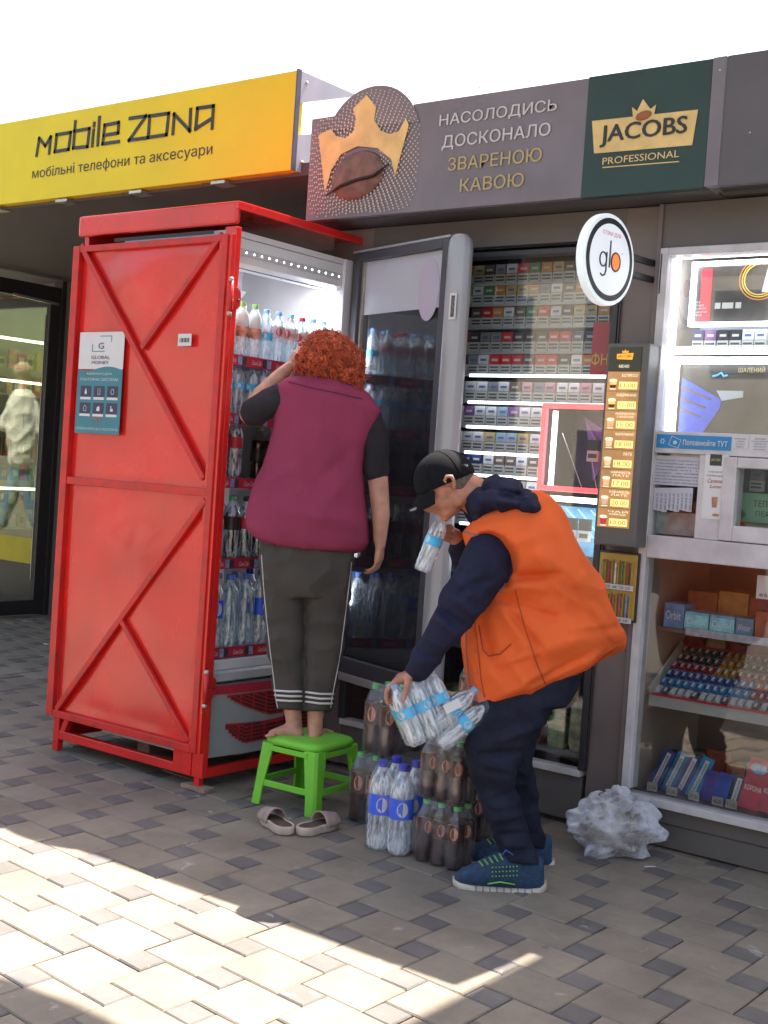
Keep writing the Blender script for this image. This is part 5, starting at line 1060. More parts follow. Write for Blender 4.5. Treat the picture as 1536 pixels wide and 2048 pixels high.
def bottle(kind, H, r, shell, cap, label=None, liquid=None, lab_z=(.42,.66), lab_print=None, sleeve=None, top_only=False):
    """prototype at the origin: parts body, cap, label (liquid as its own part where it shows)"""
    t = bpy.data.objects.new('bottle', None); COL.objects.link(t)
    pr = [(r*.80, 0), (r*.97, .012*H/.22), (r*.93, .10*H), (r, .14*H), (r*.94, .2*H), (r, .25*H), (r*.94, .30*H), (r, .36*H), (r*.985, lab_z[0]*H), (r*.985, lab_z[1]*H), (r, (lab_z[1]+.02)*H), (r*.93, .74*H), (r*.75, .81*H), (r*.50, .87*H), (r*.40, .905*H), (r*.40, .93*H)]
    b = MB(); b.lathe(pr, n=18); bd = b.obj('body', shell, t, smooth=True)
    rc = max(.0142, r*.44); b = MB(); b.lathe([(rc, .925*H), (rc, .985*H), (rc*.93, H)], n=16); b.obj('cap', capm[cap], t, smooth=False, bevel=.001)
    if label: b = MB(); b.lathe([(r*1.008, lab_z[0]*H), (r*1.008, lab_z[1]*H)], n=20, caps=False); lb_ = b.obj('label', label, t, smooth=True)
    if label and lab_print:
        b = MB(); z0_, z1_ = lab_z[0]*H, lab_z[1]*H; zz = (z0_+z1_)/2; hh_ = (z1_-z0_)
        for ang in (0, 120, 240):
            b = MB(); b.rings([[V((r*kk*math.cos(R_(ang)+.42*ca*1.1), r*kk*math.sin(R_(ang)+.42*ca*1.1), zz+hh_*.36*sa_)) for ca, sa_ in [(math.cos(2*math.pi*k/14), math.sin(2*math.pi*k/14)) for k in range(14)]] for kk in (1.01, 1.02)])
            b.obj('label_mark', lab_print, lb_)
    if sleeve:
        b = MB(); q = [(rr*1.01, z) for rr, z in pr if .5*H <= z <= .88*H]; b.lathe(q, n=18, caps=False); b.obj('sleeve', sleeve, t, smooth=True)
    if liquid:
        ql = [(rr*.955, max(z, .004)) for rr, z in pr if z <= .76*H]; b = MB(); b.lathe(ql, n=16); b.obj('liquid', liquid, t, smooth=True)
    return t
LB = mat('label_cyan', (.06,.48,.80), .4, var=.25, vs=30); LBLUE = mat('label_blue', (.03,.12,.80), .4, var=.15, vs=20); LRED = mat('label_red', (.45,.02,.04), .4, var=.2, vs=30)
LW = mat('label_white', (.62,.62,.62), .4, var=.1); LWR = mat('label_white_red', (.58,.40,.40), .4, var=.5, vs=30)
FRUIT = mat('label_fruit', (.50,.22,.16), .4, var=.8, vs=28); LBK = mat('label_black', (.04,.03,.03), .4, var=.5, vs=30); LPE = mat('label_peach', (.55,.20,.12), .4, var=.5, vs=24)
LTEA = mat('label_tea', (.05,.022,.018), .35, var=.8, vs=26)
BOT = {
 'fruit': bottle('fruit', .235, .033, CLR2, 'lime', FRUIT, None, (.36,.55), None, LW),
 'spring': bottle('spring', .225, .032, CLR, 'light blue', LB, None, (.40,.54), LW),
 'still': bottle('still', .225, .032, CLR, 'light blue', LWR, None, (.48,.70), LRED),
 'redcap': bottle('redcap', .22, .032, CLR, 'red', LWR, None, (.46,.68), LRED),
 'blueband': bottle('blueband', .225, .031, CLR, 'blue', LB, None, (.50,.62), LW),
 'cola': bottle('cola', .27, .037, CLR, 'black', LRED, COLA, (.48,.66)),
 'colagreen': bottle('colagreen', .27, .037, CLR, 'green', LBK, COLA, (.46,.68)),
 'juice': bottle('juice', .235, .034, TEAS, 'green', LBK, TEA, (.34,.60)),
 'bigwater': bottle('bigwater', .315, .043, CLR, 'blue', None, None, (.5,.66)),
 'biglabel': bottle('biglabel', .33, .0455, CLR2, 'navy', LBLUE, None, (.40,.63), LW),
 'packwater': bottle('packwater', .22, .032, CLR2, 'light blue', LB, None, (.44,.60), LW),
 'tea': bottle('tea', .225, .0325, TEAS, 'green', LTEA, TEA, (.44,.72), LPE, None),
}
btxt = {'fruit': 'white sleeved fruit water bottle with lime cap', 'spring': 'clear water bottle with light blue cap', 'still': 'clear water bottle with red lettered label', 'redcap': 'clear bottle with red cap', 'blueband': 'clear water bottle with thin cyan label', 'cola': 'dark cola bottle with red label', 'colagreen': 'dark bottle with green cap', 'juice': 'dark red juice bottle with green cap', 'bigwater': 'large clear water bottle', 'biglabel': 'large water bottle with blue label'}
shn = ['top', 'second', 'third', 'fourth', 'lowest']; used = set()
def place(kind, y, dep, k, i):
    src = BOT[kind]; loc = (FX-.055-dep*.078, y, shelf_z[k]+.0185)
    lab = f'{btxt[kind]}, {ordn[i]} from left in the {["front","second"][dep]} line of the {shn[k]} cooler shelf'
    if len(lab.split()) > 16: lab = f'{btxt[kind]}, {ordn[i]} from left, {["front","rear"][dep]} line, {shn[k]} cooler shelf'
    o = copy_thing(src, loc, (0, 0, random.uniform(0, 6.28)), lab, 'bottles on the cooler shelves'); o['category'] = 'bottle'; return o
rows = [['fruit','fruit','fruit','spring','still','still','redcap','still','spring'], ['blueband']*9, ['juice','cola',None,None,'juice',None,'juice','juice','cola'], ['spring','colagreen','cola','cola','cola','colagreen','cola','cola'], ['biglabel','bigwater','bigwater','biglabel','bigwater','bigwater','bigwater']]
for k, row in enumerate(rows):
    pitch = (FYR-FYL-.02)/len(row)
    for dep in (0, 1):
        for i, kn in enumerate(row):
            if kn: place(kn, FYL+.012+pitch*(i+.5)+random.uniform(-.003,.003)+(.006 if dep else 0), dep, k, i)
for k_, v_ in list(BOT.items()): pass

# ---- shrink wrapped packs
FILM = glass('shrink_film', (.96,.96,.97), .045, .10, body=.02, bodycol=(.80,.82,.90), bump=.6, bs=16, edge=.06, streak=((22,22,8), .0, .07))
FOLD = mat('film_fold', (.72,.73,.80), .3, var=0)
FILM2 = glass('bag_film', (.80,.81,.85), .10, .14, body=.28, bodycol=(.58,.60,.68), bump=1.0, bs=22)
def pack(label, kind, nx_, ny_, loc, rz, cat='bottle pack', grp=None, tilt=None):
    r = {'tea': .0325, 'biglabel': .045, 'packwater': .032}[kind]; H = {'tea': .225, 'biglabel': .33, 'packwater': .22}[kind]; pt = r*2.03
    t = bpy.data.objects.new('bottle_pack', None); COL.objects.link(t); tag(t, label, cat, grp)
    src = BOT[kind]
    for i in range(nx_):
        for j in range(ny_):
            body = [c for c in src.children if c.name.startswith('body')][0]; nb = body.copy(); nb.name = 'bottle'; COL.objects.link(nb); nb.parent = t
            nb.location = ((i-(nx_-1)/2)*pt, (j-(ny_-1)/2)*pt, 0); nb.rotation_euler = (0, 0, random.uniform(0, 6.28))
            for c in src.children:
                if c is body: continue
                q = c.copy(); COL.objects.link(q); q.parent = nb; q.matrix_parent_inverse = Matrix.Identity(4)
                for g_ in c.children: q = g_.copy(); COL.objects.link(q); q.parent = nb; q.matrix_parent_inverse = Matrix.Identity(4)
    w2, d2 = nx_*r*1.015+.003, ny_*r*1.015+.003; b = MB(); N = 40
    def ringf(z, k, wob):
        out = []
        for q in range(N):
            a = 2*math.pi*q/N; x, y = math.cos(a), math.sin(a); e = .32
            x = math.copysign(abs(x)**e, x)*w2*k; y = math.copysign(abs(y)**e, y)*d2*k
            sc_ = 1-.035*abs(math.sin(math.pi*nx_*(x/w2+1)/2 if abs(y) > d2*.9*k else math.pi*ny_*(y/d2+1)/2))+wob*noise.noise(V((x*30, y*30, z*20)))
            out.append(V((x*sc_, y*sc_, z)))
        return out
    b.rings([ringf(.0, .86, 0), ringf(.006, .98, .02), ringf(H*.25, 1, .02), ringf(H*.5, .995, .02), ringf(H*.72, .985, .02), ringf(H*.84, .90, .05), ringf(H*.93, .80, .05), ringf(H*1.005, .62, .03)], caps=False)
    b.obj('shrink_film', FILM, t, smooth=True)
    t.location = loc; t.rotation_euler = tilt if tilt else (0, 0, rz); return t


# ================================================================== people helpers
SKIN = mat('skin', (.50,.25,.175), .5, var=.22, vs=22, bump=.08, bs=90); SKINM = mat('skin_tanned', (.45,.195,.125), .5, var=.26, vs=26, bump=.1, bs=90)
def hand(mb, w, d, n, curls, sg=1, L=1.0, thumb=(.5,.75,.35), tc=.3):
    """palm plus four unequal bent fingers and a side thumb; w wrist, d wrist->knuckles, n the way the palm faces"""
    w, d, n = V(w), V(d).normalized(), V(n).normalized(); n = (n-d*n.dot(d)).normalized(); s = d.cross(n)*sg
    mb.chain([w-d*.02, w+d*.01], [.026*L, .025*L])
    for k in range(4): mb.caps_(w+d*.01*L+s*(.014-.0095*k)*L, w+d*.078*L+s*(.031-.0205*k)*L, .0165*L, .0125*L, 10)
    for k in range(4):
        p = w+d*.082*L+s*(.031-.0205*k)*L; a = 0; ln = [(.040,.026,.022),(.045,.030,.023),(.042,.028,.022),(.033,.021,.019)][k]; rr = [.0092,.0095,.009,.0078][k]
        for q in range(3):
            a += curls[k]*(.8, 1.1, .8)[q]; dd = d*math.cos(a)+n*math.sin(a)+s*(.06-.04*k)*(1 if q == 0 else .3); e = p+dd.normalized()*ln[q]*L
            mb.caps_(p, e, rr*L*(1-.07*q), rr*L*(.93-.08*q), 9); p = e
    p = w+d*.028*L+s*.024*L; td = (d*thumb[0]+s*thumb[1]+n*thumb[2]).normalized()
    for q, l_ in enumerate((.040,.030,.024)):
        e = p+td*l_*L; mb.caps_(p, e, (.0135-.0018*q)*L, (.0118-.0018*q)*L, 9); p = e; td = (td+n*tc+d*.25).normalized()
def snap(ob, u, v, off=.003):
    d = ray(u, v).normalized(); ok, loc, nr_, _ = ob.ray_cast(CAM, d)
    return (loc-d*off) if ok else None
def piping(ob, pts, r, mt, name, parent, sub=6):
    out = []
    for (a, b_) in zip(pts, pts[1:]):
        for k in range(sub):
            q = snap(ob, a[0]+(b_[0]-a[0])*k/sub, a[1]+(b_[1]-a[1])*k/sub)
            if q is not None and (not out or (q-out[-1]).length < .12): out.append(q)
    if len(out) > 2: return MB().tube(out, r, 6).obj(name, mt, parent, smooth=True)

def folds(lines, t0):
    """cloth creases as real displacement: each (p, q, amplitude, width) is a ridge or furrow seen on the near side"""
    def f(co_, nn):
        fc_ = -nn.dot(FW)
        if fc_ < .1: return co_
        d = co_-CAM; t = d.dot(FW); u = 768+FPX*d.dot(RT)/t; v = 1024-FPX*d.dot(UP)/t; a_ = 0
        for p, q, am, wd in lines:
            ex, ey = q[0]-p[0], q[1]-p[1]; L2 = ex*ex+ey*ey; k = max(0, min(1, ((u-p[0])*ex+(v-p[1])*ey)/L2)); dx, dy = u-p[0]-k*ex, v-p[1]-k*ey
            r2 = (dx*dx+dy*dy)/wd**2; a_ += am*math.sin(math.pi*min(1, max(.0, .15+.85*k*(1.15-k)*3)))*0+am*math.exp(-r2)*(1-.6*abs(k-.4))
        return co_-FW*a_*1.55*min(1, fc_*1.6)
    return f
# ================================================================== woman on the stool, seen from behind
TW = 5.33
W3 = lambda u, v, dt=0: PT(u, v, TW+dt)
wm = thing('person', (-3.42, 4.05, .285), 'woman with curly red hair and maroon sleeveless smock standing barefoot on the green stool', 'person')
b = MB()
hf = (-RT*.45+FW*.85+UP*.1).normalized(); hs = hf.cross(V((0,0,1))).normalized(); hu = hs.cross(hf)
hc = W3(655, 712, .0); b.ball(hc, (.092,.075,.105), 14, (hf, hs, hu)); b.ball(hc+hf*.045-hu*.06, (.055,.055,.05), 10, (hf, hs, hu))
b.chain([W3(655, 740, .0), W3(652, 795, .01)], [.05,.06])
b.loft([((600,762),(705,768),.05),((575,800),(740,812),.075),((570,870),(728,880),.085),((555,960),(715,975),.09),((540,1050),(712,1062),.10),((540,1120),(690,1140),.09)], TW)
for pts, rs in (([(580,1120),(575,1240),(578,1330),(585,1425)],[.075,.06,.045,.036]), ([(655,1130),(645,1240),(640,1330),(632,1428)],[.075,.06,.045,.036])): b.chain([W3(u, v) for u, v in pts], rs)
# feet: left points to the picture's left, right one away to the right
b.chain([W3(586,1425), W3(590,1462,-.005)], [.036,.033]); b.chain([W3(596,1468,-.02), W3(570,1462,-.02), W3(545,1468,-.05)], [.027,.028,.019])
for k in range(5): b.caps_(W3(548+k*1.5,1470-k*1.2,-.075+k*.016), W3(533+k*3,1472-k*1.6,-.085+k*.02), .010-.0012*k, .0085-.001*k, 8)
b.chain([W3(631,1428), W3(630,1468,-.01)], [.035,.031]); b.chain([W3(628,1474,-.02), W3(640,1470,.05), W3(652,1466,.13)], [.028,.028,.02])
for k in range(5): b.caps_(W3(649+k*3,1465,.13-k*.006), W3(653+k*3,1463,.17-k*.01), .009, .008, 8)
# left arm raised, hand on the forehead
b.chain([W3(575,790), W3(530,812,-.02), W3(500,828,.0), W3(520,795,.04), W3(560,752,.07), W3(578,736,.08)], [.05,.044,.045,.042,.033,.027])
hand(b, W3(578,737,.08), (W3(606,692,.07)-W3(578,737,.08)), RT*.7-UP*.2+FW*.5, [.10,.14,.16,.2], sg=-1, L=.92)
# right arm hanging
b.chain([W3(735,835), W3(750,890,-.01), W3(756,960,-.01), W3(762,1030,-.02), W3(760,1082,-.02)], [.05,.043,.043,.038,.027])
hand(b, W3(761,1086,-.02), (W3(757,1130,.0)-W3(761,1086,-.02)), -RT*.8+FW*.3, [.35,.42,.45,.5], sg=1, L=.92)
body = voxel(b, 'body', SKIN, wm, .0055, 4)
ear = MB().ball(W3(629,738,-.055), (.012,.006,.026), 8, (RT, FW, UP)).obj('ear', SKIN, wm, smooth=True)
for k, (u, v) in enumerate(((600,689),(606,684))): MB().ball(W3(u, v, .045), (.0065,.005,.0085), 6, (RT, FW, UP)).obj('painted_nail', mat('nail_red', (.6,.02,.05), .2), wm, smooth=True)
TS = mat('tshirt_black', (.032,.028,.034), .85, spec=.12, crease=0.5, var=.2, vs=12, bump=.2, bs=120)
b = MB(); b.loft([((600,760),(708,768),.085),((566,778),(748,806),.105),((560,840),(746,845),.12),((556,900),(722,905),.12)], TW)
b.chain([W3(585,790), W3(540,806,-.02), W3(510,824,-.01)], [.068,.064,.060]); b.chain([W3(732,830), W3(748,880,-.01), W3(752,938,-.01)], [.064,.060,.057])
voxel(b, 'tshirt', TS, wm, .007, 3, wr=.006, wf=11)
MAR = mat('maroon_smock', (.28,.045,.095), .85, spec=.12, crease=0.4, var=.10, vs=5, bump=.3, bs=220)
b = MB(); b.loft([((612,752),(690,758),.085),((575,758),(738,790),.118),((555,772),(762,822),.130),((550,806),(755,844),.138),((544,851),(744,866),.142),((534,893),(733,893),.145),((525,932),(725,939),.148),((505,981),(729,989),.158),((490,1026),(736,1038),.168),((490,1056),(738,1085),.170),((503,1074),(728,1101),.166),((524,1087),(708,1108),.155)], TW, e=2.5)
smock = voxel(b, 'smock', MAR, wm, .008, 3, wr=.011, wf=4.2, aniso=(1,1,.55), fn=folds([((560,1010),(640,1040),.008,16),((700,900),(640,960),-.006,13),((720,930),(650,1010),.008,16),((590,860),(600,980),.005,18),((680,860),(700,960),-.006,14),((540,960),(600,930),.006,14),((640,1030),(715,1050),.008,16),((575,800),(565,880),-.005,12)], TW))
PIPM = mat('maroon_piping', (.12,.03,.08), .8, spec=.12)
bpy.context.view_layer.update()
piping(smock, [(557,768),(552,806),(546,851),(538,893)], .0025, PIPM, 'edge_piping', wm); piping(smock, [(758,826),(750,850),(740,870),(732,900)], .0025, PIPM, 'edge_piping', wm)
piping(smock, [(494,1062),(512,1076),(560,1093),(640,1106),(715,1103),(734,1092)], .0025, PIPM, 'edge_piping', wm)
piping(smock, [(575,763),(620,775),(670,785),(735,800)], .0018, PIPM, 'yoke_seam', wm)
TRO = mat('grey_green_trousers', (.076,.068,.062), .85, spec=.12, crease=0.55, var=.14, vs=9, bump=.3, bs=150)
b = MB(); b.loft([((522,1060),(712,1070),.13),((519,1110),(708,1120),.14),((522,1160),(702,1165),.13),((528,1195),(695,1195),.11)], TW)
b.loft([((522,1170),(612,1185),.10),((528,1230),(611,1235),.088),((535,1300),(610,1305),.078),((543,1350),(609,1355),.068),((550,1392),(608,1394),.060),((555,1416),(607,1420),.056)], TW)
b.loft([((612,1175),(704,1170),.10),((611,1235),(694,1230),.088),((611,1300),(685,1300),.078),((611,1350),(676,1350),.068),((609,1390),(669,1392),.060),((609,1420),(664,1423),.056)], TW)
trou = voxel(b, 'trousers', TRO, wm, .007, 3, wr=.011, wf=8, aniso=(1,1,1.3))
STR = mat('stripe_white', (.62,.60,.60), .7, var=.05); bpy.context.view_layer.update()
for k in range(3):
    v = 1382+k*9.5
    piping(trou, [(548+k*1.6, v-1), (578, v+1), (606, v+1)], .0048, STR, 'ankle_stripe', trou, 12); piping(trou, [(611, v+2), (640, v+6), (670-k*1.6, v+6)], .0048, STR, 'ankle_stripe', trou, 12)
piping(trou, [(523,1110),(527,1170),(533,1235),(540,1300),(546,1345),(552,1400),(556,1418)], .0022, STR, 'side_piping', trou, 10)
piping(trou, [(703,1125),(698,1170),(690,1235),(682,1300),(673,1350),(664,1395),(661,1418)], .0022, STR, 'side_piping', trou, 10)
# curly hair: a fused core with several hundred coiled locks
HR = mat('copper_hair', (.42,.062,.018), .5, var=.45, vs=40, bump=.5, bs=80); HR2 = mat('copper_hair_light', (.60,.12,.035), .45, var=.4, vs=40)
b = MB(); b.ball(W3(656,719,.0), (.112,.108,.118), 14, (RT, FW, UP)); b.ball(W3(690,752,-.01), (.062,.075,.07), 12, (RT, FW, UP)); b.ball(W3(700,735,-.0), (.052,.07,.08), 10, (RT, FW, UP)); b.ball(W3(612,722,.02), (.035,.05,.05), 10, (RT, FW, UP)); b.ball(W3(705,778,.0), (.035,.05,.03), 8, (RT, FW, UP))
hair = voxel(b, 'hair', HR, wm, .006, 2, wr=.014, wf=34)
random.seed(5); bl = [[], []]; mbs = [MB(), MB()]
vs_ = hair.data.vertices; idx = random.sample(range(len(vs_)), min(900, len(vs_)))
for c_, i in enumerate(idx):
    v_ = vs_[i]; nn = v_.normal; 
    if nn.dot(-FW) < -.35: continue
    t1 = nn.cross(V((random.uniform(-1,1), random.uniform(-1,1), random.uniform(-1,1)))).normalized(); t2 = nn.cross(t1); rc = random.uniform(.005,.010); pts = []
    dn_ = (V((0,0,-1))+t1*.6).normalized(); ln = random.uniform(.01,.03)
    for q in range(11):
        a = q*1.05; pts.append(v_.co+nn*(rc*.3+rc*math.sin(a))+t2*rc*math.cos(a)+dn_*ln*q/11)
    mbs[c_ % 3 == 0].tube(pts, [.0022]*10+[.001], 4)
fly = MB()
for i in random.sample(range(len(vs_)), 480):
    v_ = vs_[i]; nn = v_.normal; t1 = nn.cross(V((random.uniform(-1,1), random.uniform(-1,1), random.uniform(-1,1)))).normalized(); p = v_.co+nn*.004; pts = [p]; d_ = (nn*.8+t1*.9).normalized()
    for q in range(6): d_ = (d_+t1.cross(nn)*random.uniform(-.6,.6)-nn*.22+V((0,0,-.18))).normalized(); p = p+d_*.0105; pts.append(p)
    fly.tube(pts, [.0009]*6+[.0004], 3)
o = fly.obj('flyaway_strands', HR2, hair, smooth=True); o['kind'] = 'stuff'
o = mbs[0].obj('curls', HR, hair, smooth=True); o['kind'] = 'stuff'; o = mbs[1].obj('curls', HR2, hair, smooth=True); o['kind'] = 'stuff'

# ================================================================== man bending over with bottles
TM_ = 4.5
M3 = lambda u, v, dt=0: PT(u, v, TM_+dt)
mn = thing('person', (-2.3, 3.9, 0), 'man in black cap, navy hoodie and orange vest bending down with bottles', 'person')
hf = (-RT*.79-UP*.61).normalized(); hu = (-RT*.61+UP*.79).normalized(); hs = hf.cross(hu)
if hs.dot(FW) > 0: hs = -hs       # hs: towards the camera
c0 = M3(890, 962, -.02)
def hp(f_, s_, u_): return c0+hf*f_+hs*s_+hu*u_
b = MB(); AX = (hf, hs, hu)
b.ball(c0, (.098,.078,.100), 16, AX); b.ball(hp(.035,0,-.045), (.062,.062,.062), 12, AX); b.ball(hp(.045,0,-.085), (.045,.045,.032), 12, AX); b.ball(hp(.071,0,-.102), (.021,.022,.016), 10, AX)
b.ball(hp(.0,.045,-.055), (.045,.022,.05), 10, AX); b.ball(hp(.0,-.045,-.055), (.045,.022,.05), 10, AX)
b.ball(hp(.090,0,.000), (.014,.048,.012), 10, AX)                                         # brow
b.tube([hp(.090,0,-.006), hp(.101,0,-.022), hp(.113,0,-.036), hp(.106,0,-.046), hp(.09,0,-.047)], [.009,.011,.0125,.013,.009], 12)   # nose
for q in (-1, 1): b.ball(hp(.098,.011*q,-.043), (.011,.0075,.008), 8, AX); b.ball(hp(.070,.035*q,-.035), (.024,.022,.018), 10, AX)
b.tube([hp(.083,.022,-.069), hp(.094,.0,-.066), hp(.083,-.022,-.069)], [.005,.0075,.005], 8); b.tube([hp(.080,.020,-.077), hp(.091,.0,-.076), hp(.080,-.020,-.077)], [.005,.0075,.005], 8)
b.chain([hp(-.025,0,-.04), hp(-.05,0,-.085), M3(975,1020,0)], [.062,.062,.070])
b.loft([((960,1030),(1060,1000),.10),((965,1085),(1105,1060),.13),((985,1180),(1140,1150),.13),((985,1290),(1170,1250),.13),((995,1360),(1130,1320),.09)], TM_)
b.chain([M3(1095,1370,-.07), M3(985,1492,-.08), M3(1008,1610,-.07), M3(1040,1700,-.09)], [.045,.03,.022,.020]); b.chain([M3(1100,1380,.11), M3(1032,1500,.15), M3(1040,1580,.18), M3(1062,1690,.22)], [.045,.028,.022,.020])
# near arm, hand gripping the pack
b.chain([M3(985,1125,-.14), M3(900,1240,-.2), M3(838,1338,-.16)], [.045,.024,.025])
hand(b, M3(836,1343,-.16), (M3(800,1362,-.14)-M3(838,1342,-.16))+UP*.01, -UP*.9-RT*.2+FW*.2, [.55,.65,.6,.55], sg=1, L=1.0, thumb=(.2,.8,.5), tc=.25)
# far arm bent up, hand round the bottle neck
b.chain([M3(985,1110,.16), M3(950,1190,.17), M3(918,1085,.10)], [.045,.028,.026])
hand(b, M3(917,1082,.09), (M3(876,1052,.04)-M3(917,1082,.09)), -UP*.6-FW*.7-RT*.2, [.6,.7,.75,.8], sg=1, L=.95, thumb=(.6,.5,.4), tc=.3)
mbody = voxel(b, 'body', SKINM, mn, .0045, 3)
# ear, eye, hair
e_ = MB(); e_.tube([hp(-.006,.074,-.028), hp(.006,.082,-.012), hp(.004,.088,.004), hp(-.010,.090,.010), hp(-.022,.088,.000), hp(-.020,.084,-.018), hp(-.008,.078,-.036), hp(.0,.076,-.038)], [.006,.006,.006,.0065,.007,.007,.008,.006], 8); e_.ball(hp(-.008,.076,-.010), (.013,.006,.020), 8, AX)
e_.obj('ear', SKINM, mn, smooth=True)
MB().ball(hp(.078,.033,-.014), (.012,.010,.010), 8, AX).obj('eye', mat('eye', (.5,.48,.45), .2), mn, smooth=True); MB().ball(hp(.086,.036,-.015), (.005,.005,.005), 6, AX).obj('iris', BLK, mn, smooth=True)
MB().tube([hp(.066,.046,-.002), hp(.084,.038,.0), hp(.092,.022,.004)], .0045, 6).obj('eyebrow', mat('brow', (.10,.06,.04), .8), mn, smooth=True)
HG = mat('cropped_hair', (.15,.11,.09), .9, var=.4, vs=90, bump=.6, bs=200)
b = MB(); b.ball(hp(-.022,0,-.004), (.0815,.0812,.083), 14, AX); hr = b.obj('cropped_hair', HG, mn, smooth=True)
# cap
kf = (hf+hu*.26).normalized(); ku = (hu-hf*.26).normalized(); cc = c0+ku*.000+kf*.0; CAPM = mat('cap_cloth', (.010,.010,.013), .9, spec=.12, var=.2, vs=20, bump=.12, bs=260)
b = MB(); rings = []
for q in range(11):
    a = math.pi/2*q/10*.985; rings.append([cc+kf*.109*math.cos(a)*math.cos(2*math.pi*k/36)+hs*.090*math.cos(a)*math.sin(2*math.pi*k/36)+ku*(.108*math.sin(a)**.92) for k in range(36)])
b.rings([[p-ku*.012 for p in rings[0]]]+rings); cap = b.obj('cap', CAPM, mn, smooth=True)
b = MB(); top = []; bot = []; NB = 16; vs = []; fs = []
for i in range(NB+1):
    a = R_(-62+124*i/NB)
    for j in range(6):
        r_ = 1+j/5*.50*math.cos(a*.9)**.8; drop = .012*(math.sin(a)**2)*(1+j/3)
        p = cc+kf*.107*math.cos(a)*r_+hs*.088*math.sin(a)*(1+.10*j/5)-ku*(.006+drop+.052*j/5*math.cos(a)); vs += [p, p-ku*.004]
for i in range(NB):
    for j in range(5):
        k = (i*6+j)*2; n2_ = k+12; fs += [(k, n2_, n2_+2, k+2), (k+1, k+3, n2_+3, n2_+1)]
    k = (i*6+5)*2; fs.append((k, k+12, k+13, k+1))
b.add(vs, fs); b.obj('cap_brim', CAPM, cap, smooth=True)
for a0 in (0, 60, 120, 180, 240, 300):
    b = MB(); b.tube([cc+kf*.1095*math.cos(math.pi/2*q/10*.98)*math.cos(R_(a0))+hs*.0905*math.cos(math.pi/2*q/10*.98)*math.sin(R_(a0))+ku*(.1085*math.sin(math.pi/2*q/10*.98)**.92) for q in range(11)], .0011, 5); b.obj('cap_seam', CAPM, cap, smooth=True)
b = MB(); b.ball(cc+ku*.108, (.009,.009,.004), 6, (kf, hs, ku)); b.obj('cap_button', CAPM, cap, smooth=True)
pb_ = cc+kf*.128+hs*.058-ku*.040; ts_ = (kf*.75-hs*.6).normalized(); text('adidas', pb_-ku*.004, ts_, (ts_.cross(hs)*-1).normalized(), .030, .009, WPLAS, cap, ext=.004)
pb2 = cc-kf*.088+hs*.060+ku*.016; tx_ = (kf*.80+hs*.60).normalized(); text('adidas', pb2-tx_*.01, tx_, ku, .034, .011, WPLAS, cap, ext=.006)
# hoodie
NAV = mat('navy_hoodie', (.022,.023,.048), .9, spec=.12, crease=0.6, var=.2, vs=12, bump=.3, bs=160); ORG = mat('orange_vest', (.80,.135,.035), .8, spec=.12, crease=0.6, var=.08, vs=5, bump=.25, bs=230)
b = MB(); b.loft([((940,1040),(1075,1000),.13),((945,1080),(1110,1050),.17),((960,1160),(1150,1130),.17),((960,1210),(1160,1170),.15)], TM_)
b.chain([M3(975,1118,-.14), M3(948,1168,-.17), M3(900,1240,-.19), M3(866,1290,-.18), M3(838,1338,-.16)], [.086,.080,.064,.052,.038])
b.chain([M3(985,1100,.15), M3(952,1186,.17), M3(924,1096,.11)], [.07,.062,.044])
b.ball(M3(1005,1008,-.03), (.115,.12,.062), 14, ((RT*.97+UP*-.12).normalized(), FW, (UP*.97+RT*.12).normalized())); b.ball(M3(1043,1010,0), (.07,.11,.055), 12, (RT, FW, UP)); b.ball(M3(962,1010,0), (.05,.10,.075), 12, (RT, FW, UP)); b.ball(M3(985,985,0), (.06,.10,.05), 12, (RT, FW, UP))
hood = voxel(b, 'hoodie', NAV, mn, .006, 3, wr=.016, wf=9, fn=folds([((880,1180),(950,1230),.014,9),((872,1215),(925,1250),-.012,8),((868,1235),(915,1270),.012,8),((905,1110),(960,1180),-.008,10),((940,1090),(985,1180),.008,12),((850,1275),(890,1300),.010,7),((838,1300),(870,1320),-.008,6),((925,1180),(975,1160),-.012,9),((900,1150),(960,1200),.008,9)], TM_))
b = MB(); b.ball(M3(1000,1005,-.04), (.095,.155,.050), 14, ((RT*.97+UP*-.12).normalized(), FW, (UP*.97+RT*.12).normalized())); b.ball(M3(1045,1013,-.02), (.066,.165,.052), 12, (RT, FW, UP)); b.ball(M3(955,1012,-.02), (.042,.125,.066), 12, (RT, FW, UP)); b.ball(M3(1000,982,-.02), (.075,.13,.052), 12, (RT, FW, UP))
voxel(b, 'hood', NAV, mn, .0055, 2, wr=.016, wf=13, fn=folds([((1005,975),(1065,990),.016,8),((1000,990),(1040,1000),-.014,7),((960,1000),(1070,1012),.012,9),((950,1030),(1060,1030),-.010,7),((1040,975),(1075,1030),.010,8)], TM_))
MB().tube([M3(842,1328,-.16), M3(836,1342,-.16)], [.041,.036], 20).obj('sleeve_cuff', NAV, hood, smooth=True)
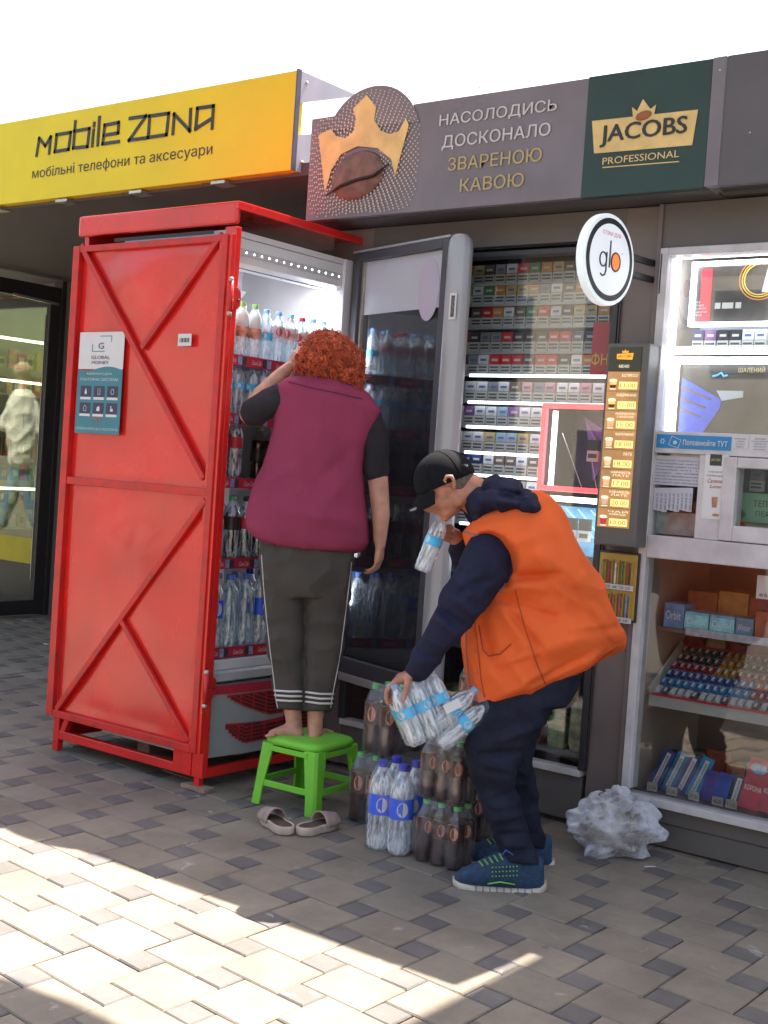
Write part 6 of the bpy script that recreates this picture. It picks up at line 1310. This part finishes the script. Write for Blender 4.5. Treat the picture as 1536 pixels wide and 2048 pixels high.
# vest
def vv(co_, nn): return co_
b = MB(); b.loft([((972,1440),(1246,1292),.155,0),((955,1430),(1253,1276),.185,0),((940,1396),(1253,1262),.205,0),((934,1340),(1243,1240),.215,0),((929,1290),(1230,1218),.215,0),((930,1250),(1212,1192),.212,0),((948,1212),(1196,1160),.21,0),((958,1180),(1178,1128),.212,0),((942,1130),(1160,1096),.215,0),((924,1090),(1140,1060),.213,0),((920,1066),(1120,1024),.195,0),((935,1050),(1100,995),.16,0),((965,1040),(1078,982),.12,0)], TM_, n=40, e=2.35)
FV = folds([((1010,1160),(1120,1148),-.012,6),((1000,1200),(1110,1235),-.012,7),((1020,1225),(1085,1300),-.012,7),((985,1330),(1090,1300),.008,8),((1150,1180),(1225,1290),-.008,7),((1075,1110),(1130,1200),.009,9),((960,1260),(1000,1345),-.010,7),((1060,1370),(1180,1310),-.010,7),((1015,1150),(1100,1152),-.016,11),((1010,1168),(1085,1178),.014,12),((990,1192),(1075,1210),-.012,10),((955,1215),(985,1298),-.02,12),((1000,1210),(1048,1290),.016,14),((1040,1240),(1150,1230),-.008,16),((1060,1090),(1150,1160),.010,20),((1000,1412),(1110,1372),-.012,10),((995,1395),(1090,1350),.010,12),((1100,1300),(1200,1250),.010,18),((1110,1330),(1215,1290),-.009,14),((1080,1030),(1120,1120),-.008,14),((965,1330),(1010,1380),.009,14),((1120,1180),(1200,1230),.007,9),((1060,1260),(1090,1360),-.007,10),((1130,1210),(1170,1330),.006,12),((990,1100),(1060,1075),.007,10),((1140,1270),(1235,1255),-.007,9),((1010,1310),(1070,1400),.006,9),((1190,1200),(1235,1260),-.006,9)], TM_)
# arm opening: sink the cloth where the sleeve comes out
ac = M3(966,1132,-.23); 
def armhole(co_, nn):
    d = (co_-ac); r_ = d.length
    return co_ + FW*.10*max(0, 1-(r_/.125)**4) if nn.dot(FW) < .2 and r_ < .125 else co_
vest = voxel(b, 'vest', ORG, mn, .0065, 3, wr=.020, wf=4.6, fn=lambda c_, n_: armhole(FV(c_, n_), n_), aniso=(1,1,.8))
bpy.context.view_layer.update()
PG = mat('grey_piping', (.20,.18,.21), .8)
piping(vest, [(922,1062),(945,1068),(972,1076),(994,1092),(1008,1115),(1016,1140),(1012,1163),(1004,1180),(985,1190),(966,1191)], .003, PG, 'edge_piping', vest, 8)
piping(vest, [(962,1196),(945,1222),(932,1252),(933,1300),(938,1350),(944,1395),(965,1432)], .003, PG, 'edge_piping', vest, 8)
piping(vest, [(965,1434),(990,1441),(1060,1415),(1130,1380),(1200,1338),(1240,1308)], .0025, PG, 'edge_piping', vest, 8)
piping(vest, [(950,1408),(985,1424),(1060,1398),(1130,1363),(1200,1320),(1240,1288)], .0014, mat('orange_seam', (.40,.06,.015), .8), 'hem_seam', vest, 8)
SEAM = mat('orange_seam', (.40,.06,.015), .8)
piping(vest, [(958,1250),(966,1300),(978,1312),(1000,1308),(1025,1285)], .0022, SEAM, 'pocket_seam', vest, 8); piping(vest, [(948,1230),(956,1300),(962,1360),(970,1400)], .0016, SEAM, 'front_seam', vest, 8)
piping(vest, [(1030,1180),(1048,1250),(1075,1330),(1098,1385)], .0016, SEAM, 'side_seam', vest, 8)
for u, v in ((951,1302),(953,1343),(959,1381)):
    q = snap(vest, u, v, .003)
    if q: MB().ball(q, (.006,.002,.006), 6, (RT, FW, UP)).obj('snap_button', mat('snap', (.45,.15,.08), .4), vest, smooth=True)
# trousers
JN = mat('navy_trousers', (.020,.021,.038), .9, spec=.12, crease=0.7, var=.3, vs=16, bump=.4, bs=110)
b = MB(); b.loft([((968,1350),(1170,1300),.155),((955,1400),(1162,1350),.165),((948,1440),(1140,1410),.16)], TM_)
b.loft([((945,1400),(1120,1380),.10,-.06),((936,1450),(1086,1452),.10,-.07),((931,1485),(1052,1498),.095,-.08),((936,1530),(1028,1535),.085,-.08),((952,1580),(1034,1580),.075,-.07),((970,1630),(1044,1625),.068,-.07),((988,1672),(1058,1672),.062,-.08),((1004,1704),(1072,1708),.058,-.09),((1012,1722),(1078,1728),.056,-.095)], TM_)
b.loft([((985,1400),(1138,1372),.09,.10),((985,1460),(1084,1450),.085,.13),((992,1510),(1066,1500),.075,.15),((1006,1570),(1070,1560),.065,.18),((1022,1630),(1080,1625),.06,.2),((1034,1690),(1092,1700),.055,.22)], TM_)
jt = voxel(b, 'trousers', JN, mn, .0065, 3, wr=.013, wf=7, aniso=(1,1,1.5), fn=folds([((1000,1480),(1110,1440),.014,10),((960,1510),(1050,1505),-.014,8),((975,1530),(1050,1545),.010,8),((990,1600),(1045,1580),-.010,8),((985,1640),(1060,1625),.010,9),((1000,1670),(1070,1668),-.010,7),((1010,1690),(1072,1690),.009,7)], TM_))
# trainers
def shoe(dt, du, dv, label=None):
    f3 = lambda u, v, d_=0: M3(u+du, v+dv, dt+d_)
    t_ = MB(); t_.loft([((908,1748),(915,1772),.018),((920,1732),(926,1774),.038),((945,1722),(948,1778),.046),((975,1710),(978,1780),.044),((1000,1700),(1003,1783),.042),((1030,1697),(1032,1785),.040),((1060,1708),(1060,1786),.036),((1080,1716),(1080,1785),.030),((1089,1730),(1089,1780),.018)], TM_+dt, n=24) if False else None
    U = MB(); secs = []
    for (u, vt, vb, hd) in ((909,1750,1765,.022),(922,1738,1768,.040),(945,1728,1772,.047),(970,1716,1774,.046),(992,1704,1776,.043),(1012,1706,1778,.040),(1035,1706,1780,.037),(1060,1710,1782,.035),(1080,1712,1782,.030),(1088,1722,1780,.020)):
        secs.append(((u+du, vt+dv), (u+du, vb+dv), hd, dt))
    U.loft(secs, TM_, n=24); up = U.obj('trainer', mat('trainer_blue', (.014,.042,.095), .7, var=.4, vs=60, bump=.5, bs=180), mn, smooth=True)
    Sx = MB(); secs = []
    for (u, v, hd) in ((905,1758,.020),(918,1764,.044),(950,1770,.052),(985,1774,.047),(1020,1777,.042),(1055,1779,.042),(1080,1777,.036),(1093,1766,.02)):
        secs.append(((u+du, v-6+dv), (u+du+.5, v+11+dv), hd, dt))
    Sx.loft(secs, TM_, n=28, e=3.5); so_ = Sx.obj('sole', mat('sole_cream', (.48,.42,.36), .7, var=.2, vs=30), up, smooth=True)
    Ls = MB(); Ls.tube([f3(1000,1716,-.036), f3(1012,1700,-.038), f3(1030,1712,-.042)], .0025, 5); Ls.obj('lace_loop', mat('lace_blue', (.05,.12,.5), .5), up, smooth=True)
    LIM = mat('lime_trim', (.18,.42,.06), .5)
    for i in range(5): MB().bar(f3(958+i*10,1722-i*4,-.046+.0), f3(966+i*10,1732-i*3,-.050), .004, .004).obj('lace', LIM, up)
    for i in range(8):
        for j in range(3): MB().ball(f3(985+i*7,1735+j*9-i*.3,-.0455), (.003,.003,.003), 4).obj('mesh_dot', LIM, up) if dt < 0 else None
    for i in range(9): MB().bar(f3(952+i*14,1771+i*.9,-.0515+.001*i), f3(952+i*14,1783+i*.9,-.0515+.001*i), .0025, .002).obj('sole_groove', INK, so_) if dt < 0 else None
    MB().tube([f3(975,1768,-.051), f3(1000,1764,-.050), f3(1030,1769,-.047)], .003, 5).obj('lime_edge', LIM, up, smooth=True)
shoe(-.10, 0, 0); shoe(.22, 16, -44)

# ================================================================== held things
def axis_place(o, top, base_):
    z = (top-base_).normalized(); q = z.to_track_quat('Z', 'Y'); o.rotation_mode = 'QUATERNION'; o.location = base_; o.rotation_quaternion = q
hb = copy_thing(BOT['packwater'], (0,0,0), None, 'small clear water bottle with light blue label held near the mouth of the bending man'); hb['category'] = 'bottle'
axis_place(hb, M3(882,1046,.0), M3(843,1142,.0))
BOT['tea1'] = bottle('tea1', .275, .038, TEAS, 'green', LTEA, TEA, (.42,.72), LPE, None)
def pack2(label, kind, nx_, ny_, p, rz, **k):
    return pack(label, kind, nx_, ny_, p, rz, **k)
import types
_p = pack
def pack(label, kind, nx_, ny_, loc, rz, cat='bottle pack', grp=None, tilt=None):
    if kind != 'tea1': return _p(label, kind, nx_, ny_, loc, rz, cat, grp, tilt)
    BT = BOT['tea']; BOT['tea'] = BOT['tea1']; t = _p(label, 'tea', nx_, ny_, (0,0,0), 0, cat, grp, None); BOT['tea'] = BT
    f_ = [c for c in t.children if c.name.startswith('shrink')][0]; f_.scale = (.038/.0325, .038/.0325, .275/.225)
    for c in t.children:
        if c is not f_: c.location = (c.location.x*.038/.0325, c.location.y*.038/.0325, 0)
    t.location = loc; t.rotation_euler = (0, 0, rz); return t
G1 = 'shrink wrapped iced tea packs'
fc = PZ(905, 1742); fl = PZ(823, 1725)
pc1 = V(((fc.x+fl.x)/2-.0, (fc.y+fl.y)/2+.07, .001))
pack('lower pack of dark iced tea bottles in the stack beside the man\'s blue trainer', 'tea', 3, 2, pc1, R_(1), grp=G1)
pack('upper pack of dark iced tea bottles in the stack beside his knee', 'tea', 3, 2, pc1+V((-.008,.012,.229)), R_(-3), grp=G1)
pw_ = PZ(780, 1708); pack('shrink wrapped pack of large water bottles with blue labels on the paving', 'biglabel', 2, 2, V((pw_.x-.035, pw_.y+.075, .001)), R_(4))
pl_ = PZ(722, 1648); pack('lower pack of tall iced tea bottles between the stool and the water pack', 'tea1', 2, 3, V((pl_.x-.01, pl_.y+.11, .001)), R_(2), grp=G1)
pack('upper pack of tall iced tea bottles in the stack next to the green stool', 'tea1', 2, 3, V((pl_.x+.035, pl_.y+.125, .280)), R_(-4), grp=G1)
pr_ = V((pl_.x+.36, pl_.y+.20, .001))
for k in range(3): pack(['bottom pack of iced tea hidden behind the bottle pile by the door', 'middle pack of iced tea in the stack behind the held pack', 'top pack of iced tea standing behind the pack held by the man'][k], 'tea', 3, 2, pr_+V((.02*k, .01*k, .229*k)), R_(5-4*k), grp=G1)
# the pack being lifted, tilted, its film bag sagging to the right
hpk = pack('torn pack of small water bottles with cyan labels gripped in the man\'s lowered hand', 'packwater', 3, 2, (0,0,0), 0)
top_, bas_ = M3(800,1378,-.13), M3(843,1482,-.13); z = (top_-bas_).normalized(); x_ = (RT*.95+UP*.2+FW*.25); x_ = (x_-z*x_.dot(z)).normalized(); y_ = z.cross(x_)
mm = Matrix((x_, y_, z)).transposed().to_4x4(); mm.translation = bas_+x_*.045; hpk.matrix_world = mm
hp2 = pack('two loose water bottles sagging in film at the right of the torn pack', 'packwater', 2, 1, (0,0,0), 0)
top_, bas_ = M3(946,1408,-.12), M3(868,1476,-.14); z = (top_-bas_).normalized(); x_ = (RT*.5+UP*.8+FW*.1); x_ = (x_-z*x_.dot(z)).normalized(); y_ = z.cross(x_)
mm = Matrix((x_, y_, z)).transposed().to_4x4(); mm.translation = bas_; hp2.matrix_world = mm
b = MB(); q = M3(905,1412,-.2); b.obox(q, RT*.026+UP*.013, FW*.002, UP*.014-RT*.007); o = b.obj('price_card', PWH); tag(o, 'small white card tucked in the film of the held bottle pack', 'card')
# ================================================================== plastic bag on the paving
bgc = PZ(1220, 1726)+V((-.045,.11,0)); b = MB()
random.seed(9); N1, N2 = 110, 80; rings = []
for i in range(N2+1):
    a = math.pi*(i+.15)/(N2+.4); rg = []
    for k in range(N1):
        t_ = 2*math.pi*k/N1; d = V((math.sin(a)*math.cos(t_), math.sin(a)*math.sin(t_), math.cos(a)))
        f_ = 1+.34*noise.noise(d*1.7+V((3,0,1)))+.20*noise.noise(d*2.1+V((5,2,8)))+.11*(1-2.2*abs(noise.noise(d*3.1+V((1,1,4)))))+.035*(1-2*abs(noise.noise(d*7)))
        p = V((d.x*.125*f_, d.y*.10*f_, .098+d.z*.105*f_)); p.z = max(.004, p.z); rg.append(bgc+RT*p.x*1.32+V((-RT.y, RT.x, 0))*p.y+V((0,0,p.z)))
    rings.append(rg)
inner_ = MB(); inner_.rings([[bgc+V((0,0,.05))+(p-bgc-V((0,0,.05)))*(.62+.2*noise.noise((p-bgc)*22)) for p in r[::2]] for r in rings[::2]])
b.rings(rings); bagm = mat('bag_plastic', (.38,.38,.42), .28, var=.2, vs=20, bump=.6, bs=45)
bag = b.obj('plastic_bag', glass('bag_sheet', (.90,.90,.92), .10, .14, body=.12, bodycol=(.86,.86,.94), bump=.4, bs=12, edge=.75, streak=((9,9,9), .04, .42)), smooth=True); tag(bag, 'crumpled translucent plastic bag lying on the paving at the foot of the brown post', 'plastic bag')
inner_.obj('bundled_film', glass('bundle', (.8,.78,.76), .08, .2, body=.4, bodycol=(.62,.56,.50), edge=.5, streak=((20,20,20), .1, .8)), bag, smooth=True)
b = MB(); rings = []
for i in range(16):
    a = math.pi*(i+.2)/16; rg = []
    for k in range(30):
        t_ = 2*math.pi*k/30; d = V((math.sin(a)*math.cos(t_), math.sin(a)*math.sin(t_), math.cos(a))); f_ = 1+.5*noise.noise(d*2.5+V((1,5,2)))+.2*(1-2*abs(noise.noise(d*8)))
        rg.append(bgc+RT*(d.x*.055*f_-.0)+V((-RT.y, RT.x, 0))*(d.y*.05*f_)+V((0,0,.205+d.z*.045*f_)))
    rings.append(rg)
b.rings(rings); b.obj('knotted_top', MATS['bag_sheet'], bag, smooth=True)
# ================================================================== green stool
GRN = mat('green_plastic', (.17,.56,.04), .38, var=.08, vs=8, spec=.5, bump=.03, bs=40)
sc = V((-3.395, 4.06, 0)); stl = thing('plastic_stool', sc, 'lime green plastic step stool under the bare feet of the woman', 'stool'); SH_ = .285; rz = R_(3)
def sp_(x, y, z): return sc+V((x*math.cos(rz)-y*math.sin(rz), x*math.sin(rz)+y*math.cos(rz), z))
def sq(h, z, r=.25, n=40):
    out = []
    for k in range(n):
        a = 2*math.pi*(k+.5)/n; x, y = math.cos(a), math.sin(a); e = .42; out.append(sp_(math.copysign(abs(x)**e, x)*h, math.copysign(abs(y)**e, y)*h, z))
    return out
b = MB(); b.rings([sq(.1495, SH_-.032), sq(.1475, SH_-.014), sq(.140, SH_-.004), sq(.125, SH_), sq(.05, SH_+.0008)]); b.obj('seat', GRN, stl, smooth=True)
for sx in (-1, 1):
    for sy in (-1, 1):
        rings = []
        for q in range(9):
            f_ = q/8; z = SH_-.03-(SH_-.03)*f_; h = .146+.022*f_; wd = .068-.018*min(1, f_*1.4); th = .010
            P5 = [(h, h-wd), (h, h-.012), (h-.012, h), (h-wd, h), (h-wd, h-th), (h-.016, h-th), (h-th, h-.016), (h-th, h-wd)]
            rings.append([sp_(sx*x, sy*y, z) for x, y in P5])
        b = MB(); b.rings(rings); b.obj('leg', GRN, stl, bevel=.002)
for k in range(4):
    h = .157; a = [(-h+.03, -h+.004), (h-.03, -h+.004)]; rot_ = [(1,0,0,1),(0,-1,1,0),(-1,0,0,-1),(0,1,-1,0)][k]
    P_ = [sp_(rot_[0]*x+rot_[1]*y, rot_[2]*x+rot_[3]*y, .092) for x, y in a]; b = MB(); b.bar(P_[0], P_[1], .009, .026); b.obj('stretcher', GRN, stl, bevel=.002)
    P_ = [sp_(rot_[0]*x+rot_[1]*y, rot_[2]*x+rot_[3]*y, SH_-.048) for x, y in ((-.10,-.147),(.10,-.147))]; b = MB(); b.bar(P_[0], P_[1], .008, .022); b.obj('apron', GRN, stl, bevel=.002)
    for e_i in (0, 1):
        x0_ = (-.10 if e_i == 0 else .10); b = MB(); b.prism([sp_(rot_[0]*x+rot_[1]*y, rot_[2]*x+rot_[3]*y, z) for x, y, z in ((x0_, -.150, SH_-.055), (x0_+(-.03 if e_i == 0 else .03)*-.2, -.150, SH_-.055), (x0_*1.12, -.152, SH_-.095))], (sp_(0,0,0)-sp_(0,0,0))+V((.0,0,0))+V((rot_[1]*-.006 if 0 else 0, 0, 0))+(sp_(rot_[1]*.006, rot_[3]*.006, 0)-sc)); b.obj('corner_web', GRN, stl)
# ================================================================== slippers
def slipper(p0, p1, label):
    a, c = PZ(*p0, .001), PZ(*p1, .001); t = thing('slipper', (a+c)/2, label, 'slipper', 'pair of slippers in front of the stool'); d = (c-a); L = d.length; d.normalize(); s_ = V((-d.y, d.x, 0))
    def outl(z, k, n=30):
        o_ = []
        for q in range(n):
            f = 2*math.pi*q/n; x = math.cos(f); y = math.sin(f); wd = .044*(1-.16*x if x < 0 else 1+.0*x)*(1-.22*math.exp(-((x+.15)/.35)**2)); o_.append(a+d*(L*(.5+.5*x*k))+s_*(wd*k*math.copysign(abs(y)**.8, y))+V((0,0,z)))
        return o_
    b = MB(); b.rings([outl(.0, .94), outl(.004, .99), outl(.028, 1.0), outl(.034, .97), outl(.031, .90), outl(.028, .88)]); b.obj('sole', mat('slipper_cream', (.52,.42,.36), .8, var=.15, vs=30, bump=.3, bs=80), t, smooth=True)
    b = MB(); b.rings([outl(.0295, .87), outl(.0305, .80)]); b.obj('insole', mat('insole_brown', (.10,.055,.045), .9, var=.35, vs=30), t)
    b = MB(); rg = []
    for q in range(7):
        f = .52+.42*q/6; wd = .046*(1-.35*max(0,(f-.75))*2); h = .058-.020*q/6; rg.append([a+d*L*f+s_*(wd*math.cos(th))+V((0,0,.020+h*math.sin(th))) for th in [math.pi*k/12 for k in range(13)]])
    vs = [p for r in rg for p in r]; fs = [(i*13+k, i*13+k+1, (i+1)*13+k+1, (i+1)*13+k) for i in range(6) for k in range(12)]; b.add(vs, fs); o = b.obj('strap', mat('slipper_upper', (.36,.27,.25), .85, var=.2, vs=30, bump=.3, bs=90), t, smooth=True)
    md = o.modifiers.new('s', 'SOLIDIFY'); md.thickness = .005
slipper((578,1672),(528,1640), 'left cream slipper with brown insole, toe pointing towards the stool')
slipper((597,1672),(672,1652), 'right cream slipper with brown insole lying aslant under the front stool leg')
# ================================================================== litter
for i, (u, v, ww, cc_) in enumerate([(50,1243,.03,'white'), (68,1240,.05,'green'), (30,1246,.04,'brown'), (92,1290,.03,'white')]):
    p = PZ(u, v, .004); b = MB(); random.seed(i+3); b.prism([p+V((ww*random.uniform(.4,1)*math.cos(a), ww*random.uniform(.3,.8)*math.sin(a), random.uniform(0,.01))) for a in (0,1,2.1,3,4.2,5.3)], (0,0,.003))
    o = b.obj('litter', mat('litter_'+cc_, {'white':(.6,.6,.6),'green':(.12,.16,.06),'brown':(.16,.10,.06)}[cc_], .8)); tag(o, ['white crumpled scrap of litter nearest the left edge by the shop step', 'green leafy scrap of litter by the shop step', 'brown leaf litter by the shop step at the left edge', 'thin white scrap beside the red cabinet'][i], 'litter')
p = PZ(1300, 1733, .003); b = MB(); b.bar(p-RT*.02, p+RT*.02, .006, .003); tag(b.obj('litter', PWH), 'tiny white scrap on the paving right of the plastic bag', 'litter')
# ================================================================== passer-by and building across the way (seen as reflections)
def mir(u, v, t): p = PT(u, v, t); return V((p.x, 2*(YG+.018)-p.y, p.z))
TP = 13.6
pb = thing('person', mir(60, 1065, TP)*1, 'walking person in white padded jacket and blue jeans reflected in the shop glass', 'person')
Q = lambda u, v, dt=0: mir(u, v, TP+dt)
b = MB(); b.ball(Q(48,748), (.085,.085,.11), 10); b.chain([Q(48,770), Q(46,800)], [.05,.06]); b.chain([Q(45,820), Q(48,910)], [.12,.12]); b.chain([Q(40,930), Q(20,1000), Q(4,1050)], [.085,.06,.045]); b.chain([Q(48,930), Q(55,990), Q(72,1052)], [.085,.06,.045]); b.chain([Q(72,1055), Q(92,1062)], [.04,.035]); b.chain([Q(4,1052), Q(-14,1058)], [.04,.035])
b.chain([Q(60,815), Q(82,860), Q(104,895)], [.05,.04,.03]); b.chain([Q(30,815), Q(10,850), Q(36,850)], [.05,.04,.03]); hand(b, Q(104,895), Q(108,905)-Q(104,895), V((0,1,0)), [.3]*4); hand(b, Q(36,850), Q(46,849)-Q(36,850), V((0,0,-1)), [.5]*4)
voxel(b, 'body', SKIN, pb, .011, 2)
b = MB(); b.chain([Q(45,805), Q(45,860), Q(46,915)], [.15,.17,.16]); b.chain([Q(60,812), Q(82,860), Q(101,890)], [.085,.07,.055]); b.chain([Q(30,812), Q(9,850), Q(30,852)], [.085,.07,.055]); voxel(b, 'padded_jacket', mat('white_jacket', (.72,.72,.70), .6, var=.05), pb, .012, 3, wr=.014, wf=7)
b = MB(); b.chain([Q(42,930), Q(21,995), Q(5,1046)], [.10,.078,.06]); b.chain([Q(48,930), Q(55,985), Q(71,1046)], [.10,.078,.06]); voxel(b, 'jeans', mat('blue_jeans', (.10,.17,.32), .8, var=.3, vs=8), pb, .014, 2)
b = MB(); b.ball(Q(46,742,.0), (.10,.10,.10), 10); b.obj('hair', mat('blond_hair', (.34,.27,.20), .7, var=.3), pb, smooth=True)
ob_ = thing('street_building', (-8, -14, 0), 'long pale two storey building across the square, beyond the picture', 'building')
b = MB(); b.box(-34, 16, -22, -16, 0, 6.5); b.obj('wall', mat('pale_render', (.34,.31,.27), .8, var=.1, vs=1), ob_); b = MB(); b.box(-34.4, 16.4, -22.4, -15.7, 6.5, 6.8); b.obj('roof', DGREY, ob_)
for i in range(16):
    for z in (.9, 3.9): b = MB(); b.box(-32+i*3, -30.4+i*3, -15.99, -15.94, z, z+1.7); b.obj('window', mat('far_glass', (.05,.06,.07), .15), ob_)
# ------------------------------------------------------------------ drop the bottle prototypes
for v_ in BOT.values():
    for c in list(v_.children):
        for q in list(c.children): bpy.data.objects.remove(q)
        bpy.data.objects.remove(c)
    bpy.data.objects.remove(v_)
